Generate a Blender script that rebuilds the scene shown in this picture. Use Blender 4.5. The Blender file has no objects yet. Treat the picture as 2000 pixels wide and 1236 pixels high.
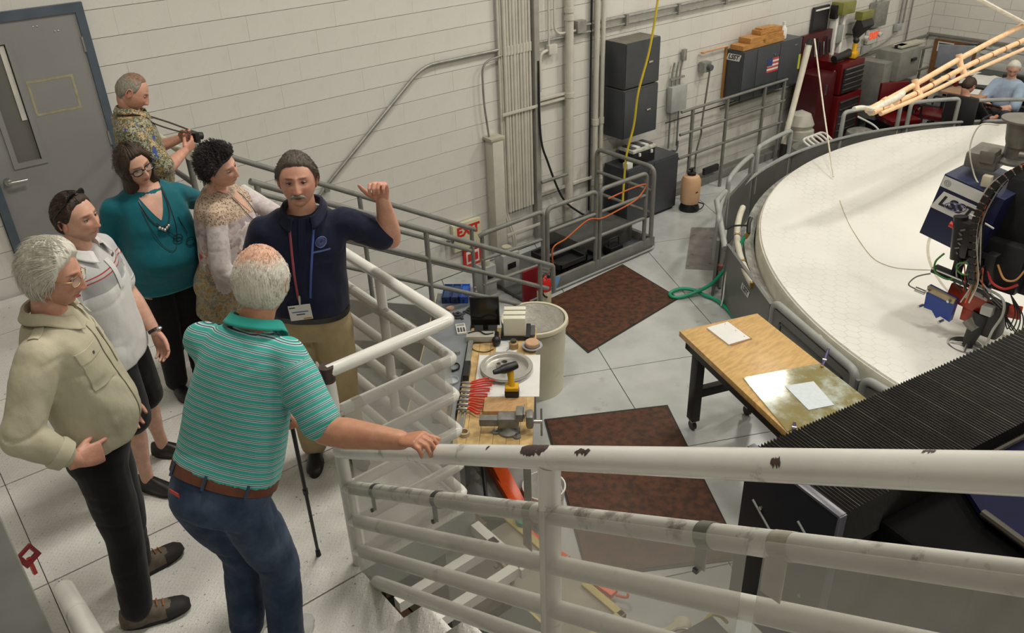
import bpy, bmesh, math, random
import numpy as np
from mathutils import Vector as V, Matrix, noise as NZ
from mathutils.bvhtree import BVHTree
PI = math.pi
random.seed(7)
SC = bpy.context.scene
COL = SC.collection

# ---------------- camera, world, lights, exposure ----------------
cam_d = bpy.data.cameras.new('camera'); cam = bpy.data.objects.new('camera', cam_d); COL.objects.link(cam)
R = ((0.77293307, -0.3381171, 0.5368904), (-0.63367475, -0.36854918, 0.68016749), (-0.03210575, -0.86593783, -0.49912012))
cm = Matrix(((R[0][0], -R[0][1], -R[0][2], 0), (R[1][0], -R[1][1], -R[1][2], 0), (R[2][0], -R[2][1], -R[2][2], 3.0), (0, 0, 0, 1)))
cam.matrix_world = cm
cam_d.sensor_width = 36; cam_d.lens = 36 * 1632.34 / 2000; cam_d.clip_start = .05; cam_d.clip_end = 100
SC.camera = cam
w = bpy.data.worlds.new('hall_air'); SC.world = w; w.use_nodes = True
w.node_tree.nodes['Background'].inputs[0].default_value = (1.0, .95, .86, 1)
w.node_tree.nodes['Background'].inputs[1].default_value = .07

def area(name, loc, sx, sy, power, col=(1, .945, .85), rot=(0, 0, 0)):
    l = bpy.data.lights.new(name, 'AREA'); l.shape = 'RECTANGLE'; l.size = sx; l.size_y = sy; l.energy = power; l.color = col
    o = bpy.data.objects.new(name, l); o.location = loc; o.rotation_euler = rot; COL.objects.link(o); return o

LAMPS = [(2.2, 3.4, 5.6, 135), (1.6, -1.8, 5.9, 75), (6.0, 3.6, 6.2, 140), (6.0, -1.5, 6.2, 130), (10.2, 3.0, 6.2, 205), (10.2, -2.0, 6.2, 170), (13.2, 1.5, 6.2, 120)]
for i, (x, y, z, p) in enumerate(LAMPS):
    area('ceiling_lamp_light', (x, y, z), 1.1, .5, p * 1.0)
area('glass_glare_light', (10.75, 6.6, 4.55), .75, .45, 42, (1, .97, .88), (math.radians(62), 0, math.radians(-20 + 180)))  # unseen light without a fixture, added for the glare on the glass plate
SC.view_settings.view_transform = 'Standard'; SC.view_settings.look = 'None'
SC.view_settings.gamma = 1; SC.view_settings.use_curve_mapping = False
SC.view_settings.exposure = -0.22

# ---------------- node helpers ----------------
class Ex:
    """tiny expression wrapper over shader math nodes"""
    def __init__(s, nt, sock): s.nt = nt; s.s = sock
    def _m(s, op, *a, clamp=False):
        n = s.nt.nodes.new('ShaderNodeMath'); n.operation = op; n.use_clamp = clamp
        for i, x in enumerate((s,) + a):
            if isinstance(x, Ex): s.nt.links.new(x.s, n.inputs[i])
            else: n.inputs[i].default_value = x
        return Ex(s.nt, n.outputs[0])
    def __add__(s, o): return s._m('ADD', o)
    def __sub__(s, o): return s._m('SUBTRACT', o)
    def __mul__(s, o): return s._m('MULTIPLY', o)
    def __truediv__(s, o): return s._m('DIVIDE', o)
    def fract(s): return s._m('FRACT')
    def floor(s): return s._m('FLOOR')
    def abs(s): return s._m('ABSOLUTE')
    def lt(s, o): return s._m('LESS_THAN', o)
    def gt(s, o): return s._m('GREATER_THAN', o)
    def mod(s, o): return s._m('FLOORED_MODULO', o)
    def pow(s, o): return s._m('POWER', o)
    def mx(s, o): return s._m('MAXIMUM', o)
    def mn(s, o): return s._m('MINIMUM', o)
    def step(s, a, b):
        n = s.nt.nodes.new('ShaderNodeMapRange'); n.interpolation_type = 'SMOOTHSTEP'
        s.nt.links.new(s.s, n.inputs[0]); n.inputs[1].default_value = a; n.inputs[2].default_value = b
        return Ex(s.nt, n.outputs[0])

MATS = {}
def newmat(name):
    m = bpy.data.materials.new(name); m.use_nodes = True; nt = m.node_tree
    b = nt.nodes['Principled BSDF']; MATS[name] = m
    return m, nt, b
def objco(nt, attr='Object'):
    n = nt.nodes.new('ShaderNodeTexCoord'); return n.outputs[attr]
def sep(nt, s):
    n = nt.nodes.new('ShaderNodeSeparateXYZ'); nt.links.new(s, n.inputs[0]); return [Ex(nt, o) for o in n.outputs]
def noise_s(nt, scale, detail=3, rough=.55, vec=None, st=None):
    n = nt.nodes.new('ShaderNodeTexNoise'); n.inputs['Scale'].default_value = scale; n.inputs['Detail'].default_value = detail; n.inputs['Roughness'].default_value = rough
    v = vec or objco(nt)
    if st:
        mp = nt.nodes.new('ShaderNodeMapping'); mp.inputs['Scale'].default_value = st; nt.links.new(v, mp.inputs[0]); v = mp.outputs[0]
    nt.links.new(v, n.inputs['Vector']); return Ex(nt, n.outputs['Fac'])
def vor(nt, scale, feature='F1', out='Distance', vec=None, rnd=1, st=None):
    n = nt.nodes.new('ShaderNodeTexVoronoi'); n.feature = feature; n.inputs['Scale'].default_value = scale; n.inputs['Randomness'].default_value = rnd
    v = vec or objco(nt)
    if st:
        mp = nt.nodes.new('ShaderNodeMapping'); mp.inputs['Scale'].default_value = st; nt.links.new(v, mp.inputs[0]); v = mp.outputs[0]
    nt.links.new(v, n.inputs['Vector']); return n.outputs[out]
def mixc(nt, fac, a, b, blend='MIX'):
    n = nt.nodes.new('ShaderNodeMix'); n.data_type = 'RGBA'; n.blend_type = blend
    if isinstance(fac, Ex): nt.links.new(fac.s, n.inputs[0])
    else: n.inputs[0].default_value = fac
    for i, c in ((6, a), (7, b)):
        if isinstance(c, tuple): n.inputs[i].default_value = c if len(c) == 4 else c + (1,)
        else: nt.links.new(c, n.inputs[i])
    return n.outputs[2]
def ramp(nt, fac, stops, interp='LINEAR'):
    n = nt.nodes.new('ShaderNodeValToRGB'); cr = n.color_ramp; cr.interpolation = interp
    while len(cr.elements) < len(stops): cr.elements.new(1)
    for e, (p, c) in zip(cr.elements, stops): e.position = p; e.color = c if len(c) == 4 else tuple(c) + (1,)
    nt.links.new(fac.s if isinstance(fac, Ex) else fac, n.inputs[0]); return n.outputs[0]
def bump(nt, b, h, strength=.3, dist=.01):
    n = nt.nodes.new('ShaderNodeBump'); n.inputs['Strength'].default_value = strength; n.inputs['Distance'].default_value = dist
    nt.links.new(h.s if isinstance(h, Ex) else h, n.inputs['Height'])
    nt.links.new(n.outputs[0], b.inputs['Normal'])
def M(name, col, rough=.5, metal=0, var=.12, vs=6, bs=0, bst=.2, bd=.004, spec=None, coat=0, dirt=None, st=None):
    """plain painted / plastic / metal stuff: colour with a little tonal variation and fine relief"""
    if name in MATS: return MATS[name]
    m, nt, b = newmat(name)
    c1 = tuple(min(1, x * (1 + var)) for x in col); c0 = tuple(x * (1 - var) for x in col)
    out = mixc(nt, noise_s(nt, vs, 4, st=st).step(.3, .7), c0, c1)
    if dirt:
        dc, ds, lo, hi = dirt
        out = mixc(nt, noise_s(nt, ds, 6, .65).step(lo, hi), out, dc)
    nt.links.new(out, b.inputs['Base Color'])
    b.inputs['Roughness'].default_value = rough; b.inputs['Metallic'].default_value = metal
    if spec is not None: b.inputs['Specular IOR Level'].default_value = spec
    if coat: b.inputs['Coat Weight'].default_value = coat
    if bs: bump(nt, b, noise_s(nt, bs, 4), bst, bd)
    return m
def attr_s(nt, name='s'):
    n = nt.nodes.new('ShaderNodeAttribute'); n.attribute_name = name; return n

# ---------------- mesh builder ----------------
class MB:
    def __init__(s): s.bm = bmesh.new()
    def box(s, c, size, rz=0, bev=0, rot=None):
        r = bmesh.ops.create_cube(s.bm, size=1); vs = r['verts']
        mt = Matrix.Translation(V(c)) @ (rot.to_4x4() if rot else Matrix.Rotation(rz, 4, 'Z')) @ Matrix.Diagonal((size[0], size[1], size[2], 1))
        bmesh.ops.transform(s.bm, matrix=mt, verts=vs)
        if bev:
            es = list({e for v in vs for e in v.link_edges})
            bmesh.ops.bevel(s.bm, geom=es, offset=min(bev, min(size) * .45), segments=2, affect='EDGES', profile=.6)
        return s
    def bb(s, a, b, bev=0):
        return s.box([(a[i] + b[i]) / 2 for i in range(3)], [abs(a[i] - b[i]) for i in range(3)], 0, bev)
    def rings(s, rs, cap=True, close=False):
        vv = [[s.bm.verts.new(p) for p in r] for r in rs]; n = len(rs[0])
        pairs = list(zip(vv, vv[1:])) + ([(vv[-1], vv[0])] if close else [])
        for a, b in pairs:
            for i in range(n):
                j = (i + 1) % n
                try: s.bm.faces.new((a[i], a[j], b[j], b[i]))
                except ValueError: pass
        if cap and not close:
            s.bm.faces.new(list(reversed(vv[0]))); s.bm.faces.new(vv[-1])
        return s
    def tube(s, pts, r, n=10, cap=True, closed=False, flat=None):
        pts = [V(p) for p in pts]; rr = r if isinstance(r, (list, tuple)) else [r] * len(pts)
        rs = []; up = None; N = len(pts)
        for i, p in enumerate(pts):
            a = pts[i - 1] if (i > 0 or closed) else pts[i]; b = pts[(i + 1) % N] if (i < N - 1 or closed) else pts[i]
            t = (b - a); t = t.normalized() if t.length > 1e-9 else V((0, 0, 1))
            if up is None: up = V((0, 0, 1)) if abs(t.z) < .9 else V((0, 1, 0))
            x = t.cross(up)
            if x.length < 1e-4: x = t.orthogonal()
            x.normalize(); y = x.cross(t).normalized(); up = y
            k = 1
            if 0 < i < N - 1:
                d0 = (pts[i] - pts[i - 1]).normalized(); k = min(1.8, 1 / max(.4, d0.dot(t)))
            f = flat or 1
            rs.append([p + x * math.cos(2 * PI * j / n) * rr[i] * k + y * math.sin(2 * PI * j / n) * rr[i] * f for j in range(n)])
        return s.rings(rs, cap, closed)
    def cyl(s, p0, p1, r, r2=None, n=16): return s.tube([p0, p1], [r, r if r2 is None else r2], n)
    def sph(s, c, r, u=16, v=10, rot=None):
        q = bmesh.ops.create_uvsphere(s.bm, u_segments=u, v_segments=v, radius=1)['verts']
        rr = r if isinstance(r, (tuple, list)) else (r, r, r)
        bmesh.ops.transform(s.bm, matrix=Matrix.Translation(V(c)) @ (rot.to_4x4() if rot else Matrix()) @ Matrix.Diagonal((*rr, 1)), verts=q)
        return s
    def lathe(s, prof, c=(0, 0, 0), n=32, rot=None):
        c = V(c); rs = []
        for (r, z) in prof:
            ring = [V((max(r, .0004) * math.cos(2 * PI * j / n), max(r, .0004) * math.sin(2 * PI * j / n), z)) for j in range(n)]
            if rot: ring = [rot @ p for p in ring]
            rs.append([p + c for p in ring])
        c0 = prof[0][0] < .002; c1 = prof[-1][0] < .002; s.rings(rs, False)
        bv_ = s.bm.verts; bv_.ensure_lookup_table(); N_ = len(bv_)
        if c1: s.bm.faces.new([bv_[N_ - n + j] for j in range(n)])
        if c0: k0 = N_ - n * len(prof); s.bm.faces.new([bv_[k0 + n - 1 - j] for j in range(n)])
        return s
    def prism(s, poly, z0, z1, mt=None):
        a = [V((p[0], p[1], z0)) for p in poly]; b = [V((p[0], p[1], z1)) for p in poly]
        if mt: a = [mt @ p for p in a]; b = [mt @ p for p in b]
        return s.rings([a, b], True)
    def chain(s, pr, n=14):
        """overlapping tapered capsules, for remeshing"""
        for (p, r) in pr: s.sph(p, r, n, 8)
        for (p, r), (q, t) in zip(pr, pr[1:]):
            if (V(p) - V(q)).length > 1e-4: s.tube([p, q], [r, t], n)
        return s
    def quadgrid(s, g):
        vv = [[s.bm.verts.new(p) for p in r] for r in g]
        for a, b in zip(vv, vv[1:]):
            for i in range(len(a) - 1): s.bm.faces.new((a[i], a[i + 1], b[i + 1], b[i]))
        return s
    def add(s, me): s.bm.from_mesh(me); return s
    def mesh(s, name, mat=None, smooth=None, recalc=True):
        if recalc: bmesh.ops.recalc_face_normals(s.bm, faces=s.bm.faces)
        me = bpy.data.meshes.new(name); s.bm.to_mesh(me); s.bm.free()
        if mat: me.materials.append(mat)
        if smooth: shade(me, smooth)
        return me
    def ob(s, name, mat, parent=None, smooth=40, local=False):
        me = s.mesh(name, mat)
        return put(name, me, parent, smooth, local)
def shade(me, ang=40):
    me.polygons.foreach_set('use_smooth', [True] * len(me.polygons))
    try: me.set_sharp_from_angle(angle=math.radians(ang))
    except Exception: pass
def worldm(o):
    m = Matrix.LocRotScale(o.location, o.rotation_euler, o.scale)
    return worldm(o.parent) @ m if o.parent else m
def put(name, me, parent=None, smooth=40, local=False):
    """link a mesh given in world (or parent-local) coordinates; top-level origin goes to the base centre"""
    if smooth: shade(me, smooth)
    o = bpy.data.objects.new(name, me); COL.objects.link(o)
    if parent is not None:
        if not local: me.transform(worldm(parent).inverted())
        o.parent = parent
    elif not local:
        co = np.empty(len(me.vertices) * 3); me.vertices.foreach_get('co', co); co = co.reshape(-1, 3)
        c = V(((co[:, 0].min() + co[:, 0].max()) / 2, (co[:, 1].min() + co[:, 1].max()) / 2, co[:, 2].min()))
        me.transform(Matrix.Translation(-c)); o.location = c
    return o
def tag(o, label=None, cat=None, group=None, kind=None):
    if label: o['label'] = label
    if cat: o['category'] = cat
    if group: o['group'] = group
    if kind: o['kind'] = kind
    return o
def thing(name, loc, label=None, cat=None, group=None, rz=0, kind=None):
    o = bpy.data.objects.new(name, None); COL.objects.link(o); o.location = loc; o.rotation_euler = (0, 0, rz); o.empty_display_size = .1
    return tag(o, label, cat, group, kind)
def dup(root, loc, rz=None, label=None, group=None):
    def cp(o, par):
        c = o.copy(); COL.objects.link(c)
        if par: c.parent = par
        for ch in [x for x in list(bpy.data.objects) if x.parent == o]: cp(ch, c)
        return c
    r = cp(root, None); r.location = loc
    if rz is not None: r.rotation_euler = (0, 0, rz)
    if label: r['label'] = label
    if group: r['group'] = group
    return r
def bez(p, n=8, closed=False):
    """smooth curve through points (Catmull-Rom)"""
    P = [V(q) for q in p]; out = []; N = len(P)
    rng = N if closed else N - 1
    for i in range(rng):
        a = P[(i - 1) % N] if (i > 0 or closed) else P[0]; b = P[i]; c = P[(i + 1) % N]; d = P[(i + 2) % N] if (i < N - 2 or closed) else P[-1]
        for k in range(n):
            t = k / n
            out.append(.5 * ((2 * b) + (c - a) * t + (2 * a - 5 * b + 4 * c - d) * t * t + (3 * b - a - 3 * c + d) * t ** 3))
    if not closed: out.append(P[-1])
    return out
def fillet(p, r, n=5):
    """polyline with rounded corners"""
    P = [V(q) for q in p]; out = [P[0]]
    for a, b, c in zip(P, P[1:], P[2:]):
        d0 = (a - b); d1 = (c - b); k = min(r, d0.length * .49, d1.length * .49); d0.normalize(); d1.normalize()
        A = b + d0 * k; B = b + d1 * k
        for i in range(n + 1):
            t = i / n; out.append((1 - t) ** 2 * A + 2 * t * (1 - t) * b + t * t * B)
    out.append(P[-1]); return out
def text_mesh(txt, size, ext=.001, bold=0.0):
    cu = bpy.data.curves.new('t', 'FONT'); cu.body = txt; cu.size = size; cu.extrude = ext; cu.align_x = 'CENTER'; cu.align_y = 'CENTER'; cu.offset = bold
    o = bpy.data.objects.new('t', cu); COL.objects.link(o); dg = bpy.context.evaluated_depsgraph_get(); dg.update()
    me = bpy.data.meshes.new_from_object(o.evaluated_get(dg)); bpy.data.objects.remove(o); bpy.data.curves.remove(cu); return me
def frame(c, xd, yd):
    """4x4 with local x along xd, y along yd, origin c"""
    x = V(xd).normalized(); y = V(yd); y = (y - x * y.dot(x)).normalized(); z = x.cross(y)
    return Matrix(((x.x, y.x, z.x, c[0]), (x.y, y.y, z.y, c[1]), (x.z, y.z, z.z, c[2]), (0, 0, 0, 1)))
def text(name, txt, size, mt, mat, parent=None, bold=0, ext=.001, shear=0, sx=1):
    me = text_mesh(txt, size, ext, bold)
    S = Matrix(((sx, shear, 0, 0), (0, 1, 0, 0), (0, 0, 1, 0), (0, 0, 0, 1)))
    me.transform(mt @ S); me.materials.clear(); me.materials.append(mat)
    return put(name, me, parent, None)
def rim(mb, a, b, t, ax):
    """four bars around a rectangle without overlap; ax = the axis it is thin along"""
    u, v = [i for i in range(3) if i != ax]
    def bx_(u0, u1, v0, v1):
        p, q = list(a), list(b); p[u], q[u], p[v], q[v] = u0, u1, v0, v1; mb.bb(p, q)
    bx_(a[u], a[u] + t, a[v], b[v]); bx_(b[u] - t, b[u], a[v], b[v]); bx_(a[u] + t, b[u] - t, a[v], a[v] + t); bx_(a[u] + t, b[u] - t, b[v] - t, b[v]); return mb
def remesh(mb, vox, smooth=3):
    me = mb.mesh('tmp'); o = bpy.data.objects.new('tmp', me); COL.objects.link(o)
    md = o.modifiers.new('r', 'REMESH'); md.mode = 'VOXEL'; md.voxel_size = vox
    if smooth:
        sm = o.modifiers.new('s', 'SMOOTH'); sm.factor = .5; sm.iterations = smooth
    dg = bpy.context.evaluated_depsgraph_get(); dg.update()
    r = bpy.data.meshes.new_from_object(o.evaluated_get(dg)); bpy.data.objects.remove(o); bpy.data.meshes.remove(me)
    return r
def lerp(a, b, t): return a + (b - a) * t
FZ = -1.27      # hall floor; the people's deck is z = 0
# ---------------- materials of the setting ----------------
def wall_mat():
    m, nt, b = newmat('painted_block')
    n1 = noise_s(nt, .7, 5, .6); n2 = noise_s(nt, 9, 4)
    c = mixc(nt, n1.step(.3, .75), (.60, .588, .545), (.70, .685, .64))
    c = mixc(nt, n2.step(.55, .9) * .35, c, (.52, .505, .46))
    z = sep(nt, objco(nt))[2]
    scuff = noise_s(nt, 3.2, 7, .7).step(.56, .72) * .45
    c = mixc(nt, scuff, c, (.40, .36, .30))
    nt.links.new(c, b.inputs['Base Color']); b.inputs['Roughness'].default_value = .42
    bump(nt, b, noise_s(nt, 60, 4), .25, .003); return m
WALLM = wall_mat()
MORT = M('painted_mortar', (.56, .535, .465), .6)
def plate_mat():
    """white painted diamond plate"""
    m, nt, b = newmat('diamond_plate')
    x, y, z = sep(nt, objco(nt))
    k = 46.0
    u = (x + y) * (k * .7071); v = (x - y) * (k * .7071)
    par = (u.floor() + v.floor()).mod(2.0)
    fu = u.fract() - .5; fv = v.fract() - .5
    a = fu * par + fv * (Ex(nt, par.s) * -1 + 1); c = fv * par + fu * (Ex(nt, par.s) * -1 + 1)
    e = (a.abs() / .46).pow(2) + (c.abs() / .15).pow(2)
    h = (e * -1 + 1.25).mx(0).mn(1)
    spot = noise_s(nt, 2.2, 6, .65)
    c1 = mixc(nt, spot.step(.35, .75), (.64, .63, .60), (.76, .75, .71))
    c1 = mixc(nt, noise_s(nt, 42, 3, .7).step(.66, .72) * .9, c1, (.12, .11, .10))
    c1 = mixc(nt, noise_s(nt, 130, 2).step(.66, .70) * .6, c1, (.2, .18, .16))
    nt.links.new(c1, b.inputs['Base Color'])
    b.inputs['Roughness'].default_value = .27
    bump(nt, b, h, .42, .004); return m
PLATE = plate_mat()
TILEM = M('grey_floor_paint', (.44, .455, .445), .2, var=.10, vs=2.5, bs=30, bst=.05, dirt=((.26, .25, .23), 3.5, .60, .80))
JOINT = M('dark_joint', (.03, .03, .03), .8)
WHITEP = M('white_rail_paint', (.73, .72, .68), .2, var=.05, vs=5, dirt=((.36, .34, .30), 9, .60, .72), bs=40, bst=.08)
WHITE2 = M('scuffed_rail_paint', (.66, .65, .61), .32, var=.06, vs=6, dirt=((.26, .245, .22), 11, .52, .66), bs=40, bst=.1)
GREYP = M('grey_rail_paint', (.17, .17, .155), .42, var=.12, vs=8, bs=40, bst=.1)
GREYL = M('light_grey_steel', (.30, .31, .30), .4, var=.1, vs=6)
GREYD = M('dark_grey_steel', (.075, .08, .08), .45, var=.12, vs=5)
CHIP = M('chipped_primer', (.055, .03, .028), .6, var=.4, vs=40)
BLUEF = M('blue_grey_frame', (.075, .10, .13), .42)
DOORG = M('grey_door_paint', (.255, .252, .25), .45, var=.05, vs=1.5, bs=80, bst=.05)

# ---------------- block wall (long wall, y = 7) ----------------
BL, BH = .4064, .2032
wl = thing('wall_back', (6.4, 7.0, FZ), kind='structure')
MB().bb((-3.0, 7.006, FZ - .3), (14.9, 7.25, 6.4)).ob('backing', MORT, wl, 0)
proto = {}
def block_mesh(L, H):
    k = (round(L, 4), round(H, 4))
    if k not in proto:
        mb = MB(); mb.box((0, 0, 0), (L - .0003, .05, H - .004), 0, .0012)
        proto[k] = mb.mesh('block', WALLM)
    return proto[k]
cells = []
def rects(x0, x1, row, z0):
    x = x0 - (BL / 2 if row % 2 else 0)
    while x < x1:
        a = max(x, x0); b_ = min(x + BL, x1)
        if b_ - a > .05: cells.append((a, b_, z0))
        x += BL
for r in range(23):
    z0 = FZ + r * BH
    if 0 - .01 < z0 + .1 < 2.04:
        rects(-2.9, .655, r, z0); rects(1.62, 14.8, r, z0)
    else: rects(-2.9, 14.8, r, z0)
def cdist(c):
    x = (c[0] + c[1]) / 2
    vis = (-.1 < x < 6.4 and c[2] > -.9 and c[2] < 2.3)
    return (0 if vis else 1, x * x * .6 + 49 + (3 - c[2]) ** 2)
cells.sort(key=cdist)
stuff = MB()
for i, (a, b_, z0) in enumerate(cells):
    if i < 300:
        o = bpy.data.objects.new('block', block_mesh(b_ - a, BH)); COL.objects.link(o); o.parent = wl
        o.location = ((a + b_) / 2 - 6.4, .015 + random.uniform(-.001, .001), z0 + BH / 2 - FZ)
    else:
        stuff.box(((a + b_) / 2, 7.015, z0 + BH / 2), (b_ - a - .002, .05, BH - .005))
tag(stuff.ob('block_courses', WALLM, wl, 0), kind='stuff')
# far end wall, x = 14.8
we = thing('wall_right', (14.8, 1.0, FZ), kind='structure')
MB().bb((14.806, -6.5, FZ - .3), (15.05, 7.05, 6.4)).ob('backing', MORT, we, 0)
s2 = MB()
for r in range(23):
    z0 = FZ + r * BH; y = 7.0
    if r % 2: y += BL / 2
    while y > -6.3:
        a = min(y, 6.985); s2.bb((14.80, a - .004, z0 + .003), (14.83, y - BL + .003, z0 + BH - .003)); y -= BL
tag(s2.ob('block_courses', WALLM, we, 0), kind='stuff')
TRIMM = M('wall_ledge_paint', (.50, .48, .42), .5)
tag(MB().bb((14.74, 2.0, -.17), (14.80, 6.98, -.14)).ob('trim_1', M('dark_trim', (.22, .21, .19), .5)), kind='structure')  # trim in one even dark grey
tag(MB().bb((-3, -6.6, FZ - .3), (15, -6.45, 6.4)).ob('wall_front', WALLM, None, 0), kind='structure')
tag(MB().bb((-3.2, -6.6, FZ - .3), (-3.0, 7.2, 6.4)).ob('wall_left', WALLM, None, 0), kind='structure')
tag(MB().bb((-3.2, -6.6, 6.42), (15, 7.2, 6.6)).ob('ceiling', M('ceiling_paint', (.5, .49, .45), .8), None, 0), kind='structure')
# lamps of the hall
LEN = bpy.data.materials.new('lamp_lens'); LEN.use_nodes = True
LEN.node_tree.nodes['Principled BSDF'].inputs['Emission Color'].default_value = (1, .95, .85, 1); LEN.node_tree.nodes['Principled BSDF'].inputs['Emission Strength'].default_value = 4
lp = None
for (x, y, z, p) in LAMPS:
    lb = {2.2: 'above the deck near the long wall', 1.6: 'above the upper steps', 6.0: 'above the maple bench' if y > 0 else 'above the gantry', 10.2: 'above the mirror on the wall side' if y > 0 else 'above the mirror on the open side', 13.2: 'nearest the far end wall'}[x]
    t = thing('ceiling_lamp', (x, y, z), 'long white ceiling lamp hung ' + lb, 'lamp', 'ceiling lamps')
    MB().bb((x - .62, y - .32, z + .03), (x + .62, y + .32, z + .14), .01).ob('housing', WHITEP, t)
    MB().cyl((x, y, z + .14), (x, y, 6.42), .012).ob('stem', GREYL, t)
    MB().bb((x - .56, y - .27, z + .012), (x + .56, y + .27, z + .028)).ob('diffuser', LEN, t, 0)
# ---------------- hall floor: large grey plates laid at an angle ----------------
fl = thing('floor', (6, 0, FZ), kind='structure')
MB().bb((-3.1, -6.5, FZ - .12), (14.9, 7.1, FZ - .012)).ob('subfloor', JOINT, fl, 0)
A = math.radians(-26.3); ca, sa = math.cos(A), math.sin(A); TS = 1.22
def clip_poly(poly, x0, x1, y0, y1):
    def cl(P, f, g):
        out = []
        for a, b_ in zip(P, P[1:] + P[:1]):
            fa, fb = f(a), f(b_)
            if fa >= 0: out.append(a)
            if fa * fb < 0: t = fa / (fa - fb); out.append((a[0] + (b_[0] - a[0]) * t, a[1] + (b_[1] - a[1]) * t))
        return out
    for f in (lambda p: p[0] - x0, lambda p: x1 - p[0], lambda p: p[1] - y0, lambda p: y1 - p[1]):
        if poly: poly = cl(poly, f, 0)
    return poly
# lattice: lines n.(x,y) = 4.81 + k*1.22 with n = (-sa, ca); and along (ca, sa) offset so that a cross falls on (4.65, 4.46)
u0 = 4.65 * ca + 4.46 * sa; v0 = -4.65 * sa + 4.46 * ca
for i in range(-14, 14):
    for j in range(-14, 14):
        q = []
        g = .004
        for (du, dv) in ((g, g), (TS - g, g), (TS - g, TS - g), (g, TS - g)):
            u = u0 + i * TS + du; v = v0 + j * TS + dv
            q.append((u * ca - v * sa, u * sa + v * ca))
        q = clip_poly(q, -3, 14.79, -6.4, 6.98)
        if len(q) > 2: MB().prism(q, FZ - .012, FZ).ob('floor_tile', TILEM, fl, 0)
# low kerb along the wall
tag(MB().bb((6.4, 6.82, FZ), (14.7, 6.985, FZ + .11), .006).ob('baseboard_back', GREYP), kind='structure')

# ---------------- the upper deck and its flight of steps ----------------
dk = thing('deck', (.3, 4.8, -.2), kind='structure')
ys = [6.96, 6.38, 5.46, 4.54, 3.62, 2.70]
for k in range(5):
    y1, y0 = ys[k], ys[k + 1]
    for (xa, xb) in ((-2.9, -1.2), (-1.2, .0 if k % 2 else .0), (.0, 1.84)):
        MB().bb((xa + .002, y0 + .004, -.009), (xb - .002, y1 - .004, 0), .0015).ob('deck_plate', PLATE, dk, 0)
MB().bb((-2.9, 2.28, -.009), (1.17, 2.695, 0), .0015).ob('deck_plate', PLATE, dk, 0)
MB().bb((-2.9, 2.70, -.20), (1.84, 6.97, -.012)).ob('deck_frame', GREYL, dk, 0)
MB().bb((-2.9, 2.26, -.20), (1.17, 2.698, -.012)).ob('deck_frame', GREYL, dk, 0)
for y in (2.30, 2.50): MB().bb((1.24, y, -.16), (1.84, y + .05, -.10)).ob('deck_frame', WHITEP, dk, 0)
MB().bb((1.80, 2.28, -.16), (1.85, 2.69, -.10)).ob('deck_frame', WHITEP, dk, 0)
for (x, y) in ((1.75, 2.85), (1.75, 4.9), (1.75, 6.8), (-.1, 2.5), (-.1, 6.8), (-2.7, 2.5)):
    MB().bb((x - .06, y - .06, FZ), (x + .06, y + .06, -.2)).ob('deck_post', GREYL, dk, 0)
st = thing('staircase', (.6, 2.2, 0), 'upper flight of white diamond-plate steps beside the foreground handrail', 'stairs')
for n in range(1, 14):
    y = 2.2 - .305 * (n - 1); z = .18 * n
    MB().bb((.06, y, z - .006), (1.22, y - .33, z), .002).ob('tread', PLATE, st, 0)
    MB().bb((.06, y - .004, z - .045), (1.22, y + .002, z - .006)).ob('nosing', PLATE, st, 0)
for x in (.03, 1.22):
    m = MB(); pts = [(2.28, -.2), (2.28, .02), (2.2 - .305 * 12.5, .18 * 13.2), (2.2 - .305 * 12.5, .18 * 13.2 - .3)]
    m.rings([[V((x - .006, a, b_)) for a, b_ in pts], [V((x + .006, a, b_)) for a, b_ in pts]]).ob('stringer', WHITEP, st, 0)

# ---------------- door in the long wall ----------------
dr = thing('door_1', (1.13, 6.98, 0), kind='structure')
f = MB(); f.bb((.66, 6.95, 0), (.72, 7.03, 1.985)).bb((1.555, 6.95, 0), (1.615, 7.03, 1.985)).bb((.66, 6.95, 1.985), (1.615, 7.03, 2.05)); f.ob('door_frame', BLUEF, dr, 0)
leaf = MB()
for a, b_ in (((.72, 6.965, .01), (.86, 7.0, 1.985)), ((1.06, 6.965, .01), (1.555, 7.0, 1.985)), ((.86, 6.965, .01), (1.06, 7.0, .98)), ((.86, 6.965, 1.86), (1.06, 7.0, 1.985))): leaf.bb(a, b_)
leaf.ob('door_leaf', DOORG, dr, 0)
f = rim(MB(), (.845, 6.955, .965), (1.08, 6.975, 1.875), .036, 1); f.ob('window_frame', DOORG, dr, 0)
g, nt, b = newmat('door_pane'); b.inputs['Base Color'].default_value = (.16, .155, .14, 1); b.inputs['Roughness'].default_value = .12
MB().bb((.88, 6.975, 1.0), (1.04, 6.982, 1.84)).ob('pane', g, dr, 0)
MB().bb((1.0, 6.968, 1.30), (1.035, 6.973, 1.83)).ob('paper_strip', M('pale_strip', (.6, .58, .52), .5), dr, 0)
STEEL = M('brushed_steel', (.55, .54, .52), .3, 1, var=.1, vs=10)
h = thing('door_handle', (.78, 6.965, .89)); h.parent = dr; h.location = V((.78, 6.965, .89)) - dr.location
m = MB(); m.cyl((.775, 6.965, .89), (.775, 6.93, .89), .028, .026, 18); m.tube(fillet([(.775, 6.945, .89), (.775, 6.91, .89), (.90, 6.91, .885)], .02), .011, 10); bpy.data.objects.remove(h); m.ob('door_handle', STEEL, dr)
for z in (.3, 1.05, 1.76): MB().cyl((1.553, 6.958, z - .055), (1.553, 6.958, z + .055), .009, n=10).ob('hinge', STEEL, dr)
for (x, z) in ((1.255, 1.925), (1.28, 1.925), (1.385, 1.875), (1.41, 1.875)): MB().sph((x, 6.965, z), (.007, .004, .007), 10, 6).ob('bolt', STEEL, dr)
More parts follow.
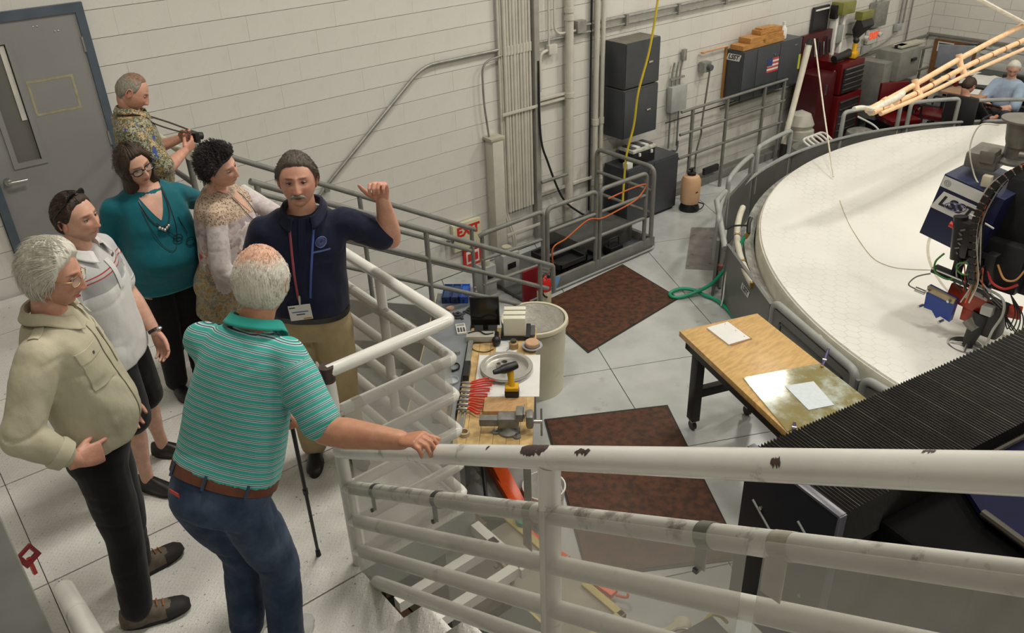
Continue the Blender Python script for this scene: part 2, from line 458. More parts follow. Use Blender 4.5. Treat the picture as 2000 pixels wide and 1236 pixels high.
TAPEY = M('old_yellow_tape_mark', (.34, .31, .20), .6, var=.15, vs=20)
m = rim(MB(), (1.10, 6.9635, 1.31), (1.42, 6.965, 1.565), .017, 1); m.ob('tape_mark', TAPEY, dr, 0)

# ---------------- white guard rail and stair rail (foreground) ----------------
def acrylic():
    m, nt, b = newmat('hazy_acrylic')
    nt.nodes.remove(b); out = nt.nodes['Material Output']
    tr = nt.nodes.new('ShaderNodeBsdfTransparent'); tr.inputs[0].default_value = (.93, .93, .92, 1)
    gl = nt.nodes.new('ShaderNodeBsdfGlossy'); gl.inputs['Roughness'].default_value = .06
    df = nt.nodes.new('ShaderNodeBsdfDiffuse'); df.inputs[0].default_value = (.75, .73, .69, 1)
    a = nt.nodes.new('ShaderNodeMixShader'); a2 = nt.nodes.new('ShaderNodeMixShader')
    hz = noise_s(nt, 3.5, 5, .6) * .20 + .12
    nt.links.new(hz.s, a.inputs[0]); nt.links.new(tr.outputs[0], a.inputs[1]); nt.links.new(df.outputs[0], a.inputs[2])
    a2.inputs[0].default_value = .045
    nt.links.new(a.outputs[0], a2.inputs[1]); nt.links.new(gl.outputs[0], a2.inputs[2])
    nt.links.new(a2.outputs[0], out.inputs[0]); return m
ACR = acrylic()
SL = .59
def zs(z0, y): return z0 + (2.76 - y) * SL      # height on the stair rail
gr = thing('guard_rail', (1.19, 2.74, 0), 'white pipe stair rail and corner guard with clear acrylic panels, beside the deck steps', 'railing')
MB().tube([(1.19, 2.76, -.2), (1.19, 2.76, 1.095)], .03, 16).ob('post', WHITEP, gr)
MB().tube([(1.19, 2.76, 1.05), (1.19, 2.76, 1.122)], .0306, 16).ob('chipped_paint', CHIP, gr)
LV = [1.095, .885, .675, .465, .255, .06]
for k, z in enumerate(LV):
    MB().tube(fillet([(1.19, 2.76, z), (1.82, 2.76, z), (1.82, 5.02, z)], .03, 3), .029 if k == 0 else .027, 16).ob('rail', WHITEP if k != 1 else WHITE2, gr)
for y in (3.38, 4.95): MB().tube([(1.82, y, -.15), (1.82, y, 1.08)], .026, 14).ob('post', WHITEP, gr)
for y in (2.72,): pass
RZ = [.68, .47, .27, .08, -.10]
for k, z in enumerate(RZ):
    y0 = 2.76 if z > .05 else 2.68 - (.05 - z) / SL * .3
    MB().tube([(1.19, y0, zs(z, y0)), (1.19, -1.6, zs(z, -1.6))], .0345 if k == 0 else .03, 24).ob('stair_rail', WHITEP if k != 1 else WHITE2, gr)
for y in (1.365, -.35): MB().tube([(1.19, y, zs(-.45, y)), (1.19, y, zs(.66, y))], .033, 20).ob('post', WHITEP, gr)
# paint chips on the top pipe: thin proud shells
def chip(y, dy, a0, a1, r, seed, z0=.68, sx=1.19):
    random.seed(seed); g_ = []; n = 18
    m = MB(); rows = []
    L = math.hypot(1, SL)
    lo = [a0 + random.uniform(-.12, .12) for _ in range(n + 1)]; hi = [a1 + random.uniform(-.18, .18) for _ in range(n + 1)]
    rows = []
    for i in range(n + 1):
        t = i / n; yy = y - dy / 2 + dy * t; sh = min(1, 5 * t, 5 * (1 - t)) ** .5
        mid = (lo[i] + hi[i]) / 2; hh = (hi[i] - lo[i]) / 2 * sh
        c = V((sx, yy, zs(z0, yy)))
        rows.append([c + V((math.cos(q) * r, math.sin(q) * r * SL / L, math.sin(q) * r / L)) for q in [mid - hh + 2 * hh * j / 6 for j in range(7)]])
    m.quadgrid(rows).ob('chipped_paint', CHIP, gr, 40)
chip(1.40, .115, 1.2, 2.5, .0352, 3); chip(1.20, .055, 1.9, 2.35, .0352, 4); chip(.66, .022, 2.25, 2.75, .0352, 6); chip(1.62, .012, 1.7, 2.1, .0352, 8); chip(.40, .02, 1.4, 1.7, .0352, 9)
for (y, n_) in ((2.46, .03), (1.97, .03), (.82, .04)):
    d = V((0, -1, SL)).normalized(); c = V((1.19, y, zs(.47, y)))
    MB().tube([c - d * n_ / 2, c + d * n_ / 2], .0325, 18).ob('clip', GREYD if n_ < .04 else GREYP, gr)
    m = MB(); m.box(c + V((-.022, 0, -.05)), (.004, .03, .07)); m.box(c + V((-.03, .0, -.085)), (.02, .012, .012)); m.ob('clip_tab', GREYD, gr, 0)
TAPEC = M('translucent_tape', (.42, .40, .33), .35, var=.1, vs=30)
for (y, hh) in ((1.44, .04), (.635, .05)):
    d = V((0, -1, SL)).normalized(); c = V((1.19, y, zs(.47, y)))
    MB().tube([c - d * hh / 2, c + d * hh / 2], .0312, 18).ob('tape_band', TAPEC, gr)
    MB().box(c + V((-.026, 0, -.07)), (.0015, hh, .12)).ob('tape_band', TAPEC, gr, 0)
def slab(pts, nx, th=.004):
    n_ = V(nx) * th
    return MB().rings([[V(p) for p in pts], [V(p) + n_ for p in pts]])
for (ya, yb) in ((2.68, .70), (.66, -1.3)):
    q = [(1.155, ya, zs(.50, ya)), (1.155, yb, zs(.50, yb)), (1.155, yb, zs(-.16, yb)), (1.155, ya, max(.02, zs(-.16, ya)))]
    slab(q, (.004, 0, 0), 1).ob('acrylic_panel', ACR, gr, 0)
slab([(1.22, 2.722, .93), (1.78, 2.722, .93), (1.78, 2.722, .03), (1.22, 2.722, .03)], (0, .004, 0), 1).ob('acrylic_panel', ACR, gr, 0)
slab([(1.785, 2.80, .93), (1.785, 4.9, .93), (1.785, 4.9, .03), (1.785, 2.80, .03)], (.004, 0, 0), 1).ob('acrylic_panel', ACR, gr, 0)
for p in ((1.30, 2.76, .885), (1.72, 2.76, .885)):
    MB().tube([V(p) - V((.022, 0, 0)), V(p) + V((.022, 0, 0))], .0283, 14).ob('tape_band', TAPEC, gr)
# second rail, left of the steps (bottom left corner of the view)
lr = thing('stair_handrail', (.04, 2.7, 0), 'white pipe handrail end left of the steps, next to the grey post', 'railing')
MB().tube([(.04, 2.74, .67), (.04, -1.4, zs(.67, -1.4) - .01)], .0335, 20).ob('stair_rail', WHITEP, lr)
MB().tube([(.04, 2.70, .67), (.04, 2.70, 0)], .028, 16).ob('post', GREYL, lr)
MB().tube([(.04, 2.66, .36), (.04, -1.4, zs(.33, -1.4))], .026, 16).ob('stair_rail', GREYL, lr)
gp = thing('gate_post', (-.09, 2.5, 0), 'tall grey square steel post at the left edge of the deck', 'post')
MB().bb((-.20, 2.44, 0), (-.045, 2.58, 2.0), .006).ob('shaft', GREYL, gp)
MB().bb((-.22, 2.42, 0), (-.02, 2.60, .012), .003).ob('base_plate', GREYL, gp)
RED = M('red_enamel', (.42, .015, .015), .35, var=.1)
DRED = M('dark_red_paint', (.16, .008, .012), .4)
lt = thing('gate_latch', (-.02, 2.6, .97)); lt.parent = gp; lt.location = V((-.02, 2.6, .97)) - gp.location
m = MB(); fr = frame((-.02, 2.585, 1.0), (.8, .35, .25), (0, .2, 1))
for a, b_ in (((-.03, -.028), (.03, -.012)), ((-.03, .018), (.03, .028)), ((-.03, -.012), (-.014, .018)), ((.018, -.012), (.03, .018))):
    m.prism([(a[0], a[1]), (b_[0], a[1]), (b_[0], b_[1]), (a[0], b_[1])], -.006, .006, fr)
m.ob('latch_plate', DRED, lt, 30)
MB().box((-.022, 2.585, .955), (.012, .012, .07), .3).ob('latch_arm', RED, lt)

# guard on the deck edge behind the stair opening, and the start of the lower flight
g2 = thing('deck_edge_rail', (1.8, 6.4, 0), 'pale cream topped handrail on the deck edge beside the man with the camera', 'railing')
CREAM = M('cream_pipe', (.60, .58, .47), .35)
MB().tube([(1.80, 5.90, 1.095), (1.80, 6.9, 1.095)], .027, 14).ob('rail', CREAM, g2)
for z in (.88, .67, .46, .25): MB().tube([(1.80, 5.94, z), (1.80, 6.9, z)], .021, 12).ob('rail', GREYP, g2)
for y in (5.94, 6.9): MB().tube([(1.80, y, 0), (1.80, y, 1.08)], .022, 12).ob('post', GREYP, g2)

# ---------------- lower flight along the wall, grey ----------------
ls = thing('staircase', (3.0, 5.5, FZ), 'grey steel staircase going down along the wall behind the guide', 'stairs')
S2 = .575
PERF = M('grey_tread_plate', (.30, .29, .27), .45, var=.1, vs=12, bs=90, bst=.5)
for n in range(7):
    x = 1.86 + .315 * n; z = -.16 - .18 * n
    MB().bb((x, 5.05, z - .03), (x + .30, 5.95, z), .004).ob('tread', PERF, ls, 0)
for y in (5.02, 5.98):
    m = MB(); pts = [(1.84, -.02), (1.84, -.26), (3.95, FZ), (4.35, FZ), (4.35, FZ + .1)]
    m.rings([[V((a, y - .01, b_)) for a, b_ in pts], [V((a, y + .01, b_)) for a, b_ in pts]]).ob('stringer', GREYP, ls, 0)
def hz(x, z0=1.14): return z0 - (x - 1.86) * S2
for y, xe in ((5.0, 4.43), (6.0, 4.32)):
    for k, dz in enumerate((0, -.24, -.47)):
        x1 = xe - (.0 if k == 0 else .06)
        P = [(1.86, y, hz(1.86) + dz), (x1, y, hz(x1) + dz)]
        if k == 0 and y == 5.0: P = fillet(P + [(xe + .01, y, hz(x1) - .26)], .02)
        MB().tube(P, .022 if k == 0 else .019, 12).ob('handrail', GREYP, ls)
    for x in (1.9, 3.14, 4.28): MB().tube([(x, y, hz(x) - 1.12 if x < 4.2 else FZ), (x, y, hz(x))], .02, 12).ob('baluster', GREYP, ls)
WCON = M('painted_conduit', (.55, .53, .46), .45, var=.06, vs=8)
GALV = M('galvanised_steel', (.30, .30, .28), .4, .5, var=.15, vs=14)
BLK = M('black_plastic', (.012, .012, .013), .4)
BLKM = M('black_steel', (.018, .018, .02), .5, var=.2)
CHAR = M('charcoal_cabinet', (.045, .05, .058), .42, var=.08, vs=4)
def pal(name, c, r=.45, **k): return M(name, c, r, **k)
WHT = pal('white_plastic', (.72, .71, .67), .4)
# ---------------- pipes and fittings on the long wall ----------------
t = thing('conduit_bundle', (5.66, 6.94, FZ), 'bundle of many cream vertical conduits running up the wall', 'conduit')
for k in range(9):
    x = 5.50 + .042 * k
    MB().tube([(x, 6.93, FZ + .55), (x, 6.93, 3.4)], .0165 if k % 3 else .021, 10).ob('conduit', WCON, t)
    MB().cyl((x, 6.93, 1.02), (x, 6.93, 1.11), .024, n=10).ob('coupling', WCON, t)
for z in (.40, -1.0): MB().bb((5.42, 6.895, z), (5.92, 6.905, z + .035), .004).ob('strap', WCON, t)
for k, x in enumerate((5.44, 5.47)):
    MB().tube(fillet([(x, 6.95, 3.4), (x, 6.95, -.75), (x + .07, 6.9, -1.0), (x + .07, 6.9, -1.2)], .1), .013, 8).ob('conduit', WCON, t)
tag(MB().bb((5.885, 6.90, FZ + .1), (5.955, 6.975, 3.4), .004).ob('steel_channel', M('grey_channel', (.30, .29, .26), .5)), 'grey vertical steel channel right of the conduit bundle', 'channel')  # channel in one even mid grey
t = thing('standpipe', (6.40, 6.92, FZ), 'thick cream vertical pipe on the wall between conduit bundle and dark cabinets', 'pipe')
MB().tube([(6.40, 6.92, -1.2), (6.40, 6.92, 3.4)], .048, 16).ob('pipe', WCON, t)
for z in (-.9, .42, 1.25, 1.33): MB().cyl((6.40, 6.92, z), (6.40, 6.92, z + .05), .058, n=16).ob('collar', WCON, t)
t = thing('twin_pipes', (6.9, 6.93, FZ), 'pair of cream vertical pipes just left of the dark wall cabinets', 'pipe')
for x, r in ((6.83, .034), (6.93, .026)):
    MB().tube([(x, 6.93, FZ + .05), (x, 6.93, 3.4)], r, 14).ob('pipe', WCON, t)
    for z in (-.75, .0): MB().cyl((x, 6.93, z), (x, 6.93, z + .07), r * 1.3, n=14).ob('coupling', WCON, t)
tag(MB().tube([(6.76, 6.95, FZ + .2), (6.76, 6.95, 3.4)], .012, 8).ob('black_cable', BLK), 'thin black cable running down beside the cream pipes', 'cable')
t = thing('strut_rails', (8, 6.95, 1), 'two long grey conduits running along the wall above the dark cabinets', 'conduit')
for z, x0 in ((1.075, 5.95), (1.155, 6.6)): MB().tube([(x0, 6.955, z), (12.9, 6.955, z)], .014, 8).ob('conduit', GALV, t)
for x in (7.3, 8.2, 9.1, 10.5): MB().bb((x, 6.93, 1.05), (x + .04, 6.97, 1.18)).ob('clip', GALV, t, 0)
t = thing('strut_bracket', (6.1, 6.93, .4), 'short double strut bar between conduit bundle and standpipe', 'bracket')
for z in (.40, .45): MB().bb((5.95, 6.93, z), (6.36, 6.965, z + .022)).ob('bar', WCON, t, 0)
tag(MB().bb((5.95, 6.93, -.66), (6.8, 6.96, -.63)).ob('strut_bar', WCON), 'lower strut bar on the wall crossing the standpipe', 'bracket')
t = thing('junction_box', (6.57, 6.93, 1.1), 'small grey junction box beside the top of the standpipe', 'electrical box')
MB().bb((6.51, 6.90, 1.09), (6.64, 6.975, 1.22), .005).ob('housing', GALV, t)
MB().tube(fillet([(6.52, 6.94, 1.12), (6.2, 6.94, 1.12), (6.2, 6.94, 1.9), (6.2, 6.94, 3.4)], .12), .014, 8).ob('conduit', WCON, t)
t = thing('curved_conduit', (6.0, 6.94, .9), 'cream conduit curving out of the channel into a small box', 'conduit')
MB().tube(fillet([(6.14, 6.94, .98), (5.99, 6.94, .96), (5.99, 6.94, .55)], .08), .018, 10).ob('conduit', WCON, t)
MB().bb((6.10, 6.91, .93), (6.22, 6.97, 1.03), .006).ob('box', WCON, t)
MB().tube([(6.12, 6.94, 1.03), (6.12, 6.94, 3.4)], .012, 8).ob('conduit', WCON, t)
t = thing('angled_conduit', (4.3, 6.95, .6), 'long grey conduit sloping up the left wall behind the guide', 'conduit')
MB().tube(fillet([(3.22, 6.955, .10), (3.34, 6.955, .20), (4.50, 6.955, 1.085), (5.44, 6.955, 1.085)], .16), .017, 10).ob('conduit', GALV, t)
MB().bb((3.28, 6.93, .12), (3.33, 6.97, .18)).ob('clip', GALV, t, 0)
t = thing('cable_duct', (5.29, 6.9, FZ), 'tall narrow cream cable duct with a conduit looping into its top', 'cable duct')
MB().bb((5.225, 6.84, -1.12), (5.37, 6.975, .20), .004).ob('duct', WCON, t)
MB().bb((5.20, 6.83, .185), (5.39, 6.98, .215), .003).ob('cap', M('aged_cream', (.42, .40, .31), .5), t)
MB().tube(fillet([(5.25, 6.93, .2), (5.20, 6.93, .60), (5.20, 6.93, 1.00), (5.46, 6.93, 1.03)], .12), .011, 8).ob('conduit', GALV, t)
tag(MB().tube(bez([(5.93, 6.9, .9), (5.93, 6.88, .1), (6.02, 6.86, -.25), (6.22, 6.84, -.72), (6.44, 6.8, -.95), (6.68, 6.7, -1.12)]), .013, 8).ob('black_hose', BLK), 'black hose hanging from the channel down to the trays', 'hose')
# two stacked wall cabinets
for k, (z0, z1, lb) in enumerate(((.42, .93, 'upper of the two charcoal cabinets hung on the wall'), (-.17, .40, 'lower of the two charcoal cabinets hung on the wall'))):
    t = thing('hanging_cabinet', (7.25, 6.8, z0), lb, 'cabinet', 'stacked wall cabinets')
    MB().bb((7.02, 6.665, z0), (7.60, 6.985, z1), .008).ob('body', CHAR, t)
    MB().bb((7.03, 6.655, z0 + .01), (7.59, 6.664, z1 - .01), .003).ob('door', CHAR, t)
    MB().bb((7.40, 6.642, (z0 + z1) / 2 - .01), (7.47, 6.656, (z0 + z1) / 2 + .012), .003).ob('handle', STEEL, t)
    MB().bb((7.022, 6.67, z1), (7.598, 6.98, z1 + .004)).ob('dusty_top', M('dusty_top', (.16, .145, .12), .7), t, 0)
t = thing('steel_cabinet', (7.48, 6.8, FZ), 'large charcoal steel cabinet standing on the floor under the wall cabinets', 'cabinet')
MB().bb((7.03, 6.575, FZ + .03), (7.95, 6.96, -.53), .008).ob('body', CHAR, t)
MB().bb((7.04, 6.563, FZ + .05), (7.49, 6.574, -.55), .003).ob('door', CHAR, t)
MB().bb((7.50, 6.563, FZ + .05), (7.94, 6.574, -.55), .003).ob('door', CHAR, t)
m = MB(); m.bb((7.44, 6.55, -.92), (7.47, 6.565, -.84), .003); m.cyl((7.455, 6.56, -.88), (7.455, 6.54, -.88), .013); m.ob('handle', STEEL, t)
MB().bb((7.40, 6.555, -.67), (7.48, 6.563, -.62)).ob('name_plate', GREYD, t, 0)
MB().bb((7.05, 6.6, FZ), (7.93, 6.94, FZ + .03)).ob('plinth', BLKM, t, 0)
t = thing('parts_organizer', (7.4, 6.72, -.53), 'clear-lidded black parts organizer on top of the floor cabinet', 'toolbox')
MB().bb((7.17, 6.62, -.53), (7.56, 6.86, -.37), .012).ob('body', BLK, t)
LIDC = M('clear_lid', (.50, .50, .44), .15, var=.3, vs=25)
MB().bb((7.16, 6.61, -.37), (7.57, 6.87, -.33), .012).ob('lid', LIDC, t)
for k in range(5): MB().bb((7.19 + .075 * k, 6.65, -.33), (7.25 + .075 * k, 6.83, -.315), .004).ob('compartment', (GREYD, WHT)[k % 2], t)
for x in (7.26, 7.47): MB().bb((x, 6.60, -.42), (x + .03, 6.62, -.38), .003).ob('latch', WHT, t)
tag(MB().bb((7.06, 6.60, -.53), (7.15, 6.68, -.46), .004).ob('small_box', WHT), 'small white box left of the parts organizer', 'box')
t = thing('garden_sprayer', (8.05, 6.42, FZ), 'peach plastic pump sprayer bottle with black foot beside the floor cabinet', 'sprayer')
PEACH = M('peach_plastic', (.62, .38, .22), .4, var=.05)
MB().lathe([(0, .10), (.115, .10), (.125, .14), (.125, .40), (.10, .45), (.05, .47), (0, .475)], (8.05, 6.42, FZ), 24).ob('tank', PEACH, t)
MB().lathe([(0, 0), (.13, 0), (.13, .03), (.10, .11), (0, .11)], (8.05, 6.42, FZ), 24).ob('foot', BLK, t)
MB().lathe([(0, .46), (.055, .46), (.055, .50), (.02, .51), (.02, .56), (0, .56)], (8.05, 6.42, FZ), 20).ob('cap', BLK, t)
MB().tube(fillet([(8.0, 6.42, FZ + .55), (8.1, 6.42, FZ + .55)], .01), .012, 8).ob('pump_handle', BLK, t)
MB().tube(bez([(8.08, 6.30, FZ + .12), (8.15, 6.27, FZ + .08), (8.05, 6.25, FZ + .05), (7.98, 6.30, FZ + .1)]), .008, 8).ob('spray_hose', BLK, t)
MB().sph((8.03, 6.297, FZ + .27), (.028, .003, .010), 14, 8).ob('dark_mark', BLK, t)
# electrical box, plug
t = thing('electrical_box', (8.26, 6.93, -.15), 'light grey electrical box with conduits right of the wall cabinets', 'electrical box')
EB = M('grey_box_paint', (.36, .37, .36), .45)
MB().bb((8.13, 6.89, -.13), (8.42, 6.975, .19), .006).ob('box', EB, t)
for x in (8.18, 8.26, 8.33): MB().tube(fillet([(x, 6.95, .19), (x, 6.95, .36), (x + .03, 6.95, .48)], .05), .012, 8).ob('conduit', GALV, t)
for x in (8.19, 8.35): MB().tube([(x, 6.95, -.13), (x, 6.95, -.62)], .012, 8).ob('conduit', GALV, t)
MB().bb((8.14, 6.93, .27), (8.40, 6.96, .295)).ob('strut', GALV, t, 0)
MB().bb((8.34, 6.92, .48), (8.40, 6.965, .62), .004).ob('switch', GALV, t)
MB().tube(bez([(8.35, 6.93, -.55), (8.3, 6.9, -.66), (8.2, 6.9, -.64), (8.15, 6.92, -.68)]), .012, 8).ob('cable', GREYD, t)
t = thing('power_plug', (8.79, 6.92, .33), 'dark grey round plug with a cable hanging down to the floor', 'plug')
MB().bb((8.71, 6.88, .27), (8.86, 6.975, .40), .01).ob('box', GALV, t)
MB().cyl((8.80, 6.89, .335), (8.80, 6.83, .33), .045, .038, 18).ob('plug', GREYD, t)
MB().tube(bez([(8.80, 6.86, .28), (8.77, 6.86, .0), (8.75, 6.88, -.42), (8.78, 6.9, -.55), (8.71, 6.9, -.8), (8.69, 6.88, -1.15)]), .012, 8).ob('cable', M('grey_cable', (.16, .155, .14), .5), t)
OR = M('orange_pale_pipe', (.55, .30, .15), .5)
t = thing('orange_pipe', (8.9, 6.94, .5), 'thin pale orange pipe stub above the wall plug', 'pipe')
MB().tube([(8.74, 6.94, .52), (9.24, 6.94, .52)], .012, 8).ob('pipe', OR, t)
MB().lathe([(0, 0), (.035, 0), (.035, .02), (0, .02)], (8.73, 6.93, .51), 14).ob('flange', OR, t)
# guard rail along the wall
t = thing('guard_rail', (9.5, 6.655, FZ), 'dark grey pipe guard rail along the wall under the flag cabinet', 'railing')
for z in (-.05, -.34, -.65): MB().tube([(8.05, 6.655, z), (10.25, 6.655, z)], .019, 10).ob('rail', GREYP, t)
for x in (8.27, 8.96, 9.76, 10.2): MB().bb((x - .018, 6.64, FZ), (x + .018, 6.67, -.04)).ob('post', GREYP, t, 0)
MB().tube([(8.05, 6.90, -.24), (10.66, 6.90, -.24)], .008, 8).ob('cable', BLK, t)
MB().bb((8.8, 6.80, FZ + .16), (9.1, 6.84, FZ + .25)).ob('foot_plate', BLKM, t, 0)
# flag cabinet
def rhomb_sign(par, mt, w_, h_, col, txtmat, bgmat, lt_size, name='logo_plate'):
    """LSST badge: slanted plate with dark outline letters"""
    sh = h_ * .35
    q = [(-w_ / 2 - sh / 2, -h_ / 2), (w_ / 2 - sh / 2, -h_ / 2), (w_ / 2 + sh / 2, h_ / 2), (-w_ / 2 + sh / 2, h_ / 2)]
    k = 1.0
    MB().prism(q, 0, .002, mt).ob(name, bgmat, par, 0)
    fr = MB(); e = h_ * .10
    ins = [(-w_ / 2 - sh / 2 + e * 1.4, -h_ / 2 + e), (w_ / 2 - sh / 2 - e * .8, -h_ / 2 + e), (w_ / 2 + sh / 2 - e * 1.4, h_ / 2 - e), (-w_ / 2 + sh / 2 + e * .8, h_ / 2 - e)]
    text('lettering', 'LSST', lt_size, mt @ Matrix.Translation((0, 0, .0025)), txtmat, par, lt_size * .035, .0006, .3, 1.0)
INK = M('black_ink', (.015, .015, .02), .5); WSIGN = M('white_sign', (.66, .66, .64), .5, var=.03)
t = thing('flag_cabinet', (9.8, 6.83, -.2), 'charcoal wall cabinet carrying a small flag sticker and a white badge', 'cabinet')
MB().bb((9.26, 6.70, -.17), (10.56, 6.985, .47), .008).ob('body', CHAR, t)
for (a, b_) in ((9.27, 9.55), (9.56, 10.05), (10.06, 10.55)): MB().bb((a, 6.69, -.16), (b_, 6.701, .46), .003).ob('door', CHAR, t)
PLY = M('plywood_edge', (.36, .17, .04), .5)
MB().bb((9.235, 6.955, -.17), (9.258, 6.985, .50), .002).ob('wood_side', PLY, t, 0)
rhomb_sign(t, frame((9.257, 6.845, .385), (0, -1, 0), (0, 0, 1)), .21, .085, None, INK, WSIGN, .082)
FLR = M('flag_red', (.5, .06, .05), .5, var=.03); FLB = M('flag_blue', (.03, .05, .18), .5)
c0 = (9.79, 6.688, .11)
for k in range(7): MB().bb((c0[0], 6.686, c0[2] + .026 * k), (c0[0] + .25, 6.689, c0[2] + .026 * k + .0245)).ob('flag_stripe', FLR if k % 2 == 0 else WSIGN, t, 0)
MB().bb((c0[0], 6.684, c0[2] + .085), (c0[0] + .11, 6.687, c0[2] + .181)).ob('flag_canton', FLB, t, 0)
MB().bb((10.38, 6.686, .38), (10.44, 6.689, .395)).ob('lock', STEEL, t, 0)
MB().cyl((9.92, 6.688, .34), (9.92, 6.67, .34), .01).ob('knob', STEEL, t)
MB().bb((10.50, 6.684, .04), (10.55, 6.689, .24)).ob('caution_tag', M('lime_tag', (.38, .42, .05), .5), t, 0)
OAK = M('oiled_oak', (.42, .20, .055), .45, var=.25, vs=9, st=(1, 8, 8))
t = thing('wooden_tray', (9.75, 6.82, .47), 'long honey-brown wooden case lying on the flag cabinet', 'case')
MB().bb((9.27, 6.72, .475), (10.16, 6.93, .54), .005).ob('base', OAK, t)
MB().bb((9.42, 6.73, .54), (10.14, 6.92, .61), .005).ob('lid', OAK, t)
MB().bb((9.70, 6.715, .52), (9.74, 6.722, .56)).ob('clasp', M('brass', (.45, .30, .08), .35, .9), t, 0)
t = thing('wooden_box', (10.15, 6.82, .61), 'small wooden box topmost on the long wooden case', 'case')
MB().bb((9.66, 6.75, .612), (10.13, 6.90, .67), .005).ob('base', OAK, t)
MB().bb((9.70, 6.77, .67), (10.0, 6.88, .69), .003).ob('lid', OAK, t)
t = thing('white_jug', (10.28, 6.83, .47), 'small white bottle standing right of the wooden boxes', 'bottle')
MB().lathe([(0, 0), (.045, 0), (.048, .02), (.048, .13), (.02, .165), (.02, .19), (0, .19)], (10.28, 6.83, .472), 18).ob('bottle', WHT, t)
MB().cyl((10.28, 6.83, .66), (10.28, 6.83, .69), .024, n=14).ob('cap', WHT, t)

# yellow air hose hanging in front of the cabinets
YEL = M('yellow_hose', (.52, .40, .02), .4, var=.1)
tag(MB().tube(bez([(7.36, 6.45, 2.2), (7.22, 6.40, 1.42), (7.10, 6.38, .9), (6.95, 6.38, .46), (6.90, 6.38, .10), (6.80, 6.38, -.22), (6.74, 6.35, -.55), (6.68, 6.30, -.75)], 10), .013, 10).ob('air_hose', YEL), 'yellow air hose hanging in front of the two wall cabinets', 'hose')

# exit sign behind the stair
RI = M('exit_red', (.58, .03, .02), .5, var=.05)
t = thing('exit_light', (4.85, 6.95, -.9), 'pale exit sign with red letters and a round lamp, low behind the stair rails', 'exit sign')
MB().bb((4.70, 6.93, -.98), (5.08, 6.985, -.66), .006).ob('panel', M('cream_sign', (.60, .57, .40), .5), t)
text('lettering', 'EXIT', .15, frame((4.90, 6.926, -.76), (1, 0, 0), (0, 0, 1)), RI, t, .006)
MB().sph((4.62, 6.90, -.80), (.06, .05, .07), 18, 12).ob('lamp_head', M('chrome_bowl', (.7, .7, .7), .12, 1), t)
t = thing('red_sign', (4.95, 6.96, -1.2), 'small red-framed sign under the pale exit sign', 'sign')
MB().bb((4.84, 6.96, -1.23), (5.08, 6.985, -1.0), .003).ob('board', RI, t, 0)
MB().bb((4.87, 6.955, -1.19), (5.05, 6.96, -1.04), .002).ob('pale_field', WHT, t, 0)
for (a, b_) in ((4.89, 4.94), (4.98, 5.03)): MB().bb((a, 6.951, -1.16), (b_, 6.955, -1.07)).ob('red_mark', RI, t, 0)

# far exit sign, strobes, boxes near the far corner
t = thing('exit_sign', (12.85, 6.92, 0), 'small lit orange exit sign with two lamp heads near the far corner', 'exit sign')
MB().bb((12.72, 6.92, -.02), (12.98, 6.975, .2), .006).ob('housing', WHT, t)
E_, nt, b = newmat('lit_orange'); b.inputs['Base Color'].default_value = (.8, .08, .02, 1); b.inputs['Emission Color'].default_value = (1, .10, .03, 1); b.inputs['Emission Strength'].default_value = .5
text('lettering', 'EXIT', .13, frame((12.86, 6.915, .1), (1, 0, 0), (0, 0, 1)), E_, t, .008)
for x in (12.66, 13.05): MB().cyl((x, 6.95, .10), (x, 6.89, .08), .035, .04, 14).ob('lamp_head', WHT, t)
MB().bb((12.66, 6.93, -.16), (12.84, 6.975, -.03), .005).ob('battery_box', EB, t)
t = thing('electrical_box', (12.9, 6.92, .2), 'grey steel wall box above the far exit sign', 'electrical box')
MB().bb((12.70, 6.86, .24), (13.06, 6.975, .60), .006).ob('box', GALV, t)
for x in (12.8, 12.97): MB().tube([(x, 6.94, .6), (x, 6.94, 2.5)], .014, 8).ob('conduit', GALV, t)
t = thing('horn_lamp', (12.3, 6.85, .2), 'olive and black flood lamp on a bracket right of the pole', 'lamp')
m = MB(); m.rings([[V((12.12, 6.80, .54)), V((12.42, 6.80, .54)), V((12.42, 6.70, .36)), V((12.12, 6.70, .36))], [V((12.22, 6.93, .28)), V((12.34, 6.93, .28)), V((12.34, 6.88, .14)), V((12.22, 6.88, .14))]]); m.ob('housing', BLKM, t, 0)
MB().bb((12.11, 6.74, .45), (12.43, 6.86, .57), .004).ob('lens_rim', M('olive_glass', (.20, .20, .05), .2), t)
MB().tube([(12.15, 6.98, .22), (12.2, 6.9, .22), (12.28, 6.9, .22)], .014, 8).ob('bracket', BLKM, t)
t = thing('conduits', (13.8, 6.94, 0), 'grey conduits dropping to a small box near the far corner', 'conduit')
for x, zb in ((13.62, .16), (13.75, .16), (13.95, -.22)): MB().tube([(x, 6.94, zb), (x, 6.94, 2.4)], .015, 8).ob('conduit', GALV, t)
MB().bb((13.55, 6.91, .06), (13.70, 6.975, .17), .004).ob('box', EB, t)
MB().tube(bez([(13.6, 6.93, .06), (13.3, 6.93, -.06), (12.9, 6.93, -.12), (12.3, 6.93, -.18), (11.9, 6.93, -.12)]), .012, 8).ob('cable', GALV, t)
tag(MB().bb((11.9, 6.95, -.20), (14.75, 6.985, -.165)).ob('trim_2', MATS['dark_trim']), kind='structure')
tag(MB().bb((9.25, 6.965, -.33), (11.5, 6.99, -.31)).ob('trim_3', MATS['dark_trim']), kind='structure')
t = thing('paper_notice', (14.45, 6.97, -.2), 'white paper notice with black letters in the far corner', 'notice')
MB().bb((14.18, 6.97, -.36), (14.68, 6.985, -.20)).ob('paper', WSIGN, t, 0)
for i, wd in enumerate((.08, .05, .10, .07)): MB().bb((14.2 + .12 * i, 6.965, -.31), (14.2 + .12 * i + wd, 6.969, -.25)).ob('mark', INK, t, 0)
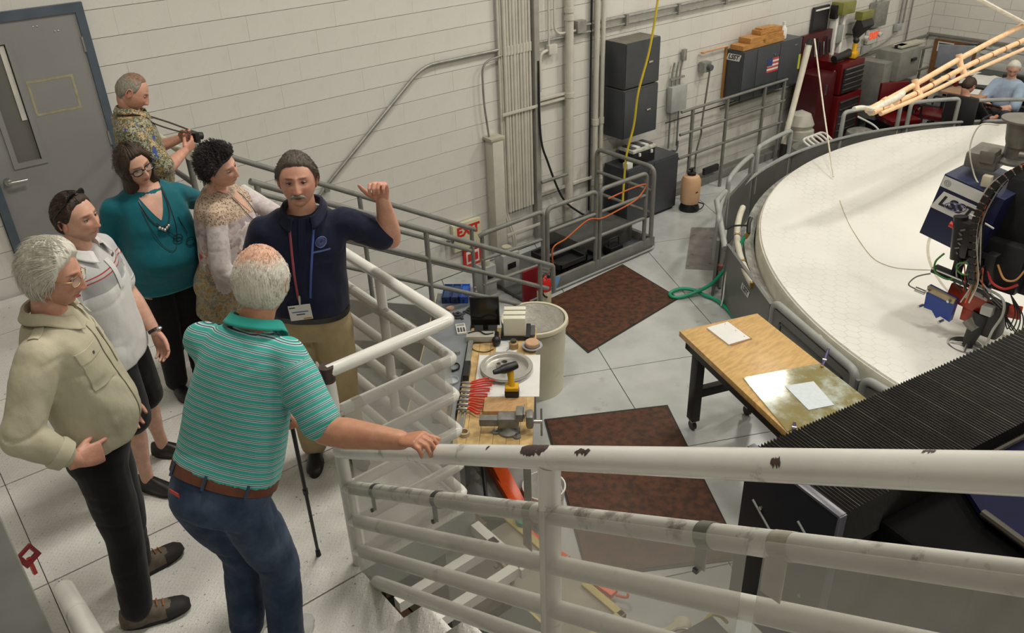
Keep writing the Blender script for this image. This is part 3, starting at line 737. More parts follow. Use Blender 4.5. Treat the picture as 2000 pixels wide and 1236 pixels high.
# cork board
t = thing('cork_board', (14.76, 6.47, -.7), 'brown cork board with pinned papers on the far end wall', 'notice board')
CORK = M('cork', (.19, .085, .03), .8, var=.15, vs=20)
MB().bb((14.765, 6.12, -.92), (14.795, 6.84, -.23), .003).ob('board', CORK, t, 0)
def plot(x, y0, y1, z0, z1, mt_, n=3):
    MB().bb((x, y0, z0), (x + .003, y1, z1)).ob('pinned_paper', mt_, t, 0)
plot(14.758, 6.5, 6.77, -.42, -.26, WSIGN); plot(14.758, 6.48, 6.68, -.78, -.46, M('blue_print', (.25, .33, .45), .6)); plot(14.757, 6.2, 6.42, -.78, -.47, WSIGN); plot(14.756, 6.42, 6.48, -.74, -.5, M('lime_note', (.45, .45, .15), .6))
for k in range(5): MB().bb((14.752, 6.52 + .045 * k, -.39), (14.756, 6.545 + .045 * k, -.32)).ob('printed_mark', INK if k % 2 else MATS['lime_note'], t, 0)
MB().bb((14.752, 6.52, -.295), (14.756, 6.75, -.28)).ob('printed_mark', INK, t, 0)
t = thing('pinned_sheets', (14.77, 5.9, -.4), 'pale printed sheets taped on the end wall right of the cork board', 'notice')
for (a, b_) in ((5.95, 6.06), (5.78, 5.9), (5.6, 5.72)): MB().bb((14.78, a, -.36), (14.79, b_, -.22)).ob('sheet', WSIGN, t, 0)

# ---------------- grey lift-style platform with guard loops ----------------
t = thing('access_platform', (5.9, 6.4, FZ), 'grey steel access platform with looped pipe guards by the brown mat', 'platform')
MB().bb((4.86, 5.93, FZ + .02), (6.85, 5.97, FZ + .15), .004).ob('toe_board', GREYP, t)
MB().bb((6.80, 5.97, FZ + .02), (6.85, 6.80, FZ + .15), .004).ob('toe_board', GREYP, t)
MB().bb((4.86, 5.97, FZ + .02), (6.82, 6.80, FZ + .05)).ob('platform_floor', GREYD, t, 0)
MB().tube(fillet([(4.9, 5.90, FZ + .03), (6.80, 5.90, FZ + .03), (6.92, 6.0, FZ + .03)], .06), .012, 8).ob('edge_pipe', GREYL, t)
for x0, x1 in ((5.20, 5.90), (5.96, 6.68)):
    MB().tube(fillet([(x0, 5.95, FZ + .05), (x0, 5.95, -.30), (x1, 5.95, -.30), (x1, 5.95, FZ + .05)], .07), .024, 12).ob('guard_loop', GREYP, t)
    for z in (-.56, -.84): MB().tube([(x0, 5.95, z), (x1, 5.95, z)], .02, 10).ob('rail', GREYP, t)
MB().tube(fillet([(6.80, 5.95, FZ + .05), (6.80, 5.95, -.27), (6.80, 6.86, -.27), (6.80, 6.86, FZ + .05)], .09), .026, 12).ob('guard_loop', GREYP, t)
for z in (-.55, -.82): MB().tube([(6.80, 5.95, z), (6.80, 6.86, z)], .02, 10).ob('rail', GREYP, t)
MB().tube(fillet([(4.36, 6.0, -.36), (4.42, 5.97, -.33), (5.14, 5.95, -.31), (5.14, 5.95, FZ + .05)], .06), .023, 12).ob('guard_loop', GREYP, t)
for z in (-.62, -.90): MB().tube([(4.38, 6.0, z), (5.14, 5.95, z)], .019, 10).ob('rail', GREYP, t)
for x in (4.40,): MB().tube([(x, 6.0, FZ), (x, 6.0, -.38)], .02, 10).ob('post', GREYP, t)
MB().tube(fillet([(5.9, 6.84, -.45), (6.3, 6.84, -.45)], .05), .02, 10).ob('rail', GREYP, t)
MB().bb((5.9, 6.2, FZ + .05), (6.75, 6.75, FZ + .28), .006).ob('step_box', M('dark_olive_steel', (.07, .072, .065), .5), t)
for k, (cx, cy, sx, sy, zz) in enumerate(((5.78, 6.30, .52, .60, .10), (5.62, 6.12, .40, .26, .17))):
    tr = thing('black_tray', (cx, cy, FZ + zz), ('large black rubber tray lying open on the grey platform', 'smaller black tray propped nearest the platform front rail')[k], 'tray')
    f = MB(); f.bb((cx - sx / 2, cy - sy / 2, FZ + zz), (cx + sx / 2, cy + sy / 2, FZ + zz + .012)); f.ob('tray_base', BLKM, tr, 0)
    m = MB()
    for a, b_ in (((cx - sx / 2, cy - sy / 2), (cx + sx / 2, cy - sy / 2 + .02)), ((cx - sx / 2, cy + sy / 2 - .02), (cx + sx / 2, cy + sy / 2)), ((cx - sx / 2, cy - sy / 2), (cx - sx / 2 + .02, cy + sy / 2)), ((cx + sx / 2 - .02, cy - sy / 2), (cx + sx / 2, cy + sy / 2))):
        m.bb((a[0], a[1], FZ + zz), (b_[0], b_[1], FZ + zz + .06))
    m.ob('tray_rim', BLK, tr, 0)
CORD = M('orange_cord', (.55, .12, .03), .5)
t = tag(MB().tube(bez([(5.26, 5.92, -1.0), (5.25, 5.92, -.75), (5.45, 5.93, -.70), (5.75, 5.92, -.58), (5.95, 5.92, -.62), (6.2, 5.92, -.60), (6.5, 5.92, -.55), (6.64, 5.92, -.42), (6.4, 5.92, -.40), (6.05, 5.92, -.42)]), .008, 8).ob('extension_cord', CORD), 'orange extension cord wound along the platform guard loops', 'cord')
t = thing('toolbox', (6.35, 6.1, FZ), 'small black open toolbox on the platform beside the trays', 'toolbox')
MB().bb((6.22, 6.02, FZ + .05), (6.42, 6.15, FZ + .16), .01).ob('body', BLK, t); MB().tube(fillet([(6.24, 6.08, FZ + .16), (6.24, 6.08, FZ + .25), (6.4, 6.08, FZ + .25), (6.4, 6.08, FZ + .16)], .03), .008, 8).ob('handle', BLK, t)
# meters by the stair foot
for k, (x, y, sx, sz, lb) in enumerate(((4.72, 6.40, .16, .34, 'pale grey meter cabinet at the foot of the stair, left of its neighbour'), (4.98, 6.36, .22, .42, 'taller grey control cabinet at the foot of the stair, right one'))):
    t = thing('control_box', (x, y, FZ), lb, 'electrical box')
    MB().bb((x - sx / 2, y - .08, FZ), (x + sx / 2, y + .08, FZ + sz), .008).ob('cabinet', EB, t)
    MB().bb((x - sx / 4, y - .086, FZ + sz * .6), (x + sx / 4, y - .079, FZ + sz * .75)).ob('slot', BLK, t, 0)
    MB().cyl((x, y, FZ + sz), (x, y, FZ + sz + .06), .05, n=16).ob('cap', M('aged_cream', (.42, .40, .31), .5), t)
# fire extinguisher on red board
t = thing('extinguisher_board', (4.96, 5.84, FZ), 'dark red upright board behind the fire extinguisher', 'board')
MB().bb((4.82, 5.90, FZ), (5.07, 5.925, -.88), .003).ob('board', DRED, t, 0)
t = thing('fire_extinguisher', (4.98, 5.76, FZ), 'red fire extinguisher with a blue tag behind the white bin', 'fire extinguisher')
MB().lathe([(0, 0), (.07, 0), (.075, .01), (.075, .22), (.072, .23)], (4.98, 5.76, FZ), 24).ob('label_band', M('cream_label', (.60, .57, .40), .5), t)
MB().lathe([(.074, .2), (.0755, .2), (.0755, .29), (.06, .335), (.03, .36), (0, .36)], (4.98, 5.76, FZ), 24).ob('cylinder', M('extinguisher_red', (.55, .02, .015), .25), t)
m = MB(); m.cyl((4.98, 5.76, FZ + .36), (4.98, 5.76, FZ + .40), .022); m.box((4.98, 5.74, FZ + .42), (.03, .12, .02), .3); m.box((4.98, 5.74, FZ + .455), (.025, .12, .012), .3, rot=None); m.ob('valve', STEEL, t)
MB().tube(bez([(4.96, 5.74, FZ + .38), (4.88, 5.70, FZ + .34), (4.9, 5.68, FZ + .2), (4.96, 5.69, FZ + .14)]), .009, 8).ob('hose', BLK, t)
MB().cyl((4.98, 5.70, FZ + .37), (4.98, 5.68, FZ + .37), .016).ob('gauge', BLK, t)
TAGB = M('blue_tag', (.18, .38, .72), .5)
MB().prism([(-.035, -.07), (.035, -.07), (.035, .07), (-.035, .07)], 0, .002, frame((5.05, 5.66, FZ + .29), (.75, -.2, -.25), (-.3, .0, .8))).ob('tag', TAGB, t, 0)

# ---------------- mats, bin ----------------
MATM = M('rust_brown_mat', (.066, .021, .0065), .6, var=.5, vs=18, bs=120, bst=.5, bd=.006)
EDGE = M('mat_edge', (.02, .018, .016), .7)
for poly, lb in ((([(6.27, 5.88), (4.90, 5.82), (4.68, 4.79), (6.13, 4.92)]), 'rust-brown floor mat between the white bin and the green hose'), (([(3.69, 4.29), (2.76, 2.80), (3.67, 2.23), (4.61, 3.74)]), 'rust-brown floor mat beside the cluttered workbench, partly behind the foreground rail')):
    cx = sum(p[0] for p in poly) / 4; cy = sum(p[1] for p in poly) / 4
    t = thing('rubber_mat', (cx, cy, FZ), lb, 'mat')
    MB().prism(poly, FZ + .001, FZ + .007).ob('mat_border', EDGE, t, 0)
    MB().prism([(cx + (p[0] - cx) * .972, cy + (p[1] - cy) * .972) for p in poly], FZ + .006, FZ + .011).ob('mat_pile', MATM, t, 0)
BINM = M('cream_bin_plastic', (.62, .585, .44), .5, var=.05, vs=4, dirt=((.30, .22, .10), 7, .58, .85))
t = thing('waste_bin', (3.97, 4.72, FZ), 'large round off-white plastic waste bin beside the workbench', 'bin')
MB().lathe([(0, .012), (.215, .012), (.235, .03), (.262, .70), (.285, .70), (.288, .69), (.288, .665), (.268, .655), (.243, 0), (.225, -.0)], (3.97, 4.72, FZ + .001), 48).ob('bin_body', BINM, t)
LINER = M('clear_bin_liner', (.78, .77, .72), .3, bs=14, bst=.8, bd=.02)
MB().lathe([(.20, .05), (.225, .06), (.247, .68), (.262, .704), (.29, .70), (.291, .66)], (3.97, 4.72, FZ), 48)
m = MB(); rs = []
for k in range(9):
    z = .04 + .66 * k / 8; r0 = .205 + .045 * k / 8
    rs.append([V((3.97 + (r0 - .012 * abs(NZ.noise(V((math.cos(a) * 2, math.sin(a) * 2, z * 3))))) * math.cos(a), 4.72 + (r0 - .012 * abs(NZ.noise(V((math.cos(a) * 2, math.sin(a) * 2, z * 3))))) * math.sin(a), FZ + z)) for a in [2 * PI * j / 64 for j in range(64)]])
m.rings(rs, False); m.ob('bin_liner', LINER, t)

# ---------------- cluttered workbench (long axis az 48.2 deg) ----------------
BA = math.radians(48.2); bu = V((math.cos(BA), math.sin(BA), 0)); bv = V((-math.sin(BA), math.cos(BA), 0)); B0 = V((2.475, 3.395, 0)); BT = -.40
def bp(x, y, z): return B0 + bu * x + bv * y + V((0, 0, z))
def bbx(mb, x0, y0, z0, x1, y1, z1, bev=0):
    return mb.box(bp((x0 + x1) / 2, (y0 + y1) / 2, (z0 + z1) / 2), (x1 - x0, y1 - y0, z1 - z0), BA, bev)
def loc(wx, wy):
    d = V((wx, wy, 0)) - B0; return d.dot(bu), d.dot(bv)
BUTCH = M('butcher_block', (.52, .36, .16), .38, var=.22, vs=5, st=(3, 3, 14), dirt=((.30, .19, .08), 5, .58, .8))
t = thing('workbench', bp(.76, 0, FZ), 'narrow butcher-block workbench carrying the vise and aluminium dish', 'workbench')
for k in range(6): bbx(MB(), .0, -.26 + .0867 * k + .0008, BT - .045, 1.53, -.26 + .0867 * (k + 1) - .0008, BT, .0015).ob('bench_stave', BUTCH, t, 0)
m = MB(); bbx(m, .04, -.24, BT - .12, 1.49, -.21, BT - .045); bbx(m, .04, .21, BT - .12, 1.49, .24, BT - .045); bbx(m, .04, -.24, BT - .12, .07, .24, BT - .045); bbx(m, 1.46, -.24, BT - .12, 1.49, .24, BT - .045); m.ob('apron', GREYL, t, 0)
for x in (.06, 1.46):
    for y in (-.22, .22): bbx(MB(), x - .025, y - .025, FZ, x + .025, y + .025, BT - .045).ob('leg', GREYL, t, 0)
bbx(MB(), .06, -.22, FZ + .22, 1.46, .22, FZ + .25).ob('lower_shelf', GREYL, t, 0)
GT = M('grey_table_top', (.20, .22, .24), .35, var=.06)
t = thing('side_table', bp(1.05, .46, FZ), 'narrow grey-topped table left of the workbench with dials and calculator', 'table')
bbx(MB(), .05, .275, BT - .03, 2.12, .60, BT, .004).ob('table_top', GT, t)
for x in (.12, 2.05):
    for y in (.31, .56): bbx(MB(), x - .02, y - .02, FZ, x + .02, y + .02, BT - .03).ob('leg', GREYD, t, 0)
bbx(MB(), .1, .3, FZ + .3, 2.08, .57, FZ + .32).ob('lower_shelf', GREYD, t, 0)
bbx(MB(), .06, .598, BT - .02, 2.12, .606, BT + .015).ob('edge_strip', M('pale_wood_strip', (.5, .42, .26), .5), t, 0)
ALU = M('cast_aluminium', (.60, .59, .56), .33, .75, var=.08, vs=12)
PAP = M('white_paper', (.72, .72, .70), .6, var=.03)
# paper sheets under the dish
x, y = loc(3.08, 4.02)
tag(bbx(MB(), x - .28, y - .26, BT, x + .26, y + .20, BT + .002).ob('paper_sheet', PAP, None, 0), 'large white paper sheet under the aluminium dish', 'paper')
tag(bbx(MB(), x + .30, y - .08, BT + .001, x + .50, y + .08, BT + .003).ob('paper_sheet', PAP, None, 0), 'small white paper sheet by the black bulb, behind the dish', 'paper')
t = thing('flange_dish', (3.12, 4.04, BT), 'round cast-aluminium dish with a flat rim on the workbench', 'dish')
MB().lathe([(0, .012), (.150, .012), (.156, .018), (.158, .046), (.162, .05), (.190, .05), (.193, .046), (.193, .035), (.175, .028), (.165, .003), (0, .003)], (3.12, 4.04, BT + .002), 64).ob('dish', ALU, t)
for k, (dx, dy, dz, r) in enumerate(((0, -.0, .015, .035), (0, 0, .053, .030), (-.01, .05, .015, .024))):
    tag(MB().lathe([(r * .7, 0), (r, 0), (r, .03), (r * .7, .03), (r * .7, 0)], (3.11 + dx, 4.05 + dy, BT + dz), 28).ob('steel_ring', STEEL), ('lower steel bearing ring in the middle of the aluminium dish', 'upper steel bearing ring stacked in the aluminium dish', 'small steel ring lying behind the stacked ones')[k], 'ring', 'steel rings in the dish')
# vise
VM = M('vise_grey', (.22, .22, .20), .42, .35, var=.15, vs=16, bs=60, bst=.2)
t = thing('bench_vise', bp(.20, -.10, BT), 'heavy grey steel bench vise at the near end of the workbench', 'vise')
vx, vy = .20, -.10
m = MB(); m.lathe([(0, 0), (.075, 0), (.075, .018), (.05, .035), (.042, .06), (0, .06)], bp(vx, vy, BT), 24)
m.ob('swivel_base', VM, t)
for a in range(3):
    q = bp(vx, vy, BT) + V((math.cos(a * 2.1 + .5), math.sin(a * 2.1 + .5), 0)) * .085
    MB().lathe([(0, 0), (.026, 0), (.026, .014), (0, .014)], q, 16).ob('base_lug', VM, t)
    MB().cyl(q + V((0, 0, .014)), q + V((0, 0, .026)), .011, n=6).ob('bolt', STEEL, t, 0)
m = MB(); bbx(m, vx - .045, vy - .07, BT + .05, vx + .05, vy + .07, BT + .13, .02); bbx(m, vx - .05, vy - .10, BT + .11, vx + .055, vy - .05, BT + .17, .01); m.ob('fixed_body', VM, t)
bbx(MB(), vx - .03, vy + .05, BT + .06, vx + .03, vy + .19, BT + .115, .008).ob('slide_bar', VM, t)
m = MB(); bbx(m, vx - .05, vy - .165, BT + .05, vx + .05, vy - .115, BT + .15, .02); m.ob('moving_jaw', VM, t)
bbx(MB(), vx - .055, vy - .112, BT + .12, vx + .055, vy - .102, BT + .178, .002).ob('jaw_plate', STEEL, t)
MB().tube([bp(vx, vy - .165, BT + .08), bp(vx, vy - .22, BT + .08)], .014, 12).ob('screw', STEEL, t)
MB().tube([bp(vx + .02, vy - .215, BT + .17), bp(vx - .02, vy - .215, BT - .02)], .007, 10).ob('handle_bar', STEEL, t)
# wood block, drill
t = thing('wood_block', bp(.45, -.08, BT), 'flat tan wooden block under the yellow drill', 'block')
bbx(MB(), .36, -.21, BT, .52, .08, BT + .045, .003).ob('block', M('tan_wood', (.46, .28, .13), .45, var=.15, vs=6, st=(3, 9, 3)), t)
YD = M('drill_yellow', (.62, .35, .01), .4); 
t = thing('cordless_drill', (2.92, 3.72, BT + .045), 'yellow and black cordless drill standing on its battery on the wood block', 'drill')
c = V((2.92, 3.73, BT + .045))
m = MB(); m.box(c + V((0, 0, .028)), (.075, .10, .055), BA, .012); m.ob('battery', BLK, t)
m = MB(); m.box(c + V((0, 0, .068)), (.08, .095, .03), BA, .01); m.ob('battery_cap', YD, t)
m = MB(); m.tube([c + V((0, 0, .075)), c + V((.01, .02, .13)), c + V((.018, .035, .185))], [.022, .02, .024], 14, flat=1.2); m.ob('grip', YD, t)
m = MB(); m.tube([c + V((.07, .03, .205)), c + V((.02, .035, .205)), c + V((-.03, .045, .205)), c + V((-.06, .05, .205))], [.028, .033, .033, .022], 16); m.ob('motor_body', BLK, t)
MB().tube([c + V((-.06, .05, .205)), c + V((-.105, .06, .205))], [.022, .016], 14).ob('chuck', BLKM, t)
# pliers in a row
PR = M('red_grips', (.55, .035, .02), .4, var=.08)
px0, py0 = .58, .20
t = thing('tool_rack', bp(.46, .215, BT), 'grey steel strip rack lying under the red-handled pliers', 'rack')
for y in (.205, .235): bbx(MB(), .20, y - .006, BT, .62, y + .006, BT + .02).ob('strip', GALV, t, 0)
bbx(MB(), .20, .20, BT, .34, .24, BT + .012).ob('plate', GALV, t, 0)
for k in range(7):
    x0 = .40 + .052 * k; p = bp(x0, .225, BT + .03)
    t = thing('pliers', bp(x0, .225, BT + .02), ['nearest red-handled pliers in the row on the rack', 'second nearest red-handled pliers', 'third red-handled pliers from the near end', 'middle red-handled pliers of the row', 'third red-handled pliers from the far end', 'second farthest red-handled pliers', 'farthest red-handled pliers in the row on the rack'][k], 'pliers', 'red handled pliers in a row')
    L_ = .10 + .012 * k; tl = .012 * (k - 3)
    for s in (-1, 1):
        MB().tube(bez([bp(x0, .20, BT + .035), bp(x0 + s * .012, .17, BT + .04), bp(x0 + s * .016 + tl, .20 - L_ * .7, BT + .04), bp(x0 + s * .011 + tl, .20 - L_, BT + .038)], 4), .007, 8).ob('handle', PR, t)
    MB().tube([bp(x0, .19, BT + .035), bp(x0, .235, BT + .035), bp(x0, .265, BT + .033)], [.012, .013, .004], 8).ob('jaw', STEEL, t)
t = thing('tape_roll', bp(.16, .19, BT), 'tan tape roll at the near left corner of the workbench', 'tape')
MB().lathe([(.024, 0), (.036, 0), (.036, .03), (.024, .03), (.024, 0)], bp(.16, .19, BT), 28).ob('roll', M('tan_tape', (.45, .36, .24), .5), t)
t = thing('brown_dispenser', bp(.37, .33, BT), 'dark brown wooden tray with a rounded rim on the near end of the grey table', 'tray')
m = MB(); bbx(m, .28, .30, BT, .52, .42, BT + .02, .008); m.ob('tray_base', M('dark_brown', (.06, .03, .015), .4), t)
MB().tube(fillet([bp(.29, .31, BT + .03), bp(.51, .31, BT + .03), bp(.51, .41, BT + .03), bp(.29, .41, BT + .03), bp(.29, .32, BT + .03)], .03), .012, 8).ob('tray_rim', MATS['dark_brown'], t)
bbx(MB(), .33, .33, BT + .02, .45, .39, BT + .035).ob('insert', M('ochre', (.40, .26, .08), .5), t, 0)
# boxes of cards on a black scale
x, y = loc(3.50, 4.40)
t = thing('bench_scale', bp(x, y, BT), 'black bench scale under the white card blocks', 'scale')
bbx(MB(), x - .10, y - .12, BT, x + .11, y + .11, BT + .035, .006).ob('scale_body', BLK, t)
bbx(MB(), x - .06, y - .155, BT + .01, x + .09, y - .12, BT + .03, .004).ob('display', GREYD, t)
for k in range(3):
    z0 = BT + .035
    t = thing('card_block', bp(x - .055 + .058 * k, y, z0), ['white block of cards nearest on the black scale', 'middle white block of cards on the black scale', 'farthest white block of cards on the black scale'][k], 'cards', 'white card blocks on the scale')
    bbx(MB(), x - .085 + .058 * k, y - .085, z0, x - .030 + .058 * k, y + .085, z0 + .155 + .008 * k, .004).ob('cards', M('ivory_card', (.72, .70, .58), .5, var=.03), t)
    bbx(MB(), x - .029 + .058 * k, y - .084, z0 + .02, x - .0275 + .058 * k, y + .084, z0 + .156 + .008 * k).ob('divider', INK, t, 0)
# monitor and boxes
x, y = loc(3.36, 4.60)
t = thing('flat_monitor', bp(x, y, BT), 'black flat monitor standing at the far end of the workbench', 'monitor')
bbx(MB(), x, y - .115, BT + .05, x + .02, y + .115, BT + .30, .004).ob('screen_housing', BLK, t)
scr, nt, b = newmat('dark_screen'); b.inputs['Base Color'].default_value = (.004, .004, .005, 1); b.inputs['Roughness'].default_value = .15
bbx(MB(), x - .002, y - .105, BT + .06, x, y + .105, BT + .29).ob('screen', scr, t, 0)
bbx(MB(), x + .0, y - .02, BT, x + .03, y + .02, BT + .06).ob('stem', BLK, t, 0)
bbx(MB(), x - .05, y - .09, BT, x + .08, y + .09, BT + .012, .004).ob('base', BLK, t)
x, y = loc(3.25, 4.52)
t = thing('grey_instrument', bp(x, y, BT), 'light grey instrument box with a black lead, in front of the monitor', 'instrument')
bbx(MB(), x - .05, y - .11, BT + .005, x + .04, y + .11, BT + .055, .005).ob('case', M('pale_beige_case', (.42, .41, .35), .45), t)
bbx(MB(), x - .05, y - .14, BT + .005, x + .04, y - .11, BT + .05, .004).ob('end_cap', BLK, t)
MB().tube(bez([bp(x, y + .10, BT + .058), bp(x + .03, y + .02, BT + .062), bp(x - .02, y - .04, BT + .062), bp(x + .0, y - .10, BT + .06)]), .005, 8).ob('lead', BLK, t)
x, y = loc(3.27, 4.38)
t = thing('black_bulb', bp(x, y, BT), 'black rubber blower bulb with a looping cable behind the dish', 'blower')
MB().sph(bp(x, y - .02, BT + .042), (.035, .035, .042), 20, 14).ob('bulb', BLK, t)
MB().tube(bez([bp(x, y + .02, BT + .03), bp(x + .03, y + .10, BT + .008), bp(x + .02, y + .16, BT + .006), bp(x - .07, y + .15, BT + .006), bp(x - .10, y + .06, BT + .006), bp(x - .06, y - .0, BT + .006)]), .003, 6).ob('cable', BLK, t)
MB().tube(bez([bp(x + .02, y - .06, BT + .03), bp(x + .03, y - .10, BT + .02), bp(x - .03, y - .13, BT + .01), bp(x - .09, y - .10, BT + .008)]), .002, 6).ob('cable', M('cyan_wire', (.12, .35, .42), .5), t)
x, y = loc(3.36, 4.25)
t = thing('amber_jar', bp(x, y, BT), 'small amber jar with a dark green lid behind the dish', 'jar')
MB().lathe([(0, 0), (.034, 0), (.036, .01), (.036, .05), (.028, .055), (0, .055)], bp(x, y, BT), 24).ob('jar', M('amber_plastic', (.35, .22, .09), .35), t)
MB().lathe([(0, .05), (.022, .05), (.022, .075), (.012, .078), (0, .075)], bp(x, y, BT), 20).ob('lid', M('dark_green_cap', (.05, .06, .03), .4), t)
x, y = loc(3.46, 4.15)
t = thing('tan_lap', bp(x, y, BT), 'tan disc sitting in a round grey pan at the right bench edge', 'disc')
MB().lathe([(0, .004), (.05, .004), (.06, .02), (.078, .025), (.08, .02), (.06, .0), (0, 0)], bp(x, y, BT + .01), 32).ob('pan', M('grey_blue_pan', (.36, .38, .40), .35), t)
MB().lathe([(0, .02), (.052, .02), (.055, .03), (.055, .05), (.05, .055), (0, .055)], bp(x, y, BT + .01), 32).ob('disc', M('tan_pitch', (.55, .34, .21), .5), t)
tag(bbx(MB(), .78, .215, BT, .98, .26, BT + .05, .006).ob('black_case', BLK), 'small black case on the left bench edge near the dish', 'case')
tag(bbx(MB(), .99, .225, BT, 1.35, .262, BT + .03, .004).ob('steel_rule', GALV), 'long grey steel bar along the left bench edge', 'bar')
# grey table things
BB = M('royal_blue_plastic', (.015, .085, .42), .35, var=.06); BBD = M('navy_plastic', (.015, .045, .15), .4)
x, y = loc(3.53, 5.21)
for k in range(3):
    y0 = y + .12 - .075 * k - .07
    t = thing('blue_bin', bp(x, y0, BT), ['dark blue small parts bin at left of the blue row', 'dark blue small parts bin in the middle of the row', 'bright blue small parts bin at right of the row'][k], 'bin', 'blue parts bins')
    mt_ = BB if k == 2 else BBD
    m = MB(); bbx(m, x - .12, y0, BT, x + .12, y0 + .072, BT + .008)
    for a in ((x - .12, y0, x - .112, y0 + .072), (x + .112, y0, x + .12, y0 + .072), (x - .12, y0, x + .12, y0 + .006), (x - .12, y0 + .066, x + .12, y0 + .072)): bbx(m, a[0], a[1], BT, a[2], a[3], BT + .06)
    m.ob('bin_shell', mt_, t, 0)
    bbx(MB(), x - .11, y0 + .008, BT + .04, x + .11, y0 + .064, BT + .052, .003).ob('lid_panel', mt_, t)
    MB().cyl(bp(x - .122, y0 + .036, BT + .03), bp(x - .13, y0 + .036, BT + .03), .008).ob('knob', BLK, t)
KN = M('dark_knob', (.04, .045, .045), .4)
for k, (wx, wy, s) in enumerate(((3.33, 4.93, 1.0), (3.45, 4.93, .85), (3.22, 4.97, .9))):
    x, y = loc(wx, wy)
    t = thing('dial_knob', bp(x, y, BT), ['dark round dial fitting in the middle of the grey table group', 'dark round dial fitting nearest the black monitor', 'dark round dial fitting nearest the deck rail'][k], 'knob', 'dark dial fittings')
    MB().lathe([(0, 0), (.045 * s, 0), (.045 * s, .012), (.03 * s, .016), (.03 * s, .03), (.012, .032), (.012, .045), (0, .045)], bp(x, y, BT), 24).ob('dial', KN, t)
    for a in range(4): MB().cyl(bp(x, y, BT + .006) + V((math.cos(a * 1.57 + k), math.sin(a * 1.57 + k), 0)) * .04 * s, bp(x, y, BT + .006) + V((math.cos(a * 1.57 + k), math.sin(a * 1.57 + k), 0)) * .068 * s, .009, n=8).ob('lug', KN, t)
x, y = loc(3.36, 5.08)
tag(MB().lathe([(0, 0), (.032, 0), (.032, .012), (0, .012)], bp(x, y, BT), 24).ob('peach_puck', M('peach_disc', (.62, .40, .28), .5)), 'small peach disc in front of the blue bins', 'disc')
x, y = loc(3.22, 4.74)
t = thing('calculator', bp(x, y, BT), 'white pocket calculator on the grey table', 'calculator')
m = MB(); m.box(bp(x, y, BT + .01), (.15, .078, .02), BA + .2, .006); m.ob('case', WHT, t)
for i in range(4):
    for j in range(3):
        q = bp(x, y, BT + .021) + Matrix.Rotation(BA + .2, 3, 'Z') @ V((-.055 + .018 * i, -.022 + .022 * j, 0)); MB().box(q, (.012, .015, .004), BA + .2).ob('key', GREYD, t, 0)
MB().box(bp(x, y, BT + .021) + Matrix.Rotation(BA + .2, 3, 'Z') @ V((.045, 0, 0)), (.03, .06, .002), BA + .2).ob('display', M('lcd', (.30, .32, .28), .2), t, 0)
for k, (wx, wy) in enumerate(((3.70, 5.20), (3.66, 5.13), (3.62, 5.08))):
    x, y = loc(wx, wy); tag(MB().cyl(bp(x, y - .01, BT), bp(x, y - .01, BT + .035), .013, .009, 12).ob('steel_fitting', STEEL), ('small steel fitting farthest along beside the blue bins', 'middle small steel fitting beside the blue bins', 'small steel fitting nearest the monitor beside the blue bins')[k], 'fitting', 'steel fittings beside the blue bins')
x, y = loc(2.99, 4.47)
tag(MB().cyl(bp(x, y, BT), bp(x, y, BT + .03), .02, .02, 16).ob('steel_cup', STEEL), 'small steel cup on the grey table near the guard rail corner', 'cup')
x, y = loc(2.86, 4.33)
t = thing('cable_coil', bp(x, y, BT), 'small coil of black cable on the grey table behind the guard rail', 'cable')
MB().tube(bez([bp(x + .05 * math.cos(a) * (1 + .15 * math.sin(3 * a)), y + .035 * math.sin(a), BT + .008 + .003 * (a % 3)) for a in [k * .7 for k in range(26)]], 3), .006, 6).ob('cable', BLK, t)
x, y = loc(2.74, 4.20)
tag(MB().lathe([(0, .003), (.045, .003), (.05, .02), (.053, .02), (.047, 0), (0, 0)], bp(x, y, BT), 32).ob('clear_dish', M('clear_dish', (.42, .46, .50), .1)), 'clear round dish on the grey table behind the guard rail', 'dish')
# dark stool by the grey table
t = thing('black_stool', (2.95, 4.84, FZ), 'black round shop stool left of the grey table', 'stool')
MB().lathe([(0, 0), (.18, 0), (.20, .02), (.20, .06), (.17, .085), (0, .085)], (2.86, 4.74, -.72), 28).ob('seat', BLK, t)
MB().cyl((2.86, 4.74, FZ + .08), (2.86, 4.74, -.72), .028).ob('column', BLKM, t)
for a in range(5):
    q = V((2.86, 4.74, FZ + .07)); e = q + V((math.cos(a * 1.257), math.sin(a * 1.257), 0)) * .24
    MB().tube([q, e], .017, 8).ob('foot_arm', BLKM, t); MB().sph(e - V((0, 0, .035)), .03, 12, 8).ob('caster', BLK, t)

# ---------------- orange hoist, buckets and cases under the stair rail ----------------
ORG = M('hoist_orange', (.78, .10, .015), .35, var=.08, vs=6)
t = thing('shop_hoist', (2.74, 3.1, FZ), 'bright orange folding shop hoist below the foreground stair rail', 'hoist')
def bar(p, q, w_, h_, nm, mt_, par):
    p, q = V(p), V(q); d = (q - p).normalized(); fr = frame((p + q) / 2, d, (0, 0, 1) if abs(d.z) < .9 else (1, 0, 0))
    m_ = MB(); m_.box((0, 0, 0), ((q - p).length, w_, h_), 0, .004); me = m_.mesh(nm, mt_); me.transform(fr); return put(nm, me, par, 30)
bar((2.86, 4.1, -.98), (2.62, 3.30, -1.0), .08, .05, 'boom', ORG, t)
bar((2.80, 3.80, -.92), (2.70, 3.40, -1.05), .06, .10, 'mast', ORG, t)
bar((2.66, 3.46, -1.06), (2.60, 3.10, -1.12), .05, .06, 'link', ORG, t)
bar((2.66, 3.40, -1.18), (2.76, 2.55, -1.20), .035, .07, 'leg', ORG, t)
bar((2.50, 3.30, -1.18), (2.52, 2.62, -1.20), .035, .07, 'leg', ORG, t)
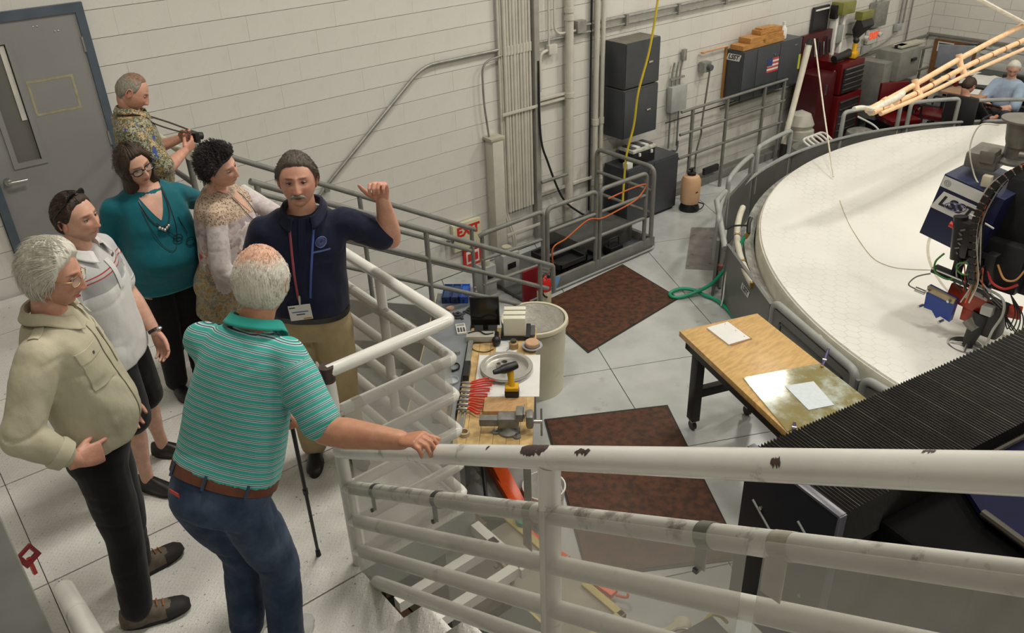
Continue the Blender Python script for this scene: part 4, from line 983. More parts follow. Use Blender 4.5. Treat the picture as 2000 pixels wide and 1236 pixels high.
for y_ in (2.95, 2.85, 2.75): MB().tube([(2.52, y_, -1.16), (2.74, y_, -1.16)], .006, 8).ob('rung', STEEL, t)
MB().tube(bez([(2.76, 2.55, -1.15), (2.80, 2.50, -1.12), (2.77, 2.45, -1.15), (2.74, 2.52, -1.17)], 6), .008, 8).ob('hook', ORG, t)
MB().tube([(2.78, 3.95, -.90), (2.52, 3.55, -.98)], .014, 10).ob('ram', BLKM, t)
MB().lathe([(0, 0), (.05, 0), (.045, .03), (0, .035)], (2.60, 3.26, -1.0), 20).ob('green_cap', M('green_cap', (.05, .30, .18), .4), t)
t = thing('white_bucket', (2.83, 3.52, FZ), 'white plastic bucket beside the orange hoist', 'bucket')
MB().lathe([(0, .006), (.12, .006), (.145, .30), (.155, .30), (.155, .285), (.148, .28), (.125, 0), (0, 0)], (2.93, 3.42, FZ), 32).ob('bucket', WHT, t)
MB().tube(bez([(2.79, 3.42, -.99), (2.86, 3.30, -1.03), (2.98, 3.28, -1.03), (3.07, 3.42, -.99)]), .003, 6).ob('bail_handle', STEEL, t)
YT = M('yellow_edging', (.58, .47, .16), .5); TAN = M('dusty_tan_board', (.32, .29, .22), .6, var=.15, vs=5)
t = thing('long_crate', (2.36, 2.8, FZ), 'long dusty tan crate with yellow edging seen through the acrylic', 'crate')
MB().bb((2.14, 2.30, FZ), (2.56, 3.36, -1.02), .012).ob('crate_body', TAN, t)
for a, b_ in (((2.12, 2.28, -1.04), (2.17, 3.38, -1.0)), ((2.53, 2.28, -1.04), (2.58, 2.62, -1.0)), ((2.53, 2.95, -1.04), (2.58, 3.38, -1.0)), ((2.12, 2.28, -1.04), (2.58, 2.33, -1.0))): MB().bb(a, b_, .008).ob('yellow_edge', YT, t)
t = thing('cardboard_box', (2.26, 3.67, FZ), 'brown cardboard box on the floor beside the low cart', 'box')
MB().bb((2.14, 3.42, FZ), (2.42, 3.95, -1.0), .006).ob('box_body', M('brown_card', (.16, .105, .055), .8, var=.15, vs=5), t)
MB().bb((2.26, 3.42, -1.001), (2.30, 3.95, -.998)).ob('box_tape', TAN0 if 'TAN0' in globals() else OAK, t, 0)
t = thing('low_cart', (2.0, 3.4, FZ), 'low cart with dark brown shelves under the deck edge seen through the acrylic', 'cart')
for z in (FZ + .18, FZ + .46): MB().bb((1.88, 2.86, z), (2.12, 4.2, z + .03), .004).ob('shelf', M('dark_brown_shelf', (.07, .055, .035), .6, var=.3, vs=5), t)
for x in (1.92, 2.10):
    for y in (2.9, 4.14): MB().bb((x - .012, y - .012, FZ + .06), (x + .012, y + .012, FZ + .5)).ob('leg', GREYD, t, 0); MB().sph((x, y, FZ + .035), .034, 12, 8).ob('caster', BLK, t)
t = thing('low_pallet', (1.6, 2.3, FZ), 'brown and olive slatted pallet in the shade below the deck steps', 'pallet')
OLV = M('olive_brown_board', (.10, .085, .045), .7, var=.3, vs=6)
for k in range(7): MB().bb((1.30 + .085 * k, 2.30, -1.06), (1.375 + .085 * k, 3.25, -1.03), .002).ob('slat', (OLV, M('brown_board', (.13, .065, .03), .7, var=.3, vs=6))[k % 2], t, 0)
t2 = thing('green_locker', (1.6, 3.7, FZ), 'dark grey-green locker in the shade under the deck edge', 'cabinet')
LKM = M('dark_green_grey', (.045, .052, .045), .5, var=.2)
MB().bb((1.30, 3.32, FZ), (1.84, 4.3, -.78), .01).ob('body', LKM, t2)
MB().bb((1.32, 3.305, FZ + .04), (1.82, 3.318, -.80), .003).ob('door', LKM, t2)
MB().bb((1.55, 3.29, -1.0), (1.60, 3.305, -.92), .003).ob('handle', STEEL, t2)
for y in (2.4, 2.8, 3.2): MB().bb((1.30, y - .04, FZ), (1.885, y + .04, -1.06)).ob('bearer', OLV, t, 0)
t = thing('wood_plank', (2.28, 3.5, FZ), 'weathered wooden plank leaning beside the low cart', 'plank')
bar((2.33, 3.95, -.72), (2.22, 2.9, -1.0), .10, .025, 'plank', M('weathered_wood', (.30, .21, .11), .6, var=.2, vs=8, st=(8, 2, 8)), t)
t = thing('rope_bundle', (2.75, 2.05, FZ), 'heap of beige rags and straps at the bottom of the view', 'rags')
m = MB(); random.seed(5)
for k in range(9): m.sph((2.72 + random.uniform(-.12, .12), 2.02 + random.uniform(-.1, .1), -1.16 + random.uniform(-.03, .06)), (.07, .06, .05), 12, 8)
me = remesh(m, .012, 4); me.materials.append(M('beige_cloth', (.55, .50, .36), .8, bs=30, bst=.6)); put('rag_heap', me, t)
MB().tube(bez([(2.88, 1.98, -1.12), (2.98, 1.98, -1.06), (3.05, 1.96, -1.10), (3.12, 1.95, -1.2)]), .012, 8).ob('yellow_strap', M('yellow_strap', (.42, .32, .03), .5), t)
MB().tube([(2.72 + .10 * math.cos(a), 1.95 + .10 * math.sin(a), -1.06) for a in [k * .39 for k in range(16)]], .008, 8, closed=True).ob('steel_hoop', STEEL, t)
t = thing('steel_housing', (1.85, 2.1, FZ), 'dark steel housing with bright plates under the stair rail', 'housing')
MB().bb((1.55, 1.2, FZ), (1.95, 2.5, -.62), .01).ob('body', GREYD, t)
for (y, z) in ((1.75, -.60), (1.52, -.60)): MB().bb((1.80, y, z - .02), (1.93, y + .12, z)).ob('bright_plate', M('bright_plate', (.8, .8, .8), .25, .6), t, 0)
MB().tube(fillet([(1.75, 1.9, -.62), (1.75, 1.9, -.52), (1.85, 1.7, -.52), (1.85, 1.7, -.62)], .04), .01, 8).ob('pipe_loop', STEEL, t)
# ---------------- big rolling bench with paper pad and glass plate ----------------
WA = math.radians(70.4); wu = V((math.cos(WA), math.sin(WA), 0)); wv = V((math.sin(WA), -math.cos(WA), 0)); W0 = V((4.815, 3.455, 0))
def wp(x, y, z): return W0 - wu * x + wv * y + V((0, 0, z))     # x: from the far left end toward the gantry, y: to the right
def wbx(mb, x0, y0, z0, x1, y1, z1, bev=0): return mb.box(wp((x0 + x1) / 2, (y0 + y1) / 2, (z0 + z1) / 2), (x1 - x0, y1 - y0, z1 - z0), WA, bev)
MAPLE = M('maple_bench_top', (.56, .35, .13), .33, var=.16, vs=4, st=(2, 9, 2), dirt=((.34, .18, .05), 4.5, .58, .85))
t = thing('maple_bench', wp(.76, 0, FZ), 'maple-topped bench on black casters carrying the pad and the glass plate', 'workbench')
wbx(MB(), 0, -.355, BT - .048, 1.52, .355, BT, .004).ob('bench_top', MAPLE, t)
m = MB(); wbx(m, .05, -.32, BT - .14, 1.48, -.26, BT - .048); wbx(m, .05, .26, BT - .14, 1.48, .32, BT - .048); wbx(m, .05, -.32, BT - .14, .12, .32, BT - .048); wbx(m, 1.41, -.32, BT - .14, 1.48, .32, BT - .048); m.ob('apron', BLKM, t, 0)
for x in (.16, 1.30):
    for y in (-.26, .26):
        wbx(MB(), x - .045, y - .035, FZ + .10, x + .045, y + .035, BT - .10, .004).ob('leg', BLKM, t)
        c = wp(x, y, FZ); m = MB(); m.cyl(c + wv * -.016 + V((0, 0, .04)), c + wv * .016 + V((0, 0, .04)), .04, n=20); m.ob('caster', BLK, t)
        MB().box(c + V((0, 0, .09)), (.05, .05, .02), WA).ob('caster_fork', STEEL, t, 0)
    wbx(MB(), x - .03, -.26, -.95, x + .03, .26, -.87, .004).ob('cross_bar', BLKM, t)
t = thing('paper_pad', wp(.22, -.05, BT), 'white paper pad lying on the maple bench', 'pad')
c = V((4.72, 3.29, BT)); 
MB().box(c + V((0, 0, .006)), (.20, .28, .012), math.radians(-15), .001).ob('sheets', PAP, t, 0)
MB().box(c + V((.01, -.012, .002)), (.20, .28, .003), math.radians(-13), 0).ob('backing_board', M('kraft_board', (.35, .17, .07), .6), t, 0)
for (a, b_) in ((.06, .12), (.07, .0), (.075, -.1)): MB().cyl(c + Matrix.Rotation(math.radians(-15), 3, 'Z') @ V((a, b_, .012)), c + Matrix.Rotation(math.radians(-15), 3, 'Z') @ V((a, b_, .0128)), .004, n=10).ob('punch_hole', INK, t, 0)
gm, nt, b = newmat('dusty_glass')
n = noise_s(nt, 3.5, 6, .65)
col = mixc(nt, n.step(.42, .66), (.40, .34, .16), (.60, .66, .60))
nt.links.new(col, b.inputs['Base Color']); b.inputs['Roughness'].default_value = .09; b.inputs['Specular IOR Level'].default_value = .8
tr = nt.nodes.new('ShaderNodeBsdfTransparent'); tr.inputs[0].default_value = (.86, .90, .80, 1); mx = nt.nodes.new('ShaderNodeMixShader'); nt.links.new((n.step(.42, .66) * .35 + .42).s, mx.inputs[0])
nt.links.new(tr.outputs[0], mx.inputs[1]); nt.links.new(b.outputs[0], mx.inputs[2]); nt.links.new(mx.outputs[0], nt.nodes['Material Output'].inputs[0])
t = thing('glass_plate', (4.47, 2.45, BT), 'greenish glass plate with dried white residue on the maple bench', 'glass plate')
MB().prism([(4.31, 2.84), (4.02, 2.27), (4.70, 2.08), (4.87, 2.58)], BT + .002, BT + .010).ob('plate', gm, t, 0)
t = tag(MB().prism([(4.435, 2.58), (4.315, 2.31), (4.49, 2.23), (4.63, 2.48)], BT + .0112, BT + .0125).ob('print_sheet', M('pale_blue_sheet', (.60, .66, .70), .45, var=.05, vs=30), None, 0), 'pale blue printed sheet lying on the glass plate', 'paper')
PUR = M('violet_clamp', (.04, .03, .12), .4)
for k, (cx, cy, an) in enumerate(((4.90, 2.57, .35), (4.06, 2.25, -2.6))):
    t = thing('spring_clamp', (cx, cy, BT), ('dark violet spring clamp at the right corner of the glass plate', 'dark spring clamp at the near corner of the glass plate')[k], 'clamp', 'spring clamps on the glass plate')
    d = V((math.cos(an), math.sin(an), 0)); s_ = V((-d.y, d.x, 0))
    for z, e in ((.012, .0), (.018, .05)):
        MB().tube([V((cx, cy, BT + z + .004)) - d * .07, V((cx, cy, BT + z + .008)), V((cx, cy, BT + z + e + .008)) + d * .09], [.008, .012, .010], 8, flat=.6).ob('jaw', PUR, t)
    MB().cyl(V((cx, cy, BT + .028)) - s_ * .014, V((cx, cy, BT + .028)) + s_ * .014, .012, n=12).ob('spring', STEEL, t)
    MB().sph(V((cx, cy, BT + .018)) - d * .07, (.012, .012, .008), 10, 6).ob('pad', M('orange_pad', (.6, .28, .04), .5), t)

# ---------------- telescope mirror and its ring ----------------
MX, MY, MR, MZ = 9.43, 1.22, 4.2, -.60
def sag(r):
    z = MZ - (MR * MR - r * r) / 39.6
    if r < 2.5: z -= .20 * (1 - (r / 2.5) ** 2) + .012
    return z
mm, nt, b = newmat('mirror_glass')
x, y, z = sep(nt, objco(nt))
# faint hexagonal core cells seen through the glass
k = 8.0
def hexd(ox, oy):
    px_ = (x * k + ox).mod(1.7320508) - .8660254; py_ = (y * k + oy).mod(1.0) - .5
    ax = px_.abs(); ay = py_.abs()
    return (ax * .8660254 + ay * .5).mx(ay)
d1 = hexd(100.0, 100.0); d2 = hexd(100.8660254, 100.5)
hx = d1.mn(d2)
line = hx.step(.455, .495)
rr = ((x * x) + (y * y)).pow(.5)
edge = rr.step(2.6, 4.1) * .40 + .05
brk = noise_s(nt, 1.6, 3).step(.36, .6)
c = mixc(nt, noise_s(nt, .55, 4).step(.3, .7), (.74, .735, .69), (.80, .795, .75))
c = mixc(nt, line * edge * brk, c, (.40, .385, .33))
c = mixc(nt, noise_s(nt, 130, 2).step(.735, .75) * .8, c, (.12, .10, .10))
nt.links.new(c, b.inputs['Base Color']); b.inputs['Roughness'].default_value = .30; b.inputs['Specular IOR Level'].default_value = .6
bump(nt, b, hx.step(.42, .5) * -1, .10, .004)
t = thing('telescope_mirror', (MX, MY, FZ), 'huge round cream-white telescope mirror filling the right of the hall', 'mirror')
prof = [(.02, -1.255), (3.9, -1.255), (4.17, -1.2), (4.195, -1.15), (4.2, -.63), (4.188, -.605)]
for i in range(0, 41):
    r = 4.18 * (1 - i / 40) ** .85 if i < 40 else .01
    prof.append((max(r, .01), sag(max(r, .01))))
MB().lathe(prof, (MX, MY, 0), 160).ob('glass_blank', mm, t, 50)
CR = M('cream_mirror_edge', (.60, .57, .47), .4)
MB().lathe([(4.195, -1.1), (4.225, -1.1), (4.225, -.66), (4.205, -.62), (4.195, -.62), (4.195, -1.1)], (MX, MY, 0), 160).ob('edge_band', CR, t, 50)
MB().lathe([(2.49, sag(2.51) + .001), (2.505, sag(2.51) + .004), (2.52, sag(2.51) + .001), (2.505, sag(2.51) - .004), (2.49, sag(2.51) + .001)], (MX, MY, 0), 128).ob('inner_seam', M('seam_beige', (.50, .47, .38), .4), t)  # seam ring in a darker beige than the glass
an = math.radians(155); q = V((MX + 4.225 * math.cos(an), MY + 4.225 * math.sin(an), -.72)); dn_ = V((math.cos(an), math.sin(an), 0))
MB().lathe([(0, 0), (.075, 0), (.075, .02), (.05, .025), (.045, .06), (0, .06)], q, 28, rot=Matrix.Rotation(an, 3, 'Z') @ Matrix.Rotation(PI / 2, 3, 'Y')).ob('edge_hub', WCON, t)
# drum and polygonal guard panels around the mirror
t = thing('mirror_turntable', (MX, MY, FZ), 'grey turntable ring with guard panels surrounding the mirror', 'turntable')
SKIRT = M('crinkled_film', (.33, .33, .31), .25, .2, var=.3, vs=7, bs=18, bst=.9, bd=.02)
MB().lathe([(4.24, -1.2), (4.24, -.78), (4.28, -.76), (4.34, -.74), (4.35, -1.2), (4.24, -1.2)], (MX, MY, 0), 120).ob('film_skirt', SKIRT, t)
m = MB()
for k in range(150):
    a = math.radians(148 + k * .42); c = V((MX + 4.305 * math.cos(a), MY + 4.305 * math.sin(a), -.735))
    m.box(c, (.10, .012, .03), a)
tag(m.ob('brush_strip', M('brush_grey', (.16, .155, .13), .5, var=.5, vs=30), t, 0), kind='stuff')
for a0, a1 in ((118, 128), (128.5, 136), (136.5, 142)):
    P = [V((MX + 4.42 * math.cos(math.radians(a)), MY + 4.42 * math.sin(math.radians(a)), -.66)) for a in np.linspace(a0, a1, 6)]
    MB().tube(P, .034, 10).ob('bumper_segment', CR, t)
    e = P[-1]; MB().box(e, (.05, .05, .06), math.radians(a1)).ob('brass_bracket', MATS['brass'], t, 0)
PV = [(6.42, 4.60), (5.70, 3.56), (5.20, 2.42), (4.99, 1.22), (5.12, .0), (5.6, -1.3)]
PAN = M('guard_panel_grey', (.135, .135, .125), .35, var=.08, vs=3)
def panel(p, q, z1, par, th=.03, mt_=PAN, nm='guard_panel'):
    a, b_ = V((*p, 0)), V((*q, 0)); d = (b_ - a).normalized(); n_ = V((-d.y, d.x, 0)) * th / 2; g_ = d * .008
    return MB().prism([tuple((a + g_ + n_)[:2]), tuple((b_ - g_ + n_)[:2]), tuple((b_ - g_ - n_)[:2]), tuple((a + g_ - n_)[:2])], FZ + .02, z1).ob(nm, mt_, par, 0)
for i, (p, q) in enumerate(zip(PV, PV[1:])): panel(p, q, -.62, t)
def lp2(p, q, f): return (p[0] + (q[0] - p[0]) * f, p[1] + (q[1] - p[1]) * f)
for i in range(1, 5):
    p, q = PV[i], PV[i + 1]; a, b_ = lp2(p, q, .03), lp2(p, q, .95)
    MB().tube(fillet([(*a, -.62 - .35), (*a, -.575), (*b_, -.575), (*b_, -.62 - .35)], .08), .034, 14).ob('bumper_pipe', GREYL, t)
    d = (V((*q, 0)) - V((*p, 0))).normalized(); n_ = V((d.y, -d.x, 0)); o_ = V((*lp2(p, q, .5), 0)) + n_ * .02
    L_ = (V((*q, 0)) - V((*p, 0))).length * .36
    m = MB()
    for (x0, x1, z0, z1) in ((-L_, L_, -.72, -.70), (-L_, L_, -1.2, -1.18), (-L_, -L_ + .02, -1.2, -.7), (L_ - .02, L_, -1.2, -.7)): m.box(o_ + d * (x0 + x1) / 2 + V((0, 0, (z0 + z1) / 2)), (x1 - x0, .008, z1 - z0), math.atan2(d.y, d.x))
    m.ob('panel_recess', GREYD, t, 0)
# signs on the panels
d = (V((*PV[1], 0)) - V((*PV[0], 0))).normalized(); nrm = V((d.y, -d.x, 0))
c = V((*lp2(PV[0], PV[1], .52), -.80)) + nrm * .018
rhomb_sign(t, frame(c, d, (0, 0, 1)), .21, .075, None, INK, WSIGN, .075)
d = (V((*PV[2], 0)) - V((*PV[1], 0))).normalized(); nrm = V((d.y, -d.x, 0))
c = V((*lp2(PV[1], PV[2], .44), -.88)) + nrm * .022; f_ = frame(c, d, (0, 0, 1))
MB().prism([(-.23, -.09), (.23, -.09), (.23, .09), (-.23, .09)], 0, .004, f_).ob('monitor_frame', WSIGN, t, 0)
MB().prism([(-.11, -.045), (.13, -.045), (.13, .05), (-.11, .05)], .004, .008, f_).ob('window', BLK, t, 0)
# far side: panels and guard loops on a ring of radius 4.62
def rp(a, r=4.62, z=0): return (MX + r * math.cos(math.radians(a)), MY + r * math.sin(math.radians(a)), z)
angs = [131, 117, 104, 91.5, 79.5, 66, 55.5, 42, 30, 16, 2, -12]
for a, b_ in zip(angs, angs[1:]): panel(rp(a)[:2], rp(b_)[:2], -.70 if a < 110 else -.62, t)
MB().tube([rp(a, 4.60, -.69) for a in np.linspace(110, -12, 60)], .022, 8).ob('ring_pipe', GREYL, t)
loops = [(128, 118.5, -.48), (116.5, 105, -.40), (103, 92.5, -.36), (79.2, 67, -.34), (65, 56, -.36), (54.2, 42, -.40), (41, 30, -.42), (28, 16, -.42)]
for a, b_, zt in loops:
    P = [rp(a, 4.62, -.95), rp(a, 4.62, zt)] + [rp(x_, 4.62, zt) for x_ in np.linspace(a, b_, 5)[1:-1]] + [rp(b_, 4.62, zt), rp(b_, 4.62, -.95)]
    MB().tube(fillet(P, .06, 4), .028, 12).ob('guard_loop', GREYL, t)
    if a > 91: MB().tube([rp(a, 4.62, zt - .32), rp(b_, 4.62, zt - .32)], .02, 10).ob('guard_rail', GREYL, t)
MB().tube([rp(132, 4.55, -.66), rp(124, 4.66, -.42), rp(118.5, 4.62, -.48)], .03, 10).ob('brace', GREYL, t)
# pale gate board and red latch near the hose
t = thing('gate_board', (6.75, 4.95, FZ), 'pale grey upright board with slots beside the green hose connection', 'board')
gd = (V((7.40, 5.36, 0)) - V((6.62, 4.80, 0))).normalized()
f_ = frame((6.62, 4.80, FZ), gd, (0, 0, 1))
MB().prism([(-.04, .02), (.34, .02), (.36, .50), (.26, .56), (.02, .54)], 0, .025, f_).ob('board', M('pale_grey_board', (.36, .37, .35), .4), t, 0)
for (u_, v_, h_) in ((.18, .40, .05), (.12, .25, .03), (.10, .12, .02)): MB().prism([(u_ - .012, v_ - h_), (u_ + .012, v_ - h_), (u_ + .012, v_ + h_), (u_ - .012, v_ + h_)], .0245, .030, f_).ob('slot', BLK, t, 0)
MB().box((6.50, 4.72, -.96), (.05, .05, .06), .5).ob('latch', M('pinkish_red', (.3, .10, .09), .5), t, 0)
t = thing('ground_sheet', (7.3, 5.5, FZ), 'dusty brownish-grey film sheet lying on the floor left of the turntable', 'sheet')
MB().prism([(6.70, 5.33), (7.62, 6.02), (8.02, 5.62), (6.97, 5.02)], FZ + .001, FZ + .003).ob('film', M('dusty_film', (.20, .185, .175), .35, var=.2, vs=6, dirt=((.05, .045, .04), 9, .60, .66)), t, 0)
GRN = M('green_hose', (.01, .30, .16), .4, var=.06)
t = thing('green_hose', (6.2, 4.8, FZ), 'green water hose looping from the turntable edge onto the floor', 'hose')
MB().tube(bez([(6.60, 4.53, -.57), (6.53, 4.56, -.72), (6.43, 4.62, -.93), (6.38, 4.73, -1.12), (6.28, 4.84, -1.22), (6.14, 4.90, -1.247), (6.07, 4.97, -1.248), (6.12, 5.04, -1.248), (6.24, 5.01, -1.23), (6.31, 4.90, -1.225), (6.34, 4.76, -1.245), (6.35, 4.62, -1.248), (6.28, 4.42, -1.248), (6.18, 4.25, -1.248)], 8), .019, 12).ob('hose', GRN, t)
MB().tube([(6.62, 4.51, -.54), (6.60, 4.53, -.59)], .023, 12).ob('coupling', MATS['brass'], t)
m = MB(); m.tube(bez([(6.62, 4.51, -.54), (6.67, 4.55, -.46), (6.72, 4.57, -.42)]), .022, 10); m.tube(bez([(6.66, 4.55, -.48), (6.60, 4.66, -.50), (6.55, 4.72, -.54)]), .010, 8); m.ob('valve', BLK, t)
tag(MB().tube(bez([(6.38, 4.52, -.72), (6.36, 4.54, -.95), (6.30, 4.50, -1.15), (6.28, 4.50, -1.24)]), .008, 8).ob('white_tube', WHT), 'thin white tube hanging beside the grey sign panel', 'tube')

# ---------------- hanging cream sling and ropes ----------------
SLG = M('cream_sling', (.80, .53, .31), .7, var=.12, vs=12, bs=40, bst=.5); SLW = M('white_sling', (.70, .66, .56), .7, var=.1, vs=20, bs=60, bst=.5)
t = thing('lifting_sling', (9.2, 4.2, .2), 'long cream padded lifting sling stretched above the mirror', 'sling')
P0 = V((7.68, 4.2, .56)); 
def sl(p, dz=0, dy=0): return V((p[0], 4.2 + dy, p[1] + dz))
ln1 = [(8.0, .475), (8.89, .565), (10.02, .70), (11.4, .83), (13, .98), (15.5 - .9, 1.12)]
ln2 = [(8.0, .465), (8.89, .50), (10.02, .60), (11.4, .66), (13, .75), (14.6, .84)]
ln3 = [(8.05, .455), (8.95, .475), (10.05, .54), (11.4, .585), (13, .66), (14.6, .74)]
for L3, r, dy in ((ln1, .030, .03), (ln2, .030, -.03), (ln3, .022, -.09)):
    MB().tube(bez([sl(p, 0, dy) for p in L3], 6), r, 10).ob('sling_tube', SLG, t)
MB().tube(bez([(7.68, 4.2, .565), (7.84, 4.2, .545), (8.02, 4.18, .49)]), [.022] * 17, 10).ob('end_tube', SLW, t)
MB().tube(bez([(8.0, 4.2, .46), (8.2, 4.18, .50), (8.45, 4.17, .53), (8.6, 4.2, .54)]), [.035] * 25, 10).ob('wrap', SLW, t)
for (x_, z0, z1) in ((8.89, .44, .62), (9.8, .52, .73), (8.30, .45, .54)): MB().tube([(x_, 4.24, z1), (x_, 4.20, (z0 + z1) / 2), (x_, 4.12, z0)], .034, 10).ob('cross_tie', SLG, t)
for k in range(15):
    x_ = 8.15 + .33 * k; z_ = np.interp(x_, [p[0] for p in ln2], [p[1] for p in ln2])
    MB().tube([(x_, 4.17, z_), (x_ + .012, 4.17, z_)], .034, 10).ob('binding', M('rust_binding', (.28, .13, .06), .6), t)
tag(MB().tube([(9.2, 4.2, 1.53), (9.93, 4.2, 1.29), (11.26, 4.2, .86), (14.5, 4.2, -.1)], .022, 8).ob('cream_rope', SLW), 'cream rope crossing the top right corner of the view', 'rope')
tag(MB().tube([(9.66, 5.96, .68), (9.26, 5.46, .0), (8.87, 4.96, -.655)], .010, 8).ob('hanging_rope', SLW), 'thin white rope hanging diagonally from the A-frame top onto the mirror edge', 'rope')
def onm(x_, y_): return V((x_, y_, sag(math.hypot(x_ - MX, y_ - MY)) + .004))
tag(MB().tube(bez([onm(8.45, 4.6), onm(8.2, 4.38), onm(7.92, 4.11), onm(7.54, 3.67), onm(7.50, 3.47), onm(7.61, 3.33), onm(7.84, 3.18)], 8), .0038, 6).ob('thin_line', M('beige_line', (.52, .45, .33), .6)), 'thin beige line lying in a curve on the mirror surface', 'cord')

# ---------------- polishing machine over the mirror ----------------
NAVY = M('navy_enamel', (.010, .014, .055), .35, var=.08); NAVYT = M('navy_top', (.035, .045, .10), .35)
STM = M('motor_grey', (.20, .19, .17), .38, .4, var=.1, vs=10)
t = thing('polishing_head', (6.9, 2.5, -.8), 'polishing head with navy sign box, blue actuator and cable chain above the mirror', 'machine')
bq = frame((6.80, 2.93, -.07), (0, -.985, -.17), (0, -.10, 1))   # lower left corner of the sign face
m = MB(); fq = lambda u_, v_, w_=0: bq @ V((u_, v_, w_))
m.rings([[fq(0, 0), fq(.50, 0), fq(.50, .56), fq(0, .56)], [fq(0, 0, -.55), fq(.50, 0, -.55), fq(.50, .56, -.55), fq(0, .56, -.55)]]); m.ob('sign_box', NAVY, t, 0)
m = MB(); m.rings([[fq(0, .56), fq(.5, .56), fq(.5, .56, -.55), fq(0, .56, -.55)], [fq(0, .563), fq(.5, .563), fq(.5, .563, -.55), fq(0, .563, -.55)]]); m.ob('box_top', NAVYT, t, 0)
MB().prism([(.005, .455), (.37, .455), (.37, .55), (.005, .55)], .001, .003, bq).ob('name_strip', WSIGN, t, 0)
m = MB(); m.tube([bq @ V((.05 + .026 * math.cos(a), .503 + .026 * math.sin(a), .005)) for a in np.linspace(0, 2 * PI, 20)[:-1]], .0025, 6, closed=True); m.tube([bq @ V((.05 + .013 * math.cos(a), .503 + .013 * math.sin(a), .005)) for a in np.linspace(0, 2 * PI, 14)[:-1]], .0025, 6, closed=True); m.ob('round_emblem', GREYL, t)
lm = bq @ Matrix.Translation((.195, .345, .002))
sh = .06; q = [(-.20, -.09), (.145, -.09), (.20, .08), (-.145, .08)]
MB().prism(q, 0, .002, lm).ob('logo_plate', WSIGN, t, 0)
MB().tube([lm @ V((.085 * math.cos(a) - .01, .035 * math.sin(a) - .002 + .02 * math.cos(a), .003)) for a in np.linspace(0, 2 * PI, 24)[:-1]], .004, 6, closed=True).ob('logo_swirl', M('violet_swirl', (.16, .13, .32), .4), t)
m = MB(); m.rings([[lm @ V((.055 * math.cos(a) - .005, .022 * math.sin(a) + .014 * math.cos(a), z_)) for a in np.linspace(0, 2 * PI, 24)[:-1]] for z_ in (.002, .0032)]); m.ob('logo_swirl', MATS['violet_swirl'], t, 0)
text('lettering', 'LSST', .125, lm @ Matrix.Translation((0, 0, .0042)), INK, t, .004, .0006, .28, 1.12)
# motor on top
MB().box((7.10, 2.66, .60), (.34, .24, .13), .1, .02).ob('gearbox', STM, t)
MB().box((6.98, 2.60, .66), (.16, .12, .10), .1, .02).ob('gearbox_cover', STM, t)
MB().lathe([(0, .0), (.15, 0), (.15, .02), (.10, .04), (.10, .22), (.075, .235), (0, .235)], (7.14, 2.46, .60), 32).ob('motor_flange', STM, t)
MB().lathe([(0, 0), (.085, 0), (.10, .05), (.12, .20), (.165, .205), (.165, .22), (.12, .225), (0, .215)], (7.10, 2.46, .74), 36).ob('motor_bell', STM, t)
MB().tube([(6.9, 2.36, .74), (6.9, 2.28, .745)], .025, 12).ob('motor_stub', STM, t)
MB().tube(bez([(7.0, 2.60, .90), (6.95, 2.72, .88), (6.92, 2.74, .7), (6.92, 2.66, .5), (6.9, 2.58, .42)]), .006, 8).ob('hose_loop', SLW, t)
MB().box((6.84, 2.52, .50), (.06, .07, .09), .1, .01).ob('valve_block', M('cream_valve', (.55, .5, .38), .4), t)
# black column and arm going out to the right
m = MB(); m.box((7.25, 2.12, .05), (.5, .62, .95), 0, .03); m.box((7.3, 1.8, .2), (.6, .5, 1.1), 0, .03); m.box((7.05, 2.32, -.20), (.3, .42, .42), 0, .03); m.ob('column', BLKM, t)
m = MB()
# cable chain: curved ladder of links
cp = [(2.02, .82), (2.18, .78), (2.31, .64), (2.38, .45), (2.40, .28), (2.38, .12), (2.34, -.05), (2.30, -.22)]
curve = bez([(6.62, a, b_) for a, b_ in cp], 3)
for i, (a, b_) in enumerate(zip(curve, curve[1:])):
    c_ = (a + b_) / 2; d_ = (b_ - a).normalized(); n2 = V((0, -d_.z, d_.y))
    for s_ in (0, -.13): 
        f_ = frame(c_ + n2 * 0 + V((s_, 0, 0)), d_, (1, 0, 0)); me = MB().box((0, 0, 0), ((b_ - a).length * .8, .012, .05), 0).mesh('x'); me.transform(f_); put('chain_link', me, t, 0).data.materials.append(BLK)
    MB().tube([c_ + V((0, 0, 0)), c_ + V((-.13, 0, 0))], .010, 6).ob('chain_pin', BLK, t)
WC = [(.55, .52, .45), (.50, .10, .03), (.35, .34, .32), (.05, .20, .08), (.6, .3, .1)]
for k in range(8):
    off = V((-.02 - .013 * k, .012 * math.sin(k * 2.3), .0))
    MB().tube(bez([p + off + V((0, .015 * math.sin(i * .9 + k), 0)) for i, p in enumerate(curve[::3])] + [(6.55 - .02 * k, 2.30 + .03 * math.sin(k), -.36)], 3), .006, 6).ob('cable', pal('wire_%d' % (k % 5), WC[k % 5]), t)
for k in range(4): MB().tube(bez([(6.74, 2.30 + .018 * k, .64), (6.72, 2.40 + .018 * k, .50), (6.70, 2.45 + .012 * k, .30), (6.70, 2.48 + .01 * k, .05)]), .008, 8).ob('grey_hose', MATS['wire_2'], t)
